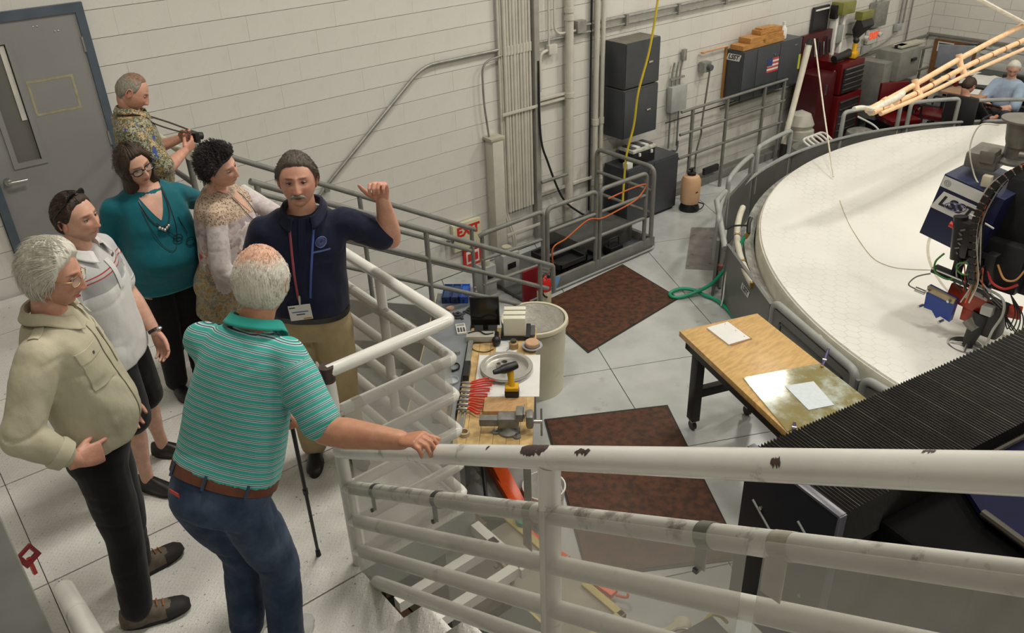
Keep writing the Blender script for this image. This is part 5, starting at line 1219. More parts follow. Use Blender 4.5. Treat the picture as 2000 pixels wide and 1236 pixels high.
# lower assembly
m = MB(); m.tube([(6.62, 2.56, .25), (6.60, 2.50, -.10)], .055, 16); m.box((6.62, 2.49, .08), (.12, .13, .30), 0, .02); m.ob('actuator', BLK, t)
for k in range(6): MB().box((6.553, 2.50 + .006 * math.sin(k * 2.1), -.03 + .04 * k), (.004, .028 + .012 * (k % 2), .012), rot=Matrix.Rotation(.5 * (-1) ** k, 3, 'X')).ob('script_mark', MATS['grey_cable'], t, 0)
MB().cyl((6.60, 2.62, .17), (6.60, 2.56, .16), .025, n=14).ob('red_button', PR, t)
MB().tube([(6.68, 2.52, .26), (6.68, 2.32, .20)], .008, 8).ob('white_bar', WHT, t)
m = MB(); m.box((6.62, 2.44, -.27), (.10, .46, .045), 0, .004, rot=Matrix.Rotation(math.radians(4), 3, 'X')); m.ob('cross_beam', BLKM, t)
MB().box((6.56, 2.44, -.245), (.012, .44, .012), rot=Matrix.Rotation(math.radians(4), 3, 'X')).ob('beam_trim', STEEL, t, 0)
m = MB(); m.box((6.66, 2.50, -.16), (.08, .06, .22), 0, .01); m.box((6.66, 2.26, -.12), (.1, .08, .26), 0, .01); m.box((6.72, 2.38, -.1), (.12, .3, .10), 0, .02); m.ob('bracket', BLK, t)
BLUA = M('anodised_blue', (.01, .045, .30), .3, var=.06)
m = MB(); m.rings([[V((6.56, 2.66, -.40)), V((6.56, 2.41, -.44)), V((6.56, 2.42, -.645)), V((6.56, 2.50, -.625)), V((6.56, 2.53, -.655)), V((6.56, 2.58, -.60)), V((6.56, 2.65, -.60))], [V((6.62, y_, z_)) for y_, z_ in ((2.66, -.40), (2.41, -.44), (2.42, -.645), (2.50, -.625), (2.53, -.655), (2.58, -.60), (2.65, -.60))]]); m.ob('blue_plate', BLUA, t, 0)
MB().box((6.55, 2.53, -.425), (.03, .24, .05), rot=Matrix.Rotation(math.radians(8), 3, 'X'), bev=.004).ob('bronze_bar', M('bronze_plate', (.35, .28, .17), .35, .5), t)
for (y_, z_) in ((2.44, -.44), (2.66, -.58), (2.47, -.65), (2.62, -.41)): MB().cyl((6.56, y_, z_), (6.50, y_ + .01, z_), .012, n=10).ob('bolt', STEEL, t)
REDO = M('red_orange_plate', (.42, .045, .015), .35, var=.1)
MB().box((6.68, 2.36, -.45), (.04, .34, .15), rot=Matrix.Rotation(math.radians(7), 3, 'X'), bev=.006).ob('red_plate', REDO, t)
MB().box((6.70, 2.33, -.58), (.05, .12, .14), bev=.006).ob('red_bracket', REDO, t)
MB().box((6.76, 2.03, -.46), (.06, .10, .10), .3, .008).ob('red_clamp', REDO, t)
MB().box((6.60, 2.17, -.44), (.08, .09, .08), bev=.012).ob('grey_connector', M('pale_connector', (.40, .41, .38), .4), t)
MB().box((6.64, 2.28, -.35), (.05, .16, .04), rot=Matrix.Rotation(math.radians(8), 3, 'X')).ob('pale_block', M('pale_connector2', (.42, .38, .34), .4), t, 0)
m = MB(); m.tube([(6.62, 2.30, -.58), (6.62, 2.22, -.64)], .06, 18); m.ob('grey_cylinder', STM, t)
m = MB(); m.tube([(6.66, 2.22, -.52), (6.60, 2.24, -.74), (6.58, 2.245, -.80)], [.075, .05, .045], 16); m.box((6.70, 2.14, -.55), (.16, .16, .3), 0, .03); m.ob('spindle', BLKM, t)
MB().lathe([(.095, 0), (.135, 0), (.14, .012), (.14, .035), (.125, .04), (.12, .015), (.095, .012), (.095, 0)], (6.56, 2.25, -.825), 40).ob('lap_ring', STEEL, t)
MB().lathe([(0, 0), (.12, 0), (.12, .012), (0, .012)], (6.56, 2.25, -.828), 40).ob('lap_disc', ALU, t)
for k in range(4): a = k * 1.57 + .4; MB().tube([(6.56 + .12 * math.cos(a), 2.25 + .12 * math.sin(a), -.80), (6.57, 2.245, -.77)], .008, 8).ob('lap_spoke', STEEL, t)
MB().tube(bez([(6.60, 2.28, -.26), (6.60, 2.10, -.30), (6.58, 2.05, -.42), (6.58, 2.09, -.60), (6.56, 2.10, -.78)]), .011, 8).ob('grey_tube', MATS['pale_connector'], t)
MB().tube(bez([(6.56, 2.66, -.28), (6.52, 2.75, -.33), (6.52, 2.80, -.42), (6.52, 2.74, -.44)]), .006, 6).ob('grey_wire', MATS['grey_cable'], t)
MB().cyl((6.52, 2.74, -.44), (6.55, 2.66, -.46), .022, n=12).ob('sensor', STEEL, t)
GWR = pal('green_wire', (.06, .22, .05))
MB().tube(bez([(6.58, 2.60, -.08), (6.55, 2.64, -.16), (6.55, 2.62, -.25), (6.56, 2.52, -.28), (6.58, 2.46, -.24)]), .008, 6).ob('green_cable', GWR, t)
MB().tube([(6.55, 2.41 + .06 * math.cos(a), -.14 + .05 * math.sin(a)) for a in np.linspace(0, 2 * PI, 18)[:-1]], .007, 6, closed=True).ob('green_cable', GWR, t)
random.seed(11)
for k in range(14):
    a = V((6.62 + random.uniform(-.04, .05), 2.36 + random.uniform(-.14, .14), -.06 + random.uniform(-.05, .05))); e = V((6.60 + random.uniform(-.03, .05), 2.2 + random.uniform(-.16, .22), -.36 + random.uniform(-.05, .05)))
    mid = (a + e) / 2 + V((-.05, random.uniform(-.08, .08), random.uniform(-.03, .03)))
    MB().tube(bez([a, mid, e], 5), .0055, 6).ob('cable', (BLK, BLK, GREYD, pal('wire_1', WC[1]), pal('wire_2', WC[2]))[k % 5], t)
MB().tube(bez([(6.62, 2.26, -.12), (6.60, 2.20, -.2), (6.60, 2.10, -.22), (6.62, 2.02, -.16)]), .010, 6).ob('cable', pal('red_wire', (.45, .03, .03)), t)
MB().tube(bez([(6.62, 2.20, -.05), (6.60, 2.12, -.14), (6.60, 2.04, -.12), (6.62, 2.0, -.02)]), .008, 6).ob('cable', pal('wire_4', WC[4]), t)
for k in range(4): MB().tube(bez([(6.66, 2.06, -.28), (6.62, 1.98 - .02 * k, -.40), (6.62, 2.0 - .03 * k, -.55), (6.66, 2.06, -.46)]), .005, 6).ob('cable', BLK, t)

# ---------------- gantry beam with black bellows ----------------
GA = math.radians(-10.2); gu = V((math.cos(GA), math.sin(GA), 0)); gv = V((math.sin(GA), -math.cos(GA), 0)); G0 = V((2.95, 1.83, 0)); GT_ = .30
def gp_(x, y, z): return G0 + gu * x + gv * y + V((0, 0, z))
BEL = M('bellows_black', (.014, .014, .012), .45, var=.3, vs=30); 
t = thing('gantry_beam', gp_(2.5, .27, FZ), 'dark gantry beam with a long black accordion bellows reaching over the mirror', 'machine')
m = MB(); N_ = 150; ga, gb = [], []
rows = []
x = .03
for i in range(N_ * 2 + 1):
    up = i % 2
    amp = .016 + .022 * min(1, max(0, (x - 1.4) / 1.6))
    step = .0105 + .016 * min(1, max(0, (x - 1.2) / 1.6))
    z_ = GT_ - .014 + (amp * 1.2 if up else 0)
    y0, y1 = (-.012, .552) if up else (.004, .536)
    rows.append([gp_(x, y0, z_ - .24), gp_(x, y0, z_), gp_(x, y1, z_), gp_(x, y1, z_ - .24)])
    x += step
    if x > 4.9: break
bel = m.quadgrid(rows).ob('bellows', BEL, t, 0)
m = MB(); m2 = MB()  # paler ribs paint in the light caught by the worn pleat crests
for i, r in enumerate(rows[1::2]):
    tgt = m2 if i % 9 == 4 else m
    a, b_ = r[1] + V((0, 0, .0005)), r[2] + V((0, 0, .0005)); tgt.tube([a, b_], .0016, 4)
tag(m.ob('pleat_edges', M('worn_lit_pleat_edge', (.075, .072, .060), .45, var=.5, vs=5), bel, 0), kind='stuff')
tag(m2.ob('pleat_edges', M('lit_pleat_edge', (.17, .165, .14), .4, var=.4, vs=5), bel, 0), kind='stuff')
ENDP = M('end_plate', (.009, .010, .017), .5, var=.1, spec=.3)
m = MB(); m.box(gp_(0, .27, -.23), (.035, .58, 1.09), GA, .006); m.ob('end_plate', ENDP, t)
m = MB(); m.box(gp_(0, .27, GT_ + .012), (.045, .585, .014), GA, .003); m.ob('plate_edge', M('grey_edge', (.09, .09, .11), .3), t)
m = MB(); m.box(gp_(0, .562, -.2), (.045, .014, 1.03), GA, .003); m.ob('plate_edge', MATS['grey_edge'], t)
for (yy, zz) in ((.12, .02), (.42, .03), (.30, -.10), (.36, .05), (.18, -.22), (.44, -.30)):
    MB().cyl(gp_(-.018, yy, zz), gp_(-.028, yy, zz), .010, n=10).ob('bolt', STEEL, t)
for (yy, zz) in ((.13, -.02), (.42, .07)): MB().tube([gp_(-.022, yy - .07, zz + .05), gp_(-.022, yy + .07, zz - .05)], .006, 8).ob('slot_rod', GREYL, t)
m = MB(); m.box(gp_(2.3, .27, -.30), (4.5, .50, .85), GA); m.ob('beam', BLKM, t, 0)
for x_ in (.9, 3.9): MB().box(gp_(x_, .29, -.95), (.30, .40, .66), GA, .01).ob('support_leg', BLKM, t)
MBK = M('matte_black', (.0035, .0035, .004), .85, spec=.1)
m = MB(); m.box(gp_(2.4, .80, -.30), (4.2, .5, .86), GA, .02); m.ob('machine_base', MBK, t, 0)
DBL = M('deep_blue_enamel', (.002, .003, .028), .75, var=.2, vs=20, spec=.2)
BP = [(3.66, 1.14), (5.4, .82), (5.3, -.2), (3.55, .1), (3.40, .66), (3.47, .92)]
m = MB(); m.rings([[V((a, b_, .165)) for a, b_ in BP], [V((a, b_, .195)) for a, b_ in BP]]); m.ob('blue_cover', DBL, t, 0)
MB().tube([(3.66, 1.14, .20), (5.4, .82, .20)], .016, 8).ob('cover_edge', M('olive_edge', (.05, .042, .03), .5), t)
MB().tube([(3.47, .92, .20), (3.40, .66, .20), (3.55, .1, .20)], .02, 8).ob('cover_edge', MATS['olive_edge'], t)
m = MB(); m.box(gp_(2.2, 1.15, -.12), (2.9, .75, .55), GA); m.ob('machine_base', MBK, t, 0)
for k in range(2):
    c_ = gp_(-.45 + .26 * k, .2 - .1 * k, FZ)
    tt = thing('dark_cabinet', c_, ('dark grey equipment case on the floor under the gantry end', 'black equipment case beside the grey one under the gantry end')[k], 'case')
    MB().box(c_ + V((0, 0, .17)), (.24, .34, .34), GA, .01).ob('case', (GREYD, BLKM)[k], tt)
    MB().box(c_ + V((0, 0, .345)), (.20, .05, .012), GA, .003).ob('handle', BLK, tt)

# ---------------- far corner: tool chest, ladder, copier, chairs, desk ----------------
CRD = M('chest_red', (.10, .003, .005), .3, var=.06); CRD2 = M('chest_dark_red', (.055, .003, .005), .35)
t = thing('tool_chest', (11.45, 6.6, FZ), 'tall dark red rolling tool chest with rows of black drawers', 'tool chest')
MB().bb((11.14, 6.36, FZ + .10), (11.76, 6.88, -.42), .01).ob('lower_body', CRD, t)
MB().bb((11.16, 6.38, -.40), (11.74, 6.88, .04), .01).ob('upper_body', CRD, t)
for z0, z1 in [(-.03 - .072 * k - .068, -.03 - .072 * k) for k in range(5)] + [(-.50 - .105 * k - .10, -.50 - .105 * k) for k in range(6)]:
    MB().bb((11.20, 6.35, z0 + .006), (11.70, 6.375, z1), .003).ob('drawer', BLKM, t)
    MB().bb((11.21, 6.335, z1 - .018), (11.69, 6.35, z1 - .004), .003).ob('drawer_pull', STEEL, t)
MB().tube([(11.10, 6.46, -.95), (11.10, 6.46, -.05)], .012, 8).ob('side_handle', STEEL, t)
for x_ in (11.2, 11.7):
    for y_ in (6.42, 6.82): MB().cyl((x_ - .02, y_, FZ + .05), (x_ + .02, y_, FZ + .05), .05, n=16).ob('caster', BLK, t)
t = thing('tool_hutch', (11.0, 6.75, -.3), 'dark red peg hutch hung with hand tools, left of the tool chest', 'hutch')
MB().bb((10.78, 6.82, -1.0), (11.5, 6.88, .42), .006).ob('back_board', CRD2, t)
MB().bb((10.70, 6.42, FZ), (11.10, 6.80, -.06), .01).ob('side_locker', CRD2, t)
for k in range(9): MB().tube([(10.82 + .075 * k, 6.80, .30 + .04 * math.sin(k * 2)), (10.83 + .075 * k, 6.78, .10)], .012, 8).ob('hand_tool', (BLKM, STEEL)[k % 3 == 0], t)
MB().bb((10.85, 6.41, -.35), (10.90, 6.42, -.2)).ob('lock_plate', STEEL, t, 0)
t = thing('chest_top_tools', (11.45, 6.6, .04), 'black and orange power tools heaped on the tool chest', 'power tools')
m = MB(); m.tube([(11.1, 6.5, .10), (11.45, 6.5, .12), (11.55, 6.55, .12)], [.05, .06, .05], 12); m.ob('black_tool', BLK, t)
m = MB(); m.box((11.58, 6.5, .09), (.2, .14, .08), .3, .02); m.tube([(11.60, 6.5, .1), (11.62, 6.5, .24)], .035, 12); m.ob('orange_tool', YD, t)
MB().sph((11.62, 6.5, .28), .045, 14, 10).ob('tool_head', BLK, t)
t = thing('black_board', (11.3, 6.93, .2), 'tall narrow black board on the wall behind the white mast', 'board')
MB().bb((11.14, 6.93, .2), (11.52, 6.975, .74), .01).ob('board', BLKM, t)
MB().bb((11.16, 6.915, .69), (11.50, 6.93, .71)).ob('top_strip', WHT, t, 0)
t = thing('white_mast', (11.65, 6.85, FZ), 'white steel mast with an olive lamp standing against the wall', 'mast')
for x_ in (11.56, 11.74): MB().bb((x_ - .03, 6.80, FZ), (x_ + .03, 6.90, .62), .004).ob('mast_rail', WHT, t)
MB().bb((11.58, 6.78, .2), (11.72, 6.83, .45), .01).ob('carriage', GREYL, t)
MB().bb((11.52, 6.72, .60), (11.86, 6.92, .78), .02).ob('lamp_head', MATS['olive_glass'], t)
MB().bb((11.48, 6.8, .55), (11.56, 6.9, .74), .01).ob('black_mount', BLK, t)
LAD = M('cream_ladder', (.60, .575, .48), .45)
t = thing('a_frame', (9.75, 6.0, FZ), 'cream A-frame pipe leg with black foot sleeve rising beside the flag cabinet', 'frame')
MB().tube([(9.20, 5.90, -.55), (9.66, 6.02, .62)], .036, 14).ob('front_leg', LAD, t)
MB().tube([(9.68, 6.06, .60), (9.98, 6.35, -.42)], .026, 12).ob('rear_leg', LAD, t)
MB().cyl((9.65, 6.02, .60), (9.67, 6.02, .67), .042, n=14).ob('top_joint', BLKM, t)
MB().tube([(9.17, 5.89, -.82), (9.20, 5.90, -.55)], .05, 14).ob('foot_sleeve', BLK, t)
MB().tube([(9.15, 5.88, FZ), (9.17, 5.89, -.8)], .03, 12).ob('foot', GREYL, t)
VG = M('vacuum_grey', (.22, .22, .20), .4, var=.2, vs=14)
for k, (x_, y_, z_, r_, h_, lb) in enumerate(((10.55, 6.50, -.95, .22, .40, 'grey shop vacuum with white top behind the turntable guard'), (10.25, 6.12, FZ, .30, .42, 'grey canister with white pipe loops on its top and an orange base'), (11.5, 6.12, FZ, .22, .36, 'small grey canister with a hose in front of the red chest'))):
    t = thing('shop_vacuum', (x_, y_, z_), lb, 'vacuum')
    MB().lathe([(0, 0), (r_, 0), (r_ * 1.02, h_ * .6), (r_ * .9, h_ * .9), (r_ * .5, h_), (0, h_)], (x_, y_, z_ if k else FZ), 24).ob('canister', VG, t)
    zt = (z_ if k else FZ) + h_
    if k == 0:
        MB().lathe([(0, 0), (r_ * .8, 0), (r_ * .75, .12), (0, .16)], (x_, y_, zt - .04), 20).ob('lid', M('pale_lid', (.45, .44, .38), .4), t); MB().box((x_, y_, zt + .12), (.22, .1, .06), .2, .02).ob('motor_head', BLK, t)
        MB().lathe([(0, 0), (.16, .0), (.2, .1), (.14, .24), (0, .3)], (x_ + .02, y_ + .06, zt + .05), 18).ob('filter_bag', MATS['pale_lid'], t)
    if k == 1:
        for s_ in range(3): MB().tube(fillet([(x_ - .28 + .1 * s_, y_ - .25, zt + .02), (x_ - .22 + .1 * s_, y_ + .05, zt + .1), (x_ + .12 + .1 * s_, y_ + .05, zt + .1), (x_ + .2 + .08 * s_, y_ - .22, zt - .1)], .1), .016, 8).ob('pipe_loop', WHT, t)
        MB().bb((x_ - .3, y_ - .34, FZ + .1), (x_ - .02, y_ - .2, FZ + .3), .01).ob('orange_panel', M('orange_red_panel', (.55, .07, .02), .4), t)
    if k == 2: MB().tube(bez([(x_ - .2, y_ - .2, zt - .1), (x_ + .05, y_ - .3, zt - .25), (x_ + .3, y_ - .1, zt - .05), (x_ + .2, y_ + .2, zt + .1)]), .014, 8).ob('hose', WHT, t)
# copier / machine tool
t = thing('milling_machine', (12.65, 6.35, FZ), 'grey machine with a black work table standing near the far corner', 'machine')
MG = M('machine_grey', (.20, .20, .18), .45, var=.12, vs=8)
MB().bb((12.42, 6.2, -.42), (13.05, 6.6, .02), .02).ob('head', MG, t)
MB().bb((12.20, 6.3, -.98), (12.48, 6.7, -.12), .02).ob('control_side', MG, t)
MB().bb((12.35, 5.95, -.62), (13.15, 6.55, -.52), .015).ob('work_table', BLKM, t)
MB().bb((12.5, 6.1, FZ), (13.0, 6.6, -.62), .01).ob('pedestal', BLKM, t)
MB().bb((12.75, 6.17, -.16), (12.88, 6.2, -.12)).ob('vent_slot', BLK, t, 0)
m = MB(); m.sph((12.62, 6.05, -.47), (.09, .07, .06), 14, 8); m.ob('black_tool', BLK, t)
for (x_, y_) in ((12.3, 6.02), (13.1, 6.0)): MB().lathe([(0, 0), (.06, 0), (.07, .05), (.03, .07), (0, .07)], (x_, y_, -.52), 16).ob('ochre_cap', MATS['ochre'], t)
MB().box((12.9, 6.35, .05), (.60, .16, .04), -.1, .01).ob('shelf_board', M('aged_cream', (.42, .40, .31), .5), t)
MB().bb((12.6, 6.3, .02), (12.8, 6.42, .07), .01).ob('small_scope', BLK, t)
for (x_) in (12.55, 12.75): MB().bb((x_, 6.07, -.95), (x_ + .09, 6.1, -.72)).ob('red_bottle', (CRD, REDO)[x_ > 12.6], t, 0)
# red chairs
def chair(x_, y_, rz, lb, col, legm=BLKM):
    t = thing('office_chair', (x_, y_, FZ), lb, 'chair', 'red chairs behind the turntable' if col is CRD else None, rz)
    def L(mb, nm, mt_, sm=40): return mb.ob(nm, mt_, t, sm, True)
    L(MB().box((0, 0, .45), (.48, .46, .08), 0, .03), 'seat', col); L(MB().box((0, -.24, .72), (.44, .06, .42), 0, .025), 'backrest', col)
    L(MB().cyl((0, 0, .1), (0, 0, .42), .025), 'column', legm); L(MB().box((0, -.26, .5), (.05, .03, .3)), 'back_bracket', legm, 0)
    for s_ in (-1, 1): L(MB().tube(fillet([(s_ * .25, -.12, .45), (s_ * .28, -.12, .64), (s_ * .28, .12, .64)], .04), .016, 8), 'armrest', legm)
    for k in range(5):
        a = k * 1.257; e = V((math.cos(a) * .26, math.sin(a) * .26, .07)); L(MB().tube([(0, 0, .1), e], .016, 8), 'leg', legm); L(MB().sph(e - V((0, 0, .035)), .03, 10, 6), 'caster', legm)
    return t
chair(12.05, 5.88, math.radians(150), 'dark red office chair left of the grey machine', CRD)
chair(12.62, 5.62, math.radians(190), 'dark red office chair in front of the grey machine', CRD)
chair(13.6, 5.55, math.radians(200), 'dark red chair back showing between rail and desk', CRD)
t = thing('equipment_cabinet', (12.4, 6.75, FZ), 'blue-grey cabinet frame between the red chest and the grey machine', 'cabinet')
MB().bb((12.0, 6.7, FZ), (12.06, 6.9, -.30)).ob('frame_post', BLUEF, t, 0); MB().bb((12.45, 6.7, FZ), (12.51, 6.9, -.30)).ob('frame_post', BLUEF, t, 0); MB().bb((12.0, 6.7, -.35), (12.51, 6.9, -.30)).ob('frame_top', BLUEF, t, 0); MB().bb((12.06, 6.8, FZ + .1), (12.45, 6.82, -.36)).ob('frame_back', GREYP, t, 0)
t = thing('guard_rail', (13.4, 6.6, FZ), 'dark pipe guard rail behind the red chairs along the far wall', 'railing')
for z_ in (-.28, -.62): MB().tube([(11.8, 6.78, z_ + .05), (14.2, 6.6, z_ + .05)], .022, 8).ob('rail', GREYP, t)
for x_ in (11.85, 13.0, 14.15): MB().tube([(x_, 6.7, FZ), (x_, 6.7, -.24)], .02, 8).ob('post', GREYP, t)
# desk, monitor, papers
t = thing('office_desk', (13.9, 5.4, FZ), 'desk strewn with papers beside the two seated men', 'desk')
DK = M('desk_dark', (.035, .05, .045), .4); 
MB().bb((13.45, 4.55, -.58), (14.6, 6.3, -.54), .006).ob('desk_top', DK, t)
MB().bb((12.95, 5.15, -.60), (13.40, 5.75, -.56), .006).ob('side_leaf', M('tan_leaf', (.40, .24, .14), .5), t)
for p_ in ((13.5, 4.6), (14.5, 4.6), (13.5, 6.2), (14.5, 6.2), (13.0, 5.2), (13.0, 5.7)): MB().bb((p_[0] - .02, p_[1] - .02, FZ), (p_[0] + .02, p_[1] + .02, -.58)).ob('leg', BLKM, t, 0)
random.seed(3)
for k in range(14):
    x_, y_ = random.uniform(13.6, 14.4), random.uniform(4.7, 6.0)
    MB().box((x_, y_, -.538 + .0002 * k), (.30, .22, .002), random.uniform(-.5, .5)).ob('loose_paper', PAP, t, 0)
tag(MB().box((13.2, 5.4, -.555), (.3, .22, .004), .3).ob('loose_paper', PAP, None, 0), 'white sheet on the tan side leaf of the desk', 'paper')
t = thing('desk_monitor', (13.95, 6.05, -.54), 'grey flat monitor on the desk behind the seated man in black', 'monitor')
MB().box((13.95, 6.1, -.28), (.05, .50, .36), .5, .01).ob('housing', M('monitor_back', (.17, .19, .22), .4), t); MB().box((14.0, 6.1, -.5), (.16, .2, .03), .5).ob('base', BLK, t, 0); MB().box((13.98, 6.1, -.45), (.04, .06, .12), .5).ob('stem', BLK, t, 0)
t = thing('task_lamp', (14.3, 6.2, -.54), 'black desk lamp with a long arm under the cork board', 'lamp')
MB().tube([(14.5, 6.3, -.54), (14.5, 6.2, -.20), (14.3, 5.9, -.12)], .012, 8).ob('arm', BLK, t); MB().sph((14.28, 5.86, -.14), (.10, .07, .06), 14, 8).ob('head', BLK, t); MB().lathe([(0, 0), (.09, 0), (.09, .02), (0, .02)], (14.5, 6.3, -.54), 18).ob('base', BLK, t)
t = thing('pipe_rail', (14.2, 4.9, FZ), 'pale pipe rail with rounded end behind the seated man in blue', 'railing')
MB().tube(fillet([(14.55, 6.1, -.22), (14.55, 5.3, -.22), (14.55, 4.7, -.22), (14.55, 4.7, FZ)], .15), .022, 8).ob('rail', GREYL, t)
for k in range(5):
    tag(MB().box((12.6 + .08 * k, 5.62 + .02 * k, FZ + .13), (.035, .22, .26), .15).ob('binder', (WHT, BBD, WHT, BBD, WHT)[k]), ('leftmost white binder', 'dark blue binder left of centre', 'middle white binder', 'dark blue binder right of centre', 'rightmost white binder')[k] + ' standing on the floor behind the guard', 'binder', 'binders on the floor')
# ================= people =================
def skinmat(name, base):
    m, nt, b = newmat(name)
    a = attr_s(nt, 'Col')
    c = mixc(nt, noise_s(nt, 26, 4, .6).step(.35, .75), tuple(x * .90 for x in base), tuple(min(1, x * 1.10) for x in base))
    c = mixc(nt, noise_s(nt, 8, 3).step(.5, .8) * .3, c, (base[0] * 1.0, base[1] * .72, base[2] * .65))
    c = mixc(nt, 1.0, c, a.outputs['Color'], 'MULTIPLY')
    nt.links.new(c, b.inputs['Base Color']); b.inputs['Roughness'].default_value = .46
    b.inputs['Subsurface Weight'].default_value = .08; b.inputs['Subsurface Radius'].default_value = (.01, .004, .002)
    bump(nt, b, noise_s(nt, 160, 3), .12, .002); return m
def hairmat(name, c0, c1, top=None):
    m, nt, b = newmat(name)
    n = noise_s(nt, 30, 5, .7, st=(3, 3, .5))
    c = mixc(nt, n.step(.3, .7), c0, c1)
    a = attr_s(nt, 'Col'); c = mixc(nt, 1.0, c, a.outputs['Color'], 'MULTIPLY') if top else c
    nt.links.new(c, b.inputs['Base Color']); b.inputs['Roughness'].default_value = .5
    bump(nt, b, noise_s(nt, 60, 4, .7, st=(3, 3, .35)), .7, .006); return m
def clothmat(name, build, rough=.85, fold=.5):
    """cloth whose pattern runs on the attribute s (distance down the body or along the sleeve)"""
    m, nt, b = newmat(name)
    s = Ex(nt, attr_s(nt).outputs['Fac'])
    c = build(nt, s)
    if isinstance(c, tuple):
        c = mixc(nt, noise_s(nt, 7, 4).step(.3, .7), tuple(x * .9 for x in c), tuple(min(1, x * 1.08) for x in c))
    nt.links.new(c, b.inputs['Base Color']); b.inputs['Roughness'].default_value = rough; b.inputs['Specular IOR Level'].default_value = .25
    b.inputs['Sheen Weight'].default_value = .0 if fold == 0 else .1
    h = noise_s(nt, 9, 3, .5, st=(1, 1, .55)) + noise_s(nt, 220, 2) * .05
    bump(nt, b, h, fold, .02); return m

def head_pts(S, nu, nv, asc=1.0, fem=0):
    """head surface grid in local axes (x right, y forward, z up), origin between the ears; returns grid of Vectors and colour"""
    G, Cc = [], []
    for j in range(nv + 1):
        th = PI * (j / nv); row, crow = [], []
        for i in range(nu):
            f = i / nu * 2 - 1; ph = PI * (f * .62 + .38 * f ** 3)      # denser towards the face
            sx, sy, sz = math.sin(th) * math.sin(ph), math.sin(th) * math.cos(ph), math.cos(th)
            z = sz * (.118 if sz > 0 else .122); x = sx * .080; y = sy * (.100 if sy > 0 else .099)
            d = max(0, -z / .122)
            x *= 1 - (.22 if not fem else .30) * d ** 2.0
            if sy > 0: y *= 1 - .06 * d ** 2
            else: y *= 1 - .40 * min(1, d * 1.15) ** 1.3
            if z > 0: x *= 1 + .03 * math.sin(min(1, z / .09) * PI)
            col = [1, 1, 1]
            if y > 0:
                g = lambda cx, cz, wx, wz: math.exp(-((x - cx) / wx) ** 2 - ((z - cz) / wz) ** 2)
                # flatter face plane
                y = y * (1 - .05 * g(0, .02, .06, .07)); 
                nz = max(0, min(1, (.018 - z) / .056)) if z > -.040 else max(0, 1 - (-.040 - z) / .010)
                nw = .0085 + .006 * nz
                y += (.006 + .018 * nz) * math.exp(-(x / nw) ** 2) * (1 if z < .02 else max(0, 1 - (z - .02) / .02)) * (1 if z > -.050 else 0) * (.85 if fem else 1)
                y += .006 * (g(.013, -.037, .006, .007) + g(-.013, -.037, .006, .007))
                for s_ in (-1, 1):
                    y -= .0105 * g(s_ * .031, .006, .017, .012); y += .0035 * g(s_ * .028, .027, .022, .008)
                    y += .004 * g(s_ * .040, -.030, .020, .022)
                    y -= .003 * g(s_ * .027, -.050, .006, .016)
                    e = g(s_ * .030, .0265, .020, .0045); b_ = min(1, e * 1.3)
                    if b_ > .25: k = (1 - (.55 if fem else .72) * b_); col = [col[0] * k, col[1] * k * .95, col[2] * k * .9]
                    q = g(s_ * .030, .004, .022, .012); col = [col[0] * (1 - .34 * q), col[1] * (1 - .44 * q), col[2] * (1 - .42 * q)]
                    q = g(s_ * .040, -.028, .022, .018); col = [col[0], col[1] * (1 - .18 * q), col[2] * (1 - .18 * q)]
                    q = g(s_ * .008, -.047, .004, .003); col = [c_ * (1 - .6 * q) for c_ in col]
                y += .0045 * g(0, -.059, .020, .005) + .0052 * g(0, -.071, .018, .006) - .0045 * g(0, -.065, .024, .0025)
                y += .007 * g(0, -.098, .022, .016); y -= .003 * g(0, -.083, .02, .006)
                l = max(g(0, -.060, .022, .0045), g(0, -.070, .019, .0055)); col = [col[0] * (1 - .12 * l), col[1] * (1 - .42 * l), col[2] * (1 - .38 * l)]
                q = g(0, -.0652, .023, .0026); col = [c_ * (1 - .8 * q) for c_ in col]
                q = g(0, -.035, .014, .012); col = [col[0], col[1] * (1 - .15 * q), col[2] * (1 - .15 * q)]
            row.append(V((x, y, z)) * S); crow.append(col)
        G.append(row); Cc.append(crow)
    return G, Cc
def grid_mesh(G, name='g'):
    """closed lat-long grid with wrap-around columns"""
    nv = len(G) - 1; nu = len(G[0]); verts = [tuple(p) for r in G for p in r]; faces = []
    for j in range(nv):
        for i in range(nu):
            a = j * nu + i; b_ = j * nu + (i + 1) % nu; faces.append((a, b_, b_ + nu, a + nu))
    me = bpy.data.meshes.new(name); me.from_pydata(verts, [], faces); return me
def setcol(me, cols=None):
    ca = me.color_attributes.new('Col', 'FLOAT_COLOR', 'POINT')
    n = len(me.vertices); arr = np.ones((n, 4), dtype=np.float32)
    if cols is not None: arr[:len(cols), :3] = np.array(cols, dtype=np.float32)
    ca.data.foreach_set('color', arr.ravel())
def joinmesh(ms, name):
    mb = bmesh.new(); lay = mb.verts.layers.float_color.new('Col')
    for me, mt in ms:
        n0 = len(mb.verts)
        tmp = bmesh.new(); tmp.from_mesh(me)
        l2 = tmp.verts.layers.float_color.get('Col'); vm = {}
        for v in tmp.verts:
            nv = mb.verts.new(mt @ v.co if mt else v.co); nv[lay] = v[l2] if l2 else (1, 1, 1, 1); vm[v.index] = nv
        for f in tmp.faces:
            try: nf = mb.faces.new([vm[v.index] for v in f.verts]); nf.smooth = True; nf.material_index = f.material_index
            except ValueError: pass
        tmp.free(); bpy.data.meshes.remove(me)
    r = bpy.data.meshes.new(name); mb.to_mesh(r); mb.free(); return r

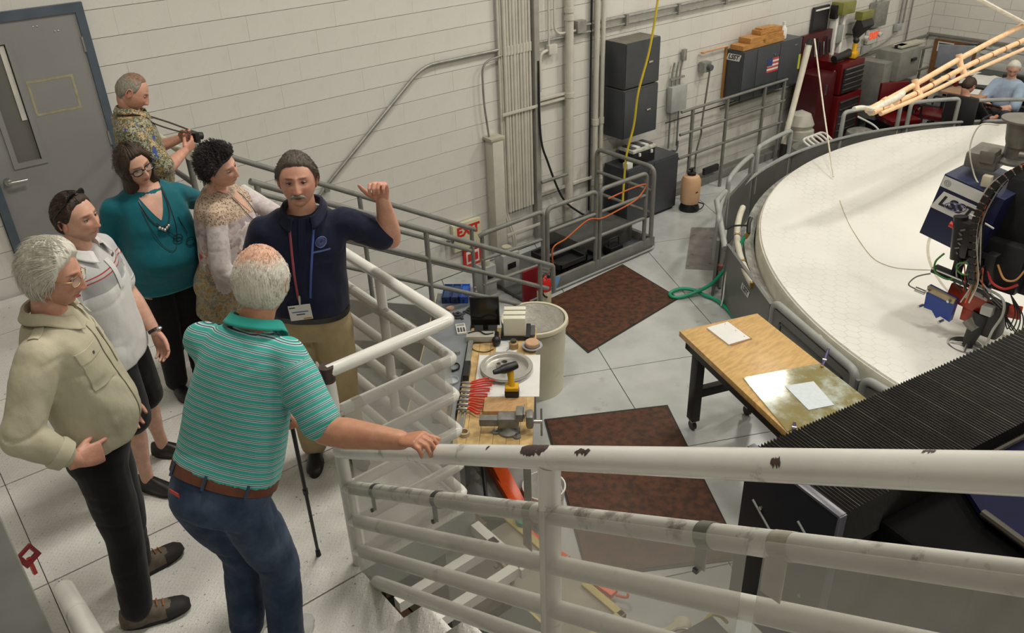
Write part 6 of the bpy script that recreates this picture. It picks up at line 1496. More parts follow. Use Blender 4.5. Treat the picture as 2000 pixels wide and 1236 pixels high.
def hand(wrist, D, N, side, curl=(.35, .4, .45, .5), S=1.0, thumb=(.6, .35), spread=.05):
    """palm with five bent fingers; D direction of the fingers, N where the palm faces, side +1 right hand / -1 left hand"""
    D = V(D).normalized(); N = V(N); N = (N - D * N.dot(D)).normalized(); T = D.cross(N) * side   # T points to the thumb side
    w0 = V(wrist); mb = MB(); s = S
    rs = []
    for (t, hw, ht) in ((-.03, .026, .020), (0, .027, .019), (.02, .034, .017), (.05, .041, .015), (.078, .042, .013), (.092, .038, .011)):
        c = w0 + D * t * s
        rs.append([c + T * hw * s * math.copysign(abs(math.cos(a)) ** .8, math.cos(a)) + N * ht * s * math.copysign(abs(math.sin(a)) ** .9, math.sin(a)) for a in [2 * PI * k / 16 for k in range(16)]])
    mb.rings(rs)
    for k, (off, L) in enumerate(((.031, .078), (.0105, .086), (-.0105, .080), (-.030, .063))):
        p = w0 + D * (.074 + (.006 if k in (1, 2) else 0)) * s + T * off * s; a = 0
        dirv = (D + T * spread * (1.5 - k)).normalized(); pr = [(p, .0098 * s)]
        for q, fr in enumerate((.46, .30, .24)):
            a += curl[k] * (1.0, 1.25, .8)[q]
            d = (dirv * math.cos(a) + N * math.sin(a)).normalized(); p = p + d * L * fr * s; pr.append((p, (.0088, .0080, .0068)[q] * s))
        mb.chain(pr, 10)
    p = w0 + D * .018 * s + T * .026 * s + N * .006 * s; d1 = (D * .75 + T * thumb[0] + N * thumb[1]).normalized()
    d2 = (D * .95 + T * thumb[0] * .35 + N * (thumb[1] + .15)).normalized()
    mb.chain([(p, .015 * s), (p + d1 * .038 * s, .012 * s), (p + d1 * .038 * s + d1 * .010 * s + d2 * .026 * s, .0105 * s), (p + d1 * .045 * s + d2 * .052 * s, .008 * s)], 10)
    return remesh(mb, .0042 * s, 2)

PROF = {  # u, half width, front, back
    'm': [(-.22, .13, .085, .10), (-.08, .165, .10, .125), (.05, .168, .115, .118), (.22, .155, .125, .095), (.45, .16, .125, .105), (.66, .172, .128, .115), (.84, .182, .11, .11), (.95, .165, .075, .085), (1.02, .085, .055, .065)],
    'f': [(-.22, .14, .095, .115), (-.08, .175, .11, .135), (.05, .172, .12, .125), (.22, .152, .125, .10), (.45, .155, .13, .10), (.66, .160, .150, .105), (.84, .158, .11, .10), (.95, .14, .07, .075), (1.02, .07, .05, .055)]}
def person(P):
    """P: joints in world metres plus clothing; returns the top-level Empty"""
    J = {k: V(v) for k, v in P['J'].items()}; S = P.get('S', 1.0); fem = P.get('fem', 0); far = P.get('far', 0)
    hip = (J['hipR'] + J['hipL']) / 2; neck = J['neck']; side0 = (J['hipR'] - J['hipL']).normalized(); sd1 = (J['shR'] - J['shL']).normalized()
    ax = (neck - hip)
    base = V(((J['anR'].x + J['anL'].x) / 2, (J['anR'].y + J['anL'].y) / 2, P.get('z0', 0)))
    t = thing('person', base, P['label'], 'person', P.get('group'))
    prof = P.get('prof') or PROF['f' if fem else 'm']; belly = P.get('belly', 0); W = P.get('W', 1.0)
    bend = P.get('bend', 0)
    def ring(u, ex=0, n=32, kx=1.0):
        us = [q[0] for q in prof]; w_, f_, b_ = (float(np.interp(u, us, [q[i] for q in prof])) for i in (1, 2, 3))
        f_ += belly * math.exp(-((u - .28) / .24) ** 2)
        w_ += belly * .35 * math.exp(-((u - .25) / .25) ** 2)
        sd = side0.lerp(sd1, max(0, min(1, u))).normalized(); up = ax.normalized(); fw = up.cross(sd).normalized(); sd = fw.cross(up).normalized()
        c = hip + ax * u + fw * bend * math.sin(max(0, min(1, u)) * PI)
        shw = (J['shR'] - J['shL']).length / 2 / .19
        ww = w_ * W * (shw if u > .8 else lerp(1, shw, max(0, min(1, (u - .5) / .3)))) * kx + ex
        out = []
        for k in range(n):
            a = 2 * PI * k / n; cx, sy = math.cos(a), math.sin(a)
            e = .85; X = math.copysign(abs(cx) ** e, cx) * ww; Y = math.copysign(abs(sy) ** e, sy) * ((f_ * W if sy > 0 else b_ * W) + ex)
            out.append(c + sd * X + fw * Y)
        return out
    up = ax.normalized(); fwd = up.cross(sd1).normalized()
    # ---- the body, one continuous figure
    mb = MB()
    mb.rings([ring(u, -.016 - .03 * max(0, min(1, (.1 - u) / .25))) for u in np.linspace(-.14, 1.02, 12)])
    hd = J['head'] + V((0, 0, -.008)); HS = S * P.get('hs', 1.0); F = V(P['face']).normalized(); UPv = V(P.get('headup', (0, 0, 1))); Rt = F.cross(UPv).normalized(); UPv = Rt.cross(F).normalized()
    HM = Matrix(((Rt.x, F.x, UPv.x, hd.x), (Rt.y, F.y, UPv.y, hd.y), (Rt.z, F.z, UPv.z, hd.z), (0, 0, 0, 1)))
    nk = (.054 if fem else .064) * S
    mb.chain([(neck - up * .06, nk * 1.25), (neck + up * .01, nk * 1.0), (hd + UPv * -.055 - F * .022, nk * .95), (hd + UPv * -.03 - F * .02, nk * .95)])
    for s_ in 'RL':
        sh, el, wr = J['sh' + s_], J['el' + s_], J['wr' + s_]; k = (.85 if fem else 1) * S
        d = (wr - el).normalized()
        k *= P.get('arm', 1.1)
        mb.chain([(sh, .050 * k), (sh.lerp(el, .4), .048 * k), (el, .041 * k), (el.lerp(wr, .28), .045 * k), (el.lerp(wr, .7), .035 * k), (wr, .0275 * k)])
        hp, kn, an = J['hip' + s_], J['kn' + s_], J['an' + s_]
        mb.chain([(hp, .070 * S), (hp.lerp(kn, .5), .066 * S), (kn, .054 * S), (kn.lerp(an, .3), .055 * S), (kn.lerp(an, .75), .036 * S), (an, .036 * S)])
        td = V(P['toe' + s_]).normalized(); mb.chain([(an - V((0, 0, .035)), .033 * S), (an - V((0, 0, .055)) + td * .13 * S, .024 * S)])
    body = remesh(mb, .022 if far else .0115, 4); setcol(body)
    nu, nv = (40, 32) if far else (100, 84)
    G, Cc = head_pts(HS, nu, nv, 1, fem); hm = grid_mesh(G); cols = [c for r in Cc for c in r]
    st = P.get('stubble')
    if st or P.get('browcol'):
        vs = [p for r in G for p in r]
        for i, v in enumerate(vs):
            if st and v.y > -.03 and v.z < -.045 and not (abs(v.x) < .024 and v.z > -.075): k = min(1, (-.045 - v.z) / .02) * st; cols[i] = [c * (1 - k) for c in cols[i]]
            if P.get('browcol') == 'grey' and .02 < v.z < .034 and v.y > .05: cols[i] = [min(1.3, c * 1.5) for c in cols[i]]
    setcol(hm, cols)
    parts = [(body, None), (hm, HM)]
    # ears
    for s_ in (-1, 1):
        e = MB(); e.sph((s_ * .079 * HS, -.006 * HS, -.006 * HS), (.008 * HS, .019 * HS, .032 * HS), 16, 12, Matrix.Rotation(s_ * -.35, 3, 'Z') @ Matrix.Rotation(-.15, 3, 'X'))
        e.tube([V((s_ * (.087 + .003 * math.sin(a)), -.010 + .017 * math.cos(a), -.004 + .028 * math.sin(a))) * HS for a in np.linspace(-.6, 3.9, 12)], .0045 * HS, 6)
        em = e.mesh('ear'); setcol(em, [[1, .82, .8]] * len(em.vertices)); parts.append((em, HM))
        if not far:
            ey = MB(); c = V((s_ * .0305, .0735, .006)) * HS; ey.sph(c, .0128 * HS, 20, 14, Matrix.Rotation(PI / 2, 3, 'X')); em = ey.mesh('eye')
            gz = V(P.get('gaze', (0, 1, -.05))).normalized(); cc = []
            for v in em.vertices:
                d = (v.co - c).normalized().dot(gz); cc.append([.03, .03, .03] if d > .965 else ([.16, .16, .18] if d > .85 else [1.0, 1.5, 1.9]))
            setcol(em, cc); parts.append((em, HM))
            li = MB(); li.tube([c + V((math.sin(a) * .0137, math.cos(a) * .0137 * .9, .0052 - .0025 * abs(math.sin(a)) * 2)) * HS for a in np.linspace(-1.15, 1.15, 10)], .0028 * HS, 6); lm_ = li.mesh('lid'); setcol(lm_, [[.22, .16, .15]] * len(lm_.vertices)); parts.append((lm_, HM))
    for s_, sg in (('R', 1), ('L', -1)):
        h = P['hand' + s_]
        if h is None: continue
        if far: 
            e = MB(); e.chain([(J['wr' + s_], .028), (J['wr' + s_] + V(h['D']).normalized() * .09, .03)]); hmesh = remesh(e, .014, 1)
        else: hmesh = hand(J['wr' + s_], h['D'], h['N'], sg, h.get('curl', (.35, .4, .45, .5)), S * (.9 if fem else 1.05), h.get('thumb', (.6, .35)), h.get('spread', .05))
        setcol(hmesh, [[1, .93, .92]] * len(hmesh.vertices)); parts.append((hmesh, None))
    bm_ = joinmesh(parts, 'body'); bm_.materials.append(P['skin']); put('body', bm_, t, 70)
    if P.get('moustache'):
        m = MB()
        for s_ in (-1, 1): m.tube([HM @ (V(p) * HS) for p in ((0, .103, -.0495), (s_ * .013, .101, -.0510), (s_ * .026, .093, -.0570), (s_ * .035, .081, -.068))], [.0065 * S, .0078 * S, .0070 * S, .0025 * S], 10)
        m.ob('moustache', P['moustache'], t)
    # ---- hair
    H = P.get('hair')
    if H: build_hair(H, G, HM, HS, t)
    # ---- clothes
    SD = {'R': sd1, 'L': -sd1}
    def wrinkle(me, amp, sc=9):
        if far: return
        me.calc_loop_triangles() if False else None
        nr = [v.normal.copy() for v in me.vertices]
        for v, n_ in zip(me.vertices, nr):
            q = v.co
            a_ = NZ.noise(V((q.x * sc, q.y * sc, q.z * sc * .55))); b2 = NZ.noise(V((q.x * sc * .4 + q.z * 3, q.y * sc * .4 - q.z * 2, q.z * sc * 1.1 + 9))); c2 = NZ.noise(V((q.x * sc * 2.4, q.y * sc * 2.4, q.z * sc * 1.3 + 7)))
            v.co += n_ * (amp * .8 * a_ + amp * .35 * c2 - amp * .55 * max(0, 1 - abs(b2) * 6) ** 1.5 * max(0, min(1, 4 * NZ.noise(V((q.x * 5 + 3, q.y * 5, q.z * 5))))))
    def add_s(me, torso_only=False):
        at = me.attributes.new('s', 'FLOAT', 'POINT'); arr = np.zeros(len(me.vertices), dtype=np.float32)
        L = ax.length
        for v in me.vertices:
            q = v.co; s0 = (q - hip).dot(up)
            if not torso_only:
                for s_ in 'RL':
                    a, b_ = J['sh' + s_], J['el' + s_]; d = (b_ - a).normalized(); w_ = (q - a).dot(d)
                    lat = (q - a).dot(SD[s_])
                    if (w_ > .04 and ((q - a) - d * w_).length < .115 * S and (lat > .0 or w_ > .10) and (q - hip - up * s0).length > .19 * W): s0 = 5 + w_; break
            arr[v.index] = s0
        at.data.foreach_set('value', arr)
    sh = P['shirt']; bvh = None
    mb = MB(); lo, hi = sh.get('lo', -.05), sh.get('hi', 1.0)
    us = np.linspace(lo, hi, 14)
    mb.rings([ring(u, sh.get('ex', .012) + (sh.get('flare', 0) * max(0, (.2 - u)))) for u in us])
    nr = sh.get('neckr', .062) * S
    mb.chain([(neck - up * .05, nr * 1.3), (neck - up * .015, nr * 1.05)])
    for s_ in 'RL':
        a, b_, c = J['sh' + s_], J['el' + s_], J['wr' + s_]; k = S * sh.get('sl', 1.0)
        mb.chain([(neck - up * .028, .060 * S), (neck.lerp(a, .5) - up * .022, .060 * S), (a - up * .004, .060 * S)])
        mb.chain([(a, .064 * k), (neck.lerp(a, .55) - up * .10, .085 * S)])
        if sh['sleeve'] <= 1: mb.chain([(a, .066 * k), (a.lerp(b_, sh['sleeve'] * .5), .068 * k), (a.lerp(b_, sh['sleeve']), .066 * k)])
        else:
            f = sh['sleeve'] - 1; mb.chain([(a, .066 * k), (a.lerp(b_, .5), .064 * k), (b_, .060 * k), (b_.lerp(c, f * .5), .055 * k), (b_.lerp(c, f), .047 * k)])
    me = remesh(mb, .02 if far else .0095, 9); wrinkle(me, sh.get('wr', .006)); add_s(me)
    # cut the underside of the hem square: colour is by attribute so nothing else is needed
    me.materials.append(sh['mat']); so = put('shirt' if not sh.get('name') else sh['name'], me, t, 70)
    bv_ = BVHTree.FromObject(so, bpy.context.evaluated_depsgraph_get()) if False else BVHTree.FromPolygons([worldm(t) @ v.co for v in me.vertices], [tuple(p.vertices) for p in me.polygons])
    def patch(nm, mt_, o, u_, v_, w_, h_, par=None, th=.003, n=8, m=8, look=None, off=.002):
        """thin piece that follows the cloth: rays from outside towards the body"""
        o, u_, v_ = V(o), V(u_).normalized(), V(v_).normalized(); d = -(look or fwd).normalized() if look else -fwd
        rows = []; rows2 = []
        for i in range(m + 1):
            r1, r2 = [], []
            for j in range(n + 1):
                p = o + u_ * (w_ * (j / n - .5)) + v_ * (h_ * (i / m - .5)); hit = bv_.ray_cast(p - d * .4, d)
                q = hit[0] if hit[0] is not None else p
                r1.append(q - d * off); r2.append(q - d * (off + th))
            rows.append(r1); rows2.append(r2)
        mb_ = MB(); mb_.quadgrid(rows2); mb_.quadgrid(rows)
        edge = [r2[0] for r2 in rows2] + rows2[-1][1:] + [r[-1] for r in reversed(rows2[:-1])] + list(reversed(rows2[0][1:-1]))
        e1 = [r2[0] for r2 in rows] + rows[-1][1:] + [r[-1] for r in reversed(rows[:-1])] + list(reversed(rows[0][1:-1]))
        mb_.rings([e1, edge], cap=False)
        return mb_.ob(nm, mt_, par or so)
    P['_patch'] = patch
    # collar
    if sh.get('collar'):
        cm_, hgt, open_ = sh['collar']; rows = []; n = 26
        for kk, (dr, dz) in enumerate(((.0, .0), (.004, hgt), (.014, hgt * 1.02), (.026, hgt * .30), (.031, .002))):
            r = []
            for i in range(n + 1):
                a = PI / 2 + open_ + (2 * PI - 2 * open_) * i / n
                front = max(0, math.sin(a)); tip = max(0, 1 - min(i, n - i) / 4)
                rr = .074 * S + dr * 1.15 * (1 + .5 * front); c = neck + up * (.020 - .040 * front) + fwd * (.002 + .016 * front)
                r.append(c + sd1 * math.cos(a) * rr * 1.04 + fwd * math.sin(a) * rr * .98 + up * (dz * (1 - .30 * front) - (tip * .028 if kk >= 3 else 0)))
            rows.append(r)
        m = MB(); m.quadgrid(rows); co = m.ob('collar', cm_, so); sd_ = co.modifiers.new('t', 'SOLIDIFY'); sd_.thickness = .003
    # trousers
    tr = P.get('pants')
    if tr:
        mb = MB(); top = tr.get('top', .14)
        mb.rings([ring(u, tr.get('ex', .010)) for u in np.linspace(-.16, top, 7)])
        for s_ in 'RL':
            hp, kn, an = J['hip' + s_], J['kn' + s_], J['an' + s_]; k = S * tr.get('w', 1.0); L = tr.get('len', 1.0)
            hp2 = hp - up * .03
            if L >= .95: mb.chain([(hp2, .100 * k), (hp2.lerp(kn, .5), .092 * k), (kn, .076 * k), (kn.lerp(an, .5), .070 * k), (kn.lerp(an, .97), .066 * k)])
            else: mb.chain([(hp2, .102 * k), (hp2.lerp(kn, .5), .098 * k), (hp2.lerp(kn, L * 2), .096 * k)])
        me = remesh(mb, .02 if far else .0105, 5); wrinkle(me, tr.get('wr', .007), 8); add_s(me, True); me.materials.append(tr['mat']); po = put(tr.get('name', 'trousers'), me, t, 70)
        P['_pants'] = po
        if tr.get('belt'):
            b0 = top - .05; m = MB(); bb_ = tr.get('ex', .010) + .006
            r0 = [ring(b0, bb_, 40), ring(b0 + .065, bb_, 40), ring(b0 + .065, bb_ - .006, 40), ring(b0, bb_ - .006, 40)]
            m.rings(r0, cap=False, close=True); bo = m.ob('belt', tr['belt'], po)
            if tr.get('loops'):
                for f_ in tr['loops']:
                    q0 = ring(b0 - .012, bb_ + .004, 40)[f_]; q1 = ring(b0 + .075, bb_ + .004, 40)[f_]; MB().tube([q0, q1], .007, 6, flat=.5).ob('belt_loop', tr['mat'], po)
    P['_ring'] = ring
    # shoes
    for s_ in 'RL':
        an = J['an' + s_]; td = V(P['toe' + s_]); td.z = 0; td.normalize(); sdv = V((-td.y, td.x, 0)); z0 = P.get('z0', 0) + .001
        if P.get('shoe') is None: continue
        up_m, so_m = P['shoe']; gb = V((an.x, an.y, z0)); k = S * P.get('shoek', 1)
        def srow(tt, hw, zz, n=14): return [gb + td * tt * k + sdv * (hw * k * math.cos(a)) + V((0, 0, .024 + (zz * k - .024) * max(0, math.sin(a)) if math.sin(a) > 0 else .02)) for a in [2 * PI * q / n for q in range(n)]]
        m = MB(); m.rings([srow(*q) for q in ((-.072, .018, .06), (-.062, .034, .095), (-.02, .038, .105), (.03, .040, .098), (.08, .045, .075), (.13, .047, .060), (.165, .040, .050), (.185, .020, .035))])
        sob = m.ob('shoe', up_m, t, 60)
        m = MB(); n = 28; prof_s = []
        outl = []
        for q in range(n):
            a = 2 * PI * q / n; c_, s2 = math.cos(a), math.sin(a); L_ = .130
            outl.append((c_ * L_ + .060, s2 * (.046 if c_ > 0 else .040) * (1 - .0 * c_)))
        m.rings([[gb + td * p[0] * k + sdv * p[1] * k + V((0, 0, z_)) for p in outl] for z_ in (0, .026)]); m.ob('sole', so_m, sob)
        if P.get('toecap'):
            m = MB(); m.rings([srow(*q) for q in ((.10, .0505, .066), (.135, .0505, .060), (.168, .044, .052), (.190, .022, .038))]); m.ob('toe_cap', P['toecap'], sob, 60)
            m = MB(); m.rings([srow(*q) for q in ((-.05, .030, .09), (-.035, .042, .135), (.0, .046, .14), (.03, .040, .12))]); m.ob('ankle_cuff', up_m, sob, 60)
        if P.get('laces'):
            for q in range(4): c = gb + td * (.03 + .022 * q) * k + V((0, 0, (.100 - .010 * q) * k)); MB().tube([c - sdv * .022, c + V((0, 0, .006)), c + sdv * .022], .0032, 6).ob('lace', P['laces'], sob)
    P['_HM'] = HM; P['_HS'] = HS; P['_t'] = t; P['_fwd'] = fwd; P['_up'] = up; P['_sd'] = sd1; P['_hip'] = hip; P['_so'] = so
    return t
def build_hair(H, G, HM, S, t):
    nv = len(G) - 1; nu = len(G[0]); kind = H['kind']; T = H.get('T', .014); rg = []; keep = []; cols = []
    for j in range(nv + 1):
        row, kr, cr = [], [], []
        for i in range(nu):
            p = G[j][i] / S; d = p.normalized(); ph = math.atan2(p.x, p.y); aph = abs(ph)
            # hairline height as a function of the angle from the face
            if kind == 'short': hl = np.interp(aph, [0, .55, .9, 1.25, 1.55, 1.9, 2.3, 3.14], [H.get('fr', .082), H.get('fr', .082) - .004, H.get('tmp', .062), .015, -.005, -.02, -.062, -.078])
            elif kind == 'full': hl = np.interp(aph, [0, .55, .9, 1.15, 1.5, 1.9, 2.3, 3.14], [H.get('fr', .074), .066, .045, -.005, -.03, -.055, -.088, -.098])
            elif kind == 'ring': hl = np.interp(aph, [0, .9, 1.25, 1.55, 1.9, 2.3, 3.14], [.3, .3, .02, -.005, -.02, -.062, -.078])
            elif kind == 'bob': hl = np.interp(aph, [0, .5, .8, 1.0, 1.3, 3.14], [.078, .070, .02, -.30, -.30, -.30])
            m_ = (p.z - hl) / .012; m_ = max(-1, min(1, m_))
            th = T * (.35 + .65 * min(1, max(0, (p.z - hl) / .03)))
            if kind == 'ring' and p.z > .065: th *= max(0, 1 - (p.z - .065) / .03); m_ = min(m_, 1 - (p.z - .065) / .015)
            n1 = NZ.noise(V((ph * 9 + 3, p.z * 12, H.get('seed', 0)))); n2 = NZ.noise(V((ph * 26, p.z * 22, H.get('seed', 0) + 4)))
            th += H.get('ns', .003) * n1 + H.get('ns2', .002) * n2
            if H.get('vol'): th += H['vol'] * max(0, d.z) * (1.0)
            if H.get('part'): th += .003 * math.exp(-((p.x - .02) / .03) ** 2) * max(0, d.z)
            if m_ <= 0: th = -.004 + .004 * m_
            else: th = th * min(1, m_ * 1.6)
            q = p + d * th
            if kind == 'bob':
                back = max(0, min(1, (aph - .85) / .3))
                if p.z < .0 and back > 0:
                    z_ = p.z * 1.55; rr = 1.0
                    hx = .094 * math.sin(ph) * (1 + .08 * math.sin(z_ * 30)); hy = .105 * math.cos(ph) if math.cos(ph) < 0 else .075 * math.cos(ph)
                    tgt = V((hx, hy, z_)); tgt += V((math.sin(ph), math.cos(ph), 0)) * (.004 * n1 + .004 * n2 - .02 * max(0, (-z_ - .14) / .05))
                    q = q.lerp(tgt, back * min(1, -p.z / .03))
            row.append(HM @ (q * S)); kr.append(th > -.0035 or (kind == 'bob' and aph > .85 and p.z < .0))
            tc = 1.0
            if H.get('thin') and p.z > .06: 
                k = min(1, (p.z - .06) / .035) * (1 if p.y > -.06 else .4); cr.append([1, 1 - .38 * k, 1 - .5 * k])
            else: cr.append([1, 1, 1])
        rg.append(row); keep.append(kr); cols.append(cr)
    verts = [tuple(p) for r in rg for p in r]; faces = []
    for j in range(nv):
        for i in range(nu):
            i2 = (i + 1) % nu
            if keep[j][i] or keep[j][i2] or keep[j + 1][i] or keep[j + 1][i2]:
                a = j * nu + i; b_ = j * nu + i2; faces.append((a, b_, b_ + nu, a + nu))
    me = bpy.data.meshes.new('hair'); me.from_pydata(verts, [], faces); setcol(me, [c for r in cols for c in r]); 
    bm_ = bmesh.new(); bm_.from_mesh(me); bmesh.ops.delete(bm_, geom=[v for v in bm_.verts if not v.link_faces], context='VERTS'); bmesh.ops.recalc_face_normals(bm_, faces=bm_.faces); bm_.to_mesh(me); bm_.free()
    ho = None
    if nu > 50 and H.get('strands', 900):
        rnd = random.Random(H.get('seed', 1)); sb = bmesh.new(); sb.from_mesh(me); lay = sb.verts.layers.float_color.get('Col'); n_ = H.get('strands', 900); tries = 0
        while n_ > 0 and tries < 20000:
            tries += 1; j = rnd.randrange(2, nv - 6); i = rnd.randrange(nu)
            if math.sin(PI * j / nv) < rnd.random() or not keep[j][i]: continue
            c = HM.inverted() @ rg[j][i] / S; base = G[j][i] / S
            if (c - base).dot(base.normalized()) < .002: continue
            nrm = base.normalized(); zz = nrm.z
            fl = V((.25 * (1 if base.x > 0 else -1) * (1 - abs(zz)), -1.0 * max(0, zz + .25), -.25 - 1.1 * max(0, .75 - zz))) + V((rnd.uniform(-.25, .25), rnd.uniform(-.25, .25), rnd.uniform(-.2, .2)))
            if H.get('spiky'): fl = fl * .9 + nrm * .7 + V((rnd.uniform(-.5, .5), rnd.uniform(-.5, .5), rnd.uniform(-.1, .5)))
            else: fl = (fl - nrm * fl.dot(nrm)) + nrm * rnd.uniform(-.03, .06)
            fl.normalize(); L_ = H.get('sl', .028) * rnd.uniform(.6, 1.4); sh_ = rnd.uniform(.82, 1.08); w_ = H.get('sw', .0016)
            sdv = fl.cross(nrm).normalized(); p = c - nrm * .002; vs = []; col = tuple(x * sh_ for x in cols[j][i]) + (1,)
            for q in range(4):
                t_ = q / 3; cc = p + fl * L_ * t_ + nrm * (.004 * math.sin(t_ * PI) - (.006 * t_ * t_ if not H.get('spiky') else 0)); ww = w_ * (1 - .85 * t_)
                tri = [sb.verts.new(HM @ ((cc + sdv * ww) * S)), sb.verts.new(HM @ ((cc - sdv * ww) * S)), sb.verts.new(HM @ ((cc + nrm * ww * 1.3) * S))]
                for v in tri: v[lay] = col
                if vs:
                    for a_, b2 in ((0, 1), (1, 2), (2, 0)): sb.faces.new((vs[a_], vs[b2], tri[b2], tri[a_]))
                vs = tri
            n_ -= 1
        sb.to_mesh(me); sb.free()
    me.materials.append(H['mat']); put('hair', me, t, 80)
def glasses(P, frame_m, lens_m, w_=.026, h_=.019, full=True, r=.0016, name='glasses'):
    HM, S, t = P['_HM'], P['_HS'], P['_t']; g = MB(); l = MB()
    for s_ in (-1, 1):
        c = V((s_ * .034, .099, .003)); pts = [c + V((math.copysign(abs(math.cos(a)) ** .7, math.cos(a)) * w_, -.010 * abs(math.cos(a)) * (1 if math.cos(a) * s_ > 0 else .2), math.copysign(abs(math.sin(a)) ** .7, math.sin(a)) * h_)) for a in np.linspace(0, 2 * PI, 25)[:-1]]
        g.tube([HM @ (p * S) for p in pts], r, 6, closed=True)
        l.rings([[HM @ (p * S) for p in pts], [HM @ ((p + V((0, .001, 0))) * S) for p in pts]])
        g.tube([HM @ (V(p) * S) for p in ((s_ * .059, .092, .008), (s_ * .074, .07, .010), (s_ * .080, .0, .010), (s_ * .079, -.015, -.004))], r, 6)
    g.tube([HM @ (V(p) * S) for p in ((-.009, .102, .006), (0, .105, .009), (.009, .102, .006))], r, 6)
    go = g.ob(name, frame_m, t); l.ob('lens', lens_m, go, 0)
    return go

LENS = bpy.data.materials.new('spectacle_lens'); LENS.use_nodes = True; _b = LENS.node_tree.nodes['Principled BSDF']; _b.inputs['Base Color'].default_value = (.9, .9, .9, 1); _b.inputs['Alpha'].default_value = .10; _b.inputs['Roughness'].default_value = .05
SK1 = skinmat('ruddy_skin', (.60, .315, .225)); SK2 = skinmat('fair_skin', (.64, .37, .275)); SK3 = skinmat('tanned_skin', (.52, .255, .155))
HW = hairmat('white_hair', (.60, .575, .49), (.82, .80, .72), True); HB = hairmat('brown_hair', (.022, .011, .007), (.060, .030, .016)); HD = hairmat('dark_hair', (.006, .005, .006), (.03, .024, .024)); HG = hairmat('greying_hair', (.045, .035, .028), (.13, .10, .08)); HS = hairmat('silver_hair', (.20, .18, .14), (.34, .31, .25), True)
KHAKI = clothmat('khaki_cotton', lambda nt, s: (.40, .315, .175), .85, .55)
NAVYC = clothmat('navy_knit', lambda nt, s: (.0075, .011, .033), .8, .45)
TANC = clothmat('sand_twill', lambda nt, s: (.50, .465, .345), .8, .6)
BLKC = clothmat('black_cloth', lambda nt, s: (.0045, .0045, .006), .85, .3)
TEALC = clothmat('teal_jersey', lambda nt, s: (.004, .125, .165), .7, .5)
def denim(nt, s):
    n = noise_s(nt, 5, 4, .6); return mixc(nt, n.step(.35, .8), (.016, .033, .078), (.075, .115, .185))
DENIM = clothmat('blue_denim', denim, .85, .6)
def polo_stripes(nt, s):
    k = (s * (1 / .0265)).fract(); T_ = (.055, .40, .355); W_ = (.50, .64, .65); D_ = (.035, .06, .11)
    return ramp(nt, k, [(0, T_), (.40, T_), (.401, W_), (.50, W_), (.501, D_), (.60, D_), (.601, W_), (.70, W_), (.701, T_), (.80, T_), (.801, D_), (.86, D_), (.861, W_), (.93, W_), (.931, T_)], 'CONSTANT')
STRIPE = clothmat('striped_pique', polo_stripes, .85, .35)
TEALP = clothmat('teal_collar_knit', lambda nt, s: (.03, .36, .31), .85, .2)
def polo_white(nt, s):
    # torso: white, grey chest band, red piping; sleeves: white with grey yoke
    t_ = s / 1.0
    body = ramp(nt, s * 1.4, [(0, (.66, .66, .66)), (.505, (.66, .66, .66)), (.506, (.36, .37, .38)), (.592, (.36, .37, .38)), (.593, (.40, .04, .04)), (.600, (.40, .04, .04)), (.601, (.46, .46, .46)), (.618, (.46, .46, .46)), (.619, (.40, .04, .04)), (.626, (.40, .04, .04)), (.627, (.50, .50, .51))], 'CONSTANT')
    slv = ramp(nt, (s - 5) * 3, [(0, (.68, .68, .68)), (.16, (.40, .04, .04)), (.19, (.46, .47, .48)), (.55, (.68, .68, .68)), (.58, (.3, .3, .3)), (.60, (.68, .68, .68))], 'CONSTANT')
    return mixc(nt, s.gt(3.0), body, slv)
WPOLO = clothmat('white_polo', polo_white, .85, .4)
def leopard(nt, s):
    v = Ex(nt, vor(nt, 85)); sp = v.step(.30, .42) ; ring_ = (v - .34).abs().step(.05, .10)
    up_ = mixc(nt, ring_, (.06, .03, .02), (.50, .385, .285))
    mid = mixc(nt, noise_s(nt, 16, 4).step(.45, .6), (.50, .42, .42), (.30, .24, .26))
    mid = mixc(nt, (noise_s(nt, 8, 3) - .5).abs().step(.015, .03), (.62, .58, .56), mid)
    low = ramp(nt, Ex(nt, vor(nt, 26, out='Color')).s and noise_s(nt, 22, 5, .8), [(0, (.05, .04, .04)), (.42, (.35, .22, .06)), (.5, (.45, .40, .28)), (.56, (.10, .13, .16)), (.62, (.38, .30, .12)), (.7, (.3, .06, .04))])
    red = mixc(nt, noise_s(nt, 12, 4, .6).step(.50, .56), mid, (.42, .07, .03)); c = mixc(nt, (s + noise_s(nt, 6, 2) * .1).step(.14, .20), low, red); c = mixc(nt, (s + noise_s(nt, 6, 2) * .08).step(.24, .28), c, mid)
    c = mixc(nt, (s + noise_s(nt, 5, 2) * .1).step(.43, .45), c, up_); return mixc(nt, s.gt(3), c, mixc(nt, noise_s(nt, 30, 3).step(.4, .6), (.50, .44, .45), (.60, .55, .55)))
LEOP = clothmat('leopard_print', leopard, .7, .4)
def aloha(nt, s):
    n = noise_s(nt, 13, 5, .8)
    c = ramp(nt, n, [(0, (.01, .01, .01)), (.38, (.012, .012, .012)), (.42, (.20, .18, .05)), (.46, (.55, .54, .46)), (.49, (.02, .025, .02)), (.53, (.12, .14, .06)), (.56, (.42, .22, .04)), (.60, (.58, .52, .38)), (.64, (.02, .02, .03))])
    b2 = noise_s(nt, 11, 3).step(.62, .66); return mixc(nt, b2, c, (.05, .09, .28))
ALOHA = clothmat('hawaiian_print', aloha, .7, .35)
LBLUE = clothmat('light_blue_cotton', lambda nt, s: (.33, .42, .55), .8, .5)
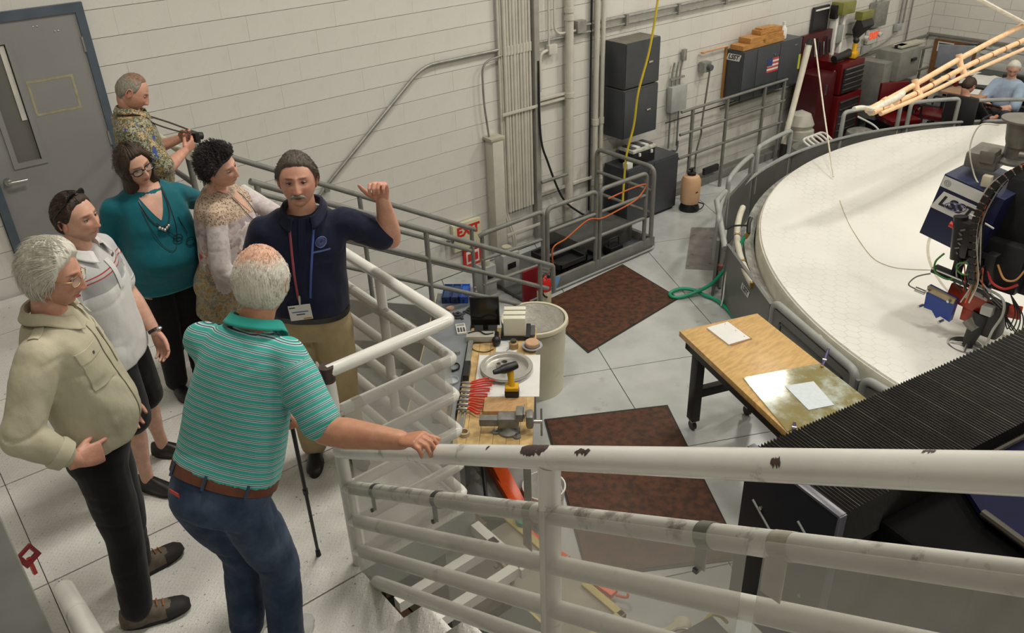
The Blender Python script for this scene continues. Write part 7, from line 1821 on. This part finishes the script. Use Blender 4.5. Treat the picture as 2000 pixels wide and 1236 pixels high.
BROWNL = M('brown_leather', (.115, .032, .012), .45, var=.2, vs=20); BLKL = M('black_leather', (.012, .011, .011), .4); HIKE = M('hiking_suede', (.12, .095, .07), .7, var=.25, vs=25); SOLE = M('dark_rubber', (.015, .014, .013), .7); LACE = M('orange_lace', (.30, .10, .03), .6)
GOLD = M('gold_wire', (.55, .42, .2), .3, .9)

def hipkn(d, hip_c, sdv, hw=.09, aR=None, aL=None, kb=.03, fw=(0, 0, 0)): pass
# ---- 1. the guide in navy polo
P1 = dict(label='man with grey moustache in navy polo and khaki trousers, one hand raised while explaining', face=(-.48, -.86, .12), headup=(.03, 0, 1), skin=SK1, moustache=M('grey_moustache', (.20, .185, .16), .7, bs=60, bst=.6), gaze=(-.1, 1, -.05),
    J=dict(head=(1.50, 3.44, 1.675), neck=(1.515, 3.47, 1.50), shR=(1.34, 3.56, 1.425), shL=(1.66, 3.36, 1.44), elR=(1.27, 3.66, 1.14), wrR=(1.30, 3.54, .93), elL=(1.885, 3.33, 1.29), wrL=(1.83, 3.27, 1.525), hipR=(1.385, 3.56, .93), hipL=(1.56, 3.45, .93), knR=(1.37, 3.56, .50), knL=(1.555, 3.44, .50), anR=(1.41, 3.61, .085), anL=(1.59, 3.50, .085)),
    toeR=(-.5, -.85, 0), toeL=(-.2, -1, 0), handR=dict(D=(.1, -.4, -1), N=(.8, .4, 0), curl=(.5, .5, .5, .6)), handL=dict(D=(-.12, -.05, 1), N=(-.75, -.62, -.1), curl=(.95, 1.0, 1.0, 1.0), thumb=(1.3, .10)),
    hair=dict(kind='short', mat=HG, T=.016, fr=.078, part=1, vol=.0, ns=.003, sl=.030, strands=1400), belly=.045, W=1.04, arm=1.25,
    shirt=dict(mat=NAVYC, sleeve=.80, lo=.125, collar=(NAVYC, .032, .42), sl=1.12, ex=.016, wr=.008), pants=dict(mat=KHAKI, belt=BLKL, w=1.10, top=.14, ex=.012), shoe=(BLKL, SOLE))
person(P1)
pt = P1['_patch']; f1, u1, s1 = P1['_fwd'], P1['_up'], P1['_sd']; ch = P1['_hip'] + u1 * .42
pt('placket', NAVYC, ch + u1 * .08, s1, u1, .035, .14)
PBL = M('embroidery_blue', (.10, .14, .34), .7); 
for (r_, nm) in ((.030, 'emblem'),):
    o = ch - s1 * .085 + u1 * .04
    bvn = BVHTree.FromPolygons([worldm(P1['_t']) @ v.co for v in P1['_so'].data.vertices], [tuple(p.vertices) for p in P1['_so'].data.polygons])
    def on1(p): h = bvn.ray_cast(p + f1 * .4, -f1); return (h[0] if h[0] is not None else p) + f1 * .002
    MB().tube([on1(o + s1 * math.cos(a) * .024 + u1 * math.sin(a) * .024) for a in np.linspace(0, 2 * PI, 22)[:-1]], .0028, 6, closed=True).ob('emblem', PBL, P1['_so'])
    MB().tube([on1(o + s1 * math.cos(a) * .011 + u1 * math.sin(a) * .014) for a in np.linspace(0, 2 * PI, 16)[:-1]], .010, 6, closed=True, flat=.3).ob('emblem', M('embroidery_navy', (.05, .07, .18), .7), P1['_so'])
pt('emblem_caption', PBL, ch - s1 * .085 + u1 * .0, s1, u1, .085, .008, th=.001, n=6, m=1)
lan = M('blue_lanyard', (.05, .10, .35), .5); rl = M('red_lanyard', (.28, .05, .07), .6)
for s_, mt_ in ((1, rl), (-1, lan)):
    pts = []
    for k in range(9):
        f = k / 8; p = P1['J']['neck']; o = V(p) + s1 * s_ * (.058 - .030 * f) + u1 * (.0 - .36 * f)
        pts.append(o + f1 * (.09 + .085 * min(1, f * 2.2) + (.02 if f > .5 else 0)))
    MB().tube(pts, .0055, 6, flat=.4).ob('lanyard', mt_, P1['_t'])
bc = V(P1['J']['neck']) + u1 * -.42 + f1 * .215 + s1 * .02; bm4 = frame(bc, -s1, u1)
bd = thing('name_badge', bc); bd.parent = P1['_t']; bd.location = bc - P1['_t'].location
bpy.data.objects.remove(bd)
b0_ = MB().prism([(-.052, -.04), (.052, -.04), (.052, .04), (-.052, .04)], -.001, .001, bm4).ob('name_badge', WSIGN, P1['_t'], 0)
for (x0, x1, y0, y1, mt_) in ((-.038, .038, .002, .007, lan), (-.02, .02, -.012, -.007, INK), (.01, .048, -.036, -.030, OAK), (-.048, -.02, .026, .032, GREYD)): MB().prism([(x0, y0), (x1, y0), (x1, y1), (x0, y1)], .0012, .0018, bm4).ob('badge_print', mt_, b0_, 0)
MB().tube([bc + u1 * .04, bc + u1 * .075, bc + u1 * .09], [.004, .006, .004], 8).ob('badge_clip', STEEL, b0_)

# ---- 2. white-haired man in sand shirt
P2 = dict(label='white-haired man in gold glasses, sand-coloured shirt and black trousers, at far left', face=(.76, -.58, -.16), headup=(.1, 0, 1), skin=SK1, gaze=(0, 1, -.05),
    J=dict(head=(.395, 3.20, 1.665), neck=(.345, 3.215, 1.50), shR=(.25, 3.07, 1.425), shL=(.40, 3.38, 1.43), elR=(.10, 2.98, 1.20), wrR=(.235, 2.93, 1.045), elL=(.44, 3.50, 1.16), wrL=(.50, 3.36, .98), hipR=(.32, 3.08, .93), hipL=(.37, 3.25, .93), knR=(.315, 3.085, .50), knL=(.385, 3.29, .50), anR=(.265, 3.09, .085), anL=(.36, 3.38, .085)),
    toeR=(.95, -.25, 0), toeL=(.98, .12, 0), handR=dict(D=(.80, .12, -.12), N=(.05, .9, -.35), curl=(.35, 1.2, 1.3, 1.3), thumb=(.5, .3)), handL=dict(D=(.1, -.3, -1), N=(0, -1, 0)),
    hair=dict(kind='full', mat=HW, T=.020, fr=.082, part=1, vol=.010, ns=.006, ns2=.003, seed=3, sl=.045, strands=1500), belly=.055, W=1.0,
    shirt=dict(mat=TANC, sleeve=1.72, lo=.06, collar=(TANC, .034, .5), sl=1.18, ex=.020, wr=.011), pants=dict(mat=BLKC, w=1.02, top=.08), shoe=(HIKE, SOLE), laces=LACE, shoek=1.12, toecap=SOLE)
person(P2)
pt = P2['_patch']; f2, u2, s2 = P2['_fwd'], P2['_up'], P2['_sd']; ch = P2['_hip'] + u2 * .40
pt('placket', TANC, ch - u2 * .10, s2, u2, .035, .44, th=.003, m=20)
for s_ in (1, -1): pt('chest_pocket', TANC, ch + s2 * s_ * .10 - u2 * .02, s2, u2, .11, .12, th=.003); pt('pocket_flap', TANC, ch + s2 * s_ * .10 + u2 * .055, s2, u2, .115, .045, th=.006)
pt('shoulder_tab', TANC, V(P2['J']['shR']) + (V(P2['J']['neck']) - V(P2['J']['shR'])) * .35, (V(P2['J']['neck']) - V(P2['J']['shR'])), f2, .13, .035, th=.004, look=V((0, 0, 1)))
pt('pocket_button', GREYD, ch + s2 * .10 + u2 * .05, s2, u2, .010, .010, th=.008, n=2, m=2)
m = MB(); e_, w_ = V(P2['J']['elR']), V(P2['J']['wrR']); d_ = (w_ - e_).normalized(); m.tube([e_.lerp(w_, .60), e_.lerp(w_, .66), e_.lerp(w_, .82)], [.060, .064, .058], 18); m.ob('rolled_cuff', TANC, P2['_so'])
glasses(P2, GOLD, LENS)

# ---- 3. man with the striped polo, seen from behind
P3 = dict(label='white-haired man seen from behind in teal striped polo and jeans, hand on the foreground rail', face=(.62, .74, -.12), headup=(.05, 0, 1), arm=1.3, hs=1.07, skin=SK3, gaze=(0, 1, 0),
    J=dict(head=(.965, 2.68, 1.63), neck=(.885, 2.635, 1.475), shR=(.935, 2.50, 1.405), shL=(.745, 2.765, 1.43), elR=(.955, 2.32, 1.165), wrR=(1.118, 2.06, 1.19), elL=(.87, 2.96, 1.17), wrL=(1.0, 2.86, .93), hipR=(.665, 2.50, .92), hipL=(.56, 2.63, .92), knR=(.74, 2.50, .50), knL=(.655, 2.66, .50), anR=(.70, 2.50, .085), anL=(.60, 2.68, .085)),
    toeR=(.8, .6, 0), toeL=(.75, .7, 0), handR=dict(D=(.25, -.75, .38), N=(.15, -.35, -1), curl=(.55, .60, .62, .66), thumb=(.6, .35)), handL=dict(D=(.2, -.1, -.8), N=(.5, .6, .1), curl=(1.2, 1.2, 1.2, 1.2)),
    hair=dict(kind='full', mat=HW, T=.012, fr=.088, thin=1, vol=.004, ns=.002, ns2=.002, seed=8, sl=.018, strands=1600, sw=.0012), belly=.05, W=1.04,
    shirt=dict(mat=STRIPE, sleeve=.86, lo=.115, collar=(TEALP, .036, .35), sl=1.16, ex=.016, wr=.007), pants=dict(mat=DENIM, belt=BROWNL, w=1.10, top=.13, loops=(20, 25, 30, 35), wr=.010), shoe=(M('white_trainer', (.5, .5, .5), .5), WHT))
person(P3)
rg = P3['_ring']; m = MB()
pR = rg(.0, .016, 40); q = pR[27]; q2 = rg(-.04, .016, 40)[27]
MB().prism([(-.025, -.009), (.025, -.009), (.025, .009), (-.025, .009)], 0, .003, frame(q + (pR[27] - P3['_hip']).normalized() * .006, (pR[28] - pR[26]), (0, 0, 1))).ob('red_tab', M('red_tab', (.5, .03, .02), .5), P3['_pants'], 0)
CANEM = M('cane_black', (.010, .010, .010), .4)
t = thing('walking_cane', (1.065, 2.93, 0), 'slim black walking cane standing on the deck beside the striped-polo man', 'cane')
MB().tube([(1.062, 2.93, .02), (1.045, 2.885, .45), (1.03, 2.845, .86)], [.008, .009, .010], 10).ob('shaft', CANEM, t)
MB().cyl((1.062, 2.93, 0), (1.061, 2.928, .035), .013, .011, 12).ob('rubber_tip', SOLE, t)
MB().cyl((1.046, 2.888, .43), (1.045, 2.885, .46), .0125, n=12).ob('joint_ring', CANEM, t)
MB().tube(bez([(1.03, 2.845, .86), (1.03, 2.84, .885), (1.0, 2.83, .895), (.95, 2.82, .885)]), .012, 10).ob('handle', BLK, t)

# ---- 4. young man in white polo
P4 = dict(label='young brown-haired man in white and grey polo and black shorts, sunglasses on his head', face=(.58, -.76, .03), headup=(-.06, 0, 1), skin=SK2, S=.97, gaze=(.1, 1, .1),
    J=dict(head=(.655, 3.97, 1.575), neck=(.625, 3.985, 1.415), shR=(.52, 3.86, 1.345), shL=(.735, 4.10, 1.35), elR=(.46, 3.88, 1.07), wrR=(.50, 3.92, .84), elL=(.80, 4.10, 1.09), wrL=(.845, 3.97, .89), hipR=(.60, 3.92, .88), hipL=(.70, 4.06, .88), knR=(.615, 3.94, .47), knL=(.735, 4.12, .47), anR=(.60, 3.96, .085), anL=(.765, 4.20, .085)),
    toeR=(.55, -.8, 0), toeL=(.7, -.6, 0), handR=dict(D=(.3, -.1, -1), N=(0, 1, 0)), handL=dict(D=(.1, -.35, -.9), N=(-.6, -.5, 0), curl=(.4, .4, .4, .4)),
    hair=dict(kind='short', mat=HB, T=.012, fr=.084, vol=.003, ns=.002, seed=5), stubble=.15,
    shirt=dict(mat=WPOLO, sleeve=.72, lo=-.12, collar=(clothmat('white_knit', lambda nt, s: (.66, .66, .66), .85, .2), .034, .5), sl=1.15, ex=.018, wr=.008, flare=.05), pants=dict(mat=BLKC, w=1.12, top=.1, len=.46, name='shorts'), shoe=(BLKL, SOLE))
person(P4)
pt = P4['_patch']; f4, u4, s4 = P4['_fwd'], P4['_up'], P4['_sd']; ch = P4['_hip'] + u4 * .42
pt('placket', MATS['white_knit'], ch - u4 * .01, s4, u4, .034, .15, th=.003)
pt('chest_tag', GREYD, ch - s4 * .075 + u4 * .05, s4, u4, .035, .008, th=.002, n=3, m=1)
H4, S4 = P4['_HM'], P4['_HS']; g = MB(); l_ = MB()
for s_ in (-1, 1):
    c = V((s_ * .034, .045, .118)); pts = [c + V((math.cos(a) * .030, math.sin(a) * .020 * .5, math.sin(a) * .022)) for a in np.linspace(0, 2 * PI, 20)[:-1]]; pts = [V((p.x, p.y - .012 * (p.x / .06) ** 2, p.z - .016 * (abs(p.x) / .06) ** 2)) for p in pts]
    l_.rings([[H4 @ (p * S4) for p in pts], [H4 @ ((p + V((0, .003, .004))) * S4) for p in pts]]); g.tube([H4 @ (p * S4) for p in pts], .003, 6, closed=True)
    g.tube([H4 @ (V(p) * S4) for p in ((s_ * .062, .036, .104), (s_ * .084, .0, .070), (s_ * .088, -.04, .03))], .003, 6)
g.tube([H4 @ (V(p) * S4) for p in ((-.008, .05, .122), (.008, .05, .122))], .003, 6)
go = g.ob('sunglasses', BLK, P4['_t']); l_.ob('lens', scr, go, 0)
w4 = V(P4['J']['wrL']); e4 = V(P4['J']['elL']); d4 = (w4 - e4).normalized(); wm = MB(); wm.tube([w4 - d4 * .02, w4 - d4 * .004], .031, 18); wt = wm.ob('wristwatch', BLK, P4['_t']); MB().sph(w4 - d4 * .012 + V((.02, -.02, .012)), (.016, .016, .010), 14, 8).ob('watch_dial', STEEL, wt)

# ---- 5. woman in teal
P5 = dict(label='woman with brown bob and dark glasses in teal top and black trousers, by the door', face=(.22, -.95, -.12), headup=(-.22, 0, 1), skin=SK2, fem=1, S=.97, gaze=(.2, 1, -.1),
    J=dict(head=(1.12, 4.66, 1.53), neck=(1.15, 4.69, 1.385), shR=(.96, 4.70, 1.30), shL=(1.31, 4.69, 1.30), elR=(.90, 4.78, 1.04), wrR=(.98, 4.70, .85), elL=(1.50, 4.84, 1.14), wrL=(1.70, 4.92, 1.10), hipR=(1.08, 4.72, .86), hipL=(1.26, 4.72, .86), knR=(1.07, 4.74, .46), knL=(1.24, 4.74, .46), anR=(1.06, 4.78, .08), anL=(1.23, 4.78, .08)),
    toeR=(0, -1, 0), toeL=(.1, -1, 0), handR=dict(D=(0, -.2, -1), N=(.9, 0, 0)), handL=dict(D=(1, .2, -.1), N=(0, 0, -1)),
    hair=dict(kind='bob', mat=HB, T=.014, vol=.006, ns=.004, seed=2, strands=500, sl=.05), belly=.10, W=1.16,
    shirt=dict(mat=TEALC, sleeve=1.55, lo=-.13, sl=1.0, ex=.014, wr=.007, neckr=.040, flare=.10), pants=dict(mat=BLKC, w=1.08, top=.06), shoe=(BLKL, SOLE))
person(P5)
glasses(P5, M('black_acetate', (.012, .012, .014), .25), LENS, .027, .018, r=.0028)
f5, u5, s5, pt = P5['_fwd'], P5['_up'], P5['_sd'], P5['_patch']
nk5 = V(P5['J']['neck'])
SKP = skinmat('neckline_skin', (.64, .37, .275)); pts = [nk5 + f5 * .075 + u5 * -.015]
def vneck(P, w_, h_, mt_):
    f, u, s, so = P['_fwd'], P['_up'], P['_sd'], P['_so']; n0 = V(P['J']['neck'])
    bv = BVHTree.FromPolygons([worldm(P['_t']) @ v.co for v in so.data.vertices], [tuple(p.vertices) for p in so.data.polygons]); rows = []
    for i in range(9):
        k = i / 8; r = []
        for j in range(9):
            p = n0 + u * (.045 - (h_ + .025) * k) + s * (w_ * (1 - k) ** .8 + .002) * (j / 8 * 2 - 1); hit = bv.ray_cast(p + f * .4, -f); q = hit[0] if hit[0] is not None else p; r.append(q + f * .003)
        rows.append(r)
    m = MB(); m.quadgrid(rows); me = m.mesh('neckline', mt_); setcol(me); put('neckline', me, P['_t'], 60)
vneck(P5, .085, .16, SKP)
def hang(P, mt_, w_, h_, r, nm, up0=.0):
    f, u, s, so = P['_fwd'], P['_up'], P['_sd'], P['_so']; n0 = V(P['J']['neck']); bv = BVHTree.FromPolygons([worldm(P['_t']) @ v.co for v in so.data.vertices], [tuple(p.vertices) for p in so.data.polygons]); pts = []
    for k in range(17):
        a = PI * k / 16; p = n0 + s * math.cos(a) * w_ + u * (up0 - math.sin(a) ** .8 * h_); hit = bv.ray_cast(p + f * .4, -f); q = hit[0] if hit[0] is not None else p; pts.append(q + f * .008)
    return MB().tube(pts, r, 6).ob(nm, mt_, P['_t']), pts
_, pp_ = hang(P5, BLK, .07, .17, .003, 'necklace'); SILV = M('silver', (.6, .6, .58), .25, .9)
for k in range(5): MB().sph(pp_[8] + s5 * (.012 * (k - 2)) - u5 * (.010 * (2 - abs(k - 2))) + f5 * .006, .010, 10, 6).ob('pendant', SILV, P5['_t'])
hang(P5, BLK, .075, .30, .0018, 'glasses_cord')
hc = P5['_hip'] + u5 * .26 - s5 * .02; HMs = None
bv5 = BVHTree.FromPolygons([worldm(P5['_t']) @ v.co for v in P5['_so'].data.vertices], [tuple(p.vertices) for p in P5['_so'].data.polygons])
def on5(p):
    h = bv5.ray_cast(p + f5 * .5, -f5); return (h[0] if h[0] is not None else p) + f5 * .012
g5 = MB()
for s_ in (-1, 1):
    c = hc - s5 * (.06 + .030 * s_); g5.tube([on5(c + s5 * math.cos(a) * .026 + u5 * (math.sin(a) * .018 - .02 * s_)) for a in np.linspace(0, 2 * PI, 16)[:-1]], .0025, 6, closed=True)
    g5.tube([on5(c + s5 * .0 + u5 * .02), on5(c + s5 * (.05 - .03 * s_) + u5 * .12)], .0022, 6)
g5.ob('hanging_glasses', BLK, P5['_t'])
m = MB(); r_ = P5['_ring']; m.rings([r_(-.150, .036, 40), r_(-.120, .034, 40)]); m.ob('shirt_hem', M('light_teal_hem', (.02, .24, .27), .7), P5['_so'])

# ---- 6. woman in leopard print
P6 = dict(label='woman with short spiky dark hair in pinkish leopard-print tunic, between teal woman and guide', face=(.55, -.80, -.06), headup=(-.30, -.05, 1), skin=SK2, fem=1, S=.96, gaze=(.1, 1, 0),
    J=dict(head=(1.475, 4.37, 1.50), neck=(1.455, 4.43, 1.355), shR=(1.36, 4.26, 1.27), shL=(1.56, 4.57, 1.275), elR=(1.31, 4.20, 1.01), wrR=(1.42, 4.12, .84), elL=(1.72, 4.50, 1.16), wrL=(1.80, 4.30, 1.10), hipR=(1.37, 4.40, .84), hipL=(1.47, 4.54, .84), knR=(1.36, 4.42, .45), knL=(1.47, 4.56, .45), anR=(1.34, 4.44, .08), anL=(1.46, 4.58, .08)),
    toeR=(.6, -.8, 0), toeL=(.7, -.7, 0), handR=dict(D=(.1, -.2, -1), N=(0, 1, 0)), handL=dict(D=(.3, -.8, -.1), N=(0, 0, -1)),
    hair=dict(kind='short', mat=HD, T=.028, fr=.066, tmp=.045, vol=.014, ns=.012, ns2=.012, seed=9, spiky=1, sl=.019, strands=1700, sw=.0035), belly=.08, W=1.12,
    shirt=dict(mat=LEOP, sleeve=1.7, lo=-.42, sl=.95, ex=.018, wr=.008, neckr=.040, flare=.06, name='tunic'), pants=dict(mat=BLKC, w=1.0, top=.0), shoe=(BLKL, SOLE),
    prof=[(-.45, .17, .11, .12)] + PROF['f'])
person(P6)
vneck(P6, .07, .15, SKP); _, p6 = hang(P6, BLK, .065, .20, .002, 'necklace')
m = MB(); [m.sph(p6[8] + P6['_sd'] * (.018 * s_) + P6['_fwd'] * .01, (.018, .018, .013), 12, 8) for s_ in (-1, 1)]; m.ob('hanging_sunglasses', BLK, P6['_t'])

# ---- 7. man in the hawaiian shirt with a camera
P7 = dict(label='balding man in patterned hawaiian shirt looking down at a camera, beside the door', face=(.74, -.36, -.48), headup=(.35, 0, 1), skin=SK1, gaze=(0, 1, -.4),
    J=dict(head=(1.52, 5.87, 1.62), neck=(1.485, 5.90, 1.475), shR=(1.41, 5.72, 1.385), shL=(1.47, 6.09, 1.385), elR=(1.555, 5.66, 1.13), wrR=(1.745, 5.80, 1.175), elL=(1.60, 6.12, 1.14), wrL=(1.80, 6.02, 1.20), hipR=(1.46, 5.82, .90), hipL=(1.48, 5.99, .90), knR=(1.47, 5.83, .48), knL=(1.49, 5.99, .48), anR=(1.45, 5.83, .085), anL=(1.47, 6.0, .085)),
    toeR=(1, 0, 0), toeL=(1, .1, 0), handR=dict(D=(.75, .35, .25), N=(0, .75, .3), curl=(.5, .6, .7, .8), thumb=(.4, .6)), handL=dict(D=(.55, -.55, .25), N=(0, -.8, .2), curl=(.5, .6, .7, .8), thumb=(.4, .6)),
    hair=dict(kind='short', mat=HS, T=.008, fr=.096, tmp=.085, thin=1, ns=.002, seed=4, sl=.012, strands=700, sw=.001), belly=.05,
    shirt=dict(mat=ALOHA, sleeve=.9, lo=-.10, collar=(ALOHA, .03, .5), sl=1.2, ex=.022, wr=.009), pants=dict(mat=BLKC, w=1.05), shoe=(BLKL, SOLE))
person(P7)
t = thing('compact_camera', (1.87, 5.9, 1.19), 'small black camera held in both hands by the man in the hawaiian shirt', 'camera')
MB().box((1.865, 5.915, 1.225), (.035, .115, .075), .15, .008).ob('camera_body', BLK, t)
MB().cyl((1.88, 5.915, 1.225), (1.925, 5.92, 1.215), .028, .026, 18).ob('lens', BLKM, t)
MB().box((1.846, 5.915, 1.225), (.002, .075, .05), .15).ob('rear_screen', scr, t, 0)
MB().tube(bez([(1.86, 5.97, 1.26), (1.75, 6.0, 1.33), (1.60, 5.97, 1.42), (1.50, 5.95, 1.475), (1.45, 5.90, 1.49), (1.50, 5.84, 1.47), (1.62, 5.82, 1.38), (1.76, 5.83, 1.30), (1.86, 5.87, 1.26)]), .013, 6, flat=.4).ob('neck_strap', BLK, t)

# ---- 8, 9. two seated men in the far corner
chA = chair(13.45, 4.95, math.radians(98), 'black office chair under the man in light blue', BLKM)
chB = chair(12.35, 5.05, math.radians(-90), 'black office chair under the man in black', BLKM)
P8 = dict(label='seated grey-haired man in light blue shirt holding a dark notebook, far right', face=(-.85, -.30, -.45), skin=SK2, far=1, z0=FZ,
    J=dict(head=(13.35, 4.96, -.165), neck=(13.38, 4.97, -.33), shR=(13.37, 5.14, -.41), shL=(13.30, 4.77, -.41), elR=(13.18, 5.22, -.64), wrR=(13.02, 5.02, -.66), elL=(13.10, 4.72, -.64), wrL=(13.0, 4.88, -.66), hipR=(13.42, 5.04, -.80), hipL=(13.40, 4.86, -.80), knR=(12.98, 5.04, -.76), knL=(12.98, 4.78, -.74), anR=(13.0, 5.05, -1.18), anL=(12.80, 4.70, -.98)),
    toeR=(-1, 0, 0), toeL=(-1, -.2, .0), handR=dict(D=(-.8, -.4, .1), N=(0, 0, 1)), handL=dict(D=(-.6, .5, .1), N=(0, 0, 1)),
    hair=dict(kind='short', mat=HW, T=.014, fr=.08, ns=.002), belly=.04, shirt=dict(mat=LBLUE, sleeve=.95, lo=.0, sl=1.2, ex=.018), pants=dict(mat=M('charcoal_trouser', (.03, .032, .036), .8), w=1.0, top=.1), shoe=(BLKL, SOLE))
person(P8)
tag(MB().box((12.93, 4.95, -.63), (.16, .22, .02), .1, .003, rot=Matrix.Rotation(.4, 3, 'Y')).ob('notebook', BLK), 'dark notebook in the hands of the seated man in light blue', 'notebook')
P9 = dict(label='seated brown-haired man in black with forearms stretched forward, left of the man in blue', face=(.80, -.15, -.50), skin=SK1, far=1, z0=FZ,
    J=dict(head=(12.42, 5.14, -.27), neck=(12.38, 5.14, -.42), shR=(12.36, 4.96, -.50), shL=(12.44, 5.32, -.50), elR=(12.52, 4.86, -.72), wrR=(12.75, 4.82, -.74), elL=(12.62, 5.30, -.72), wrL=(12.82, 5.14, -.72), hipR=(12.30, 5.0, -.80), hipL=(12.36, 5.18, -.80), knR=(12.72, 4.92, -.77), knL=(12.76, 5.20, -.77), anR=(12.72, 4.92, -1.18), anL=(12.76, 5.2, -1.18)),
    toeR=(1, 0, 0), toeL=(1, .1, 0), handR=dict(D=(1, .1, .0), N=(0, 1, 0)), handL=dict(D=(1, -.3, 0), N=(0, 1, 0)),
    hair=dict(kind='short', mat=HB, T=.012, fr=.085, ns=.002), belly=.04, shirt=dict(mat=BLKC, sleeve=.95, lo=.0, sl=1.2, ex=.018), pants=dict(mat=BLKC, w=1.0, top=.1), shoe=(BLKL, SOLE))
person(P9)
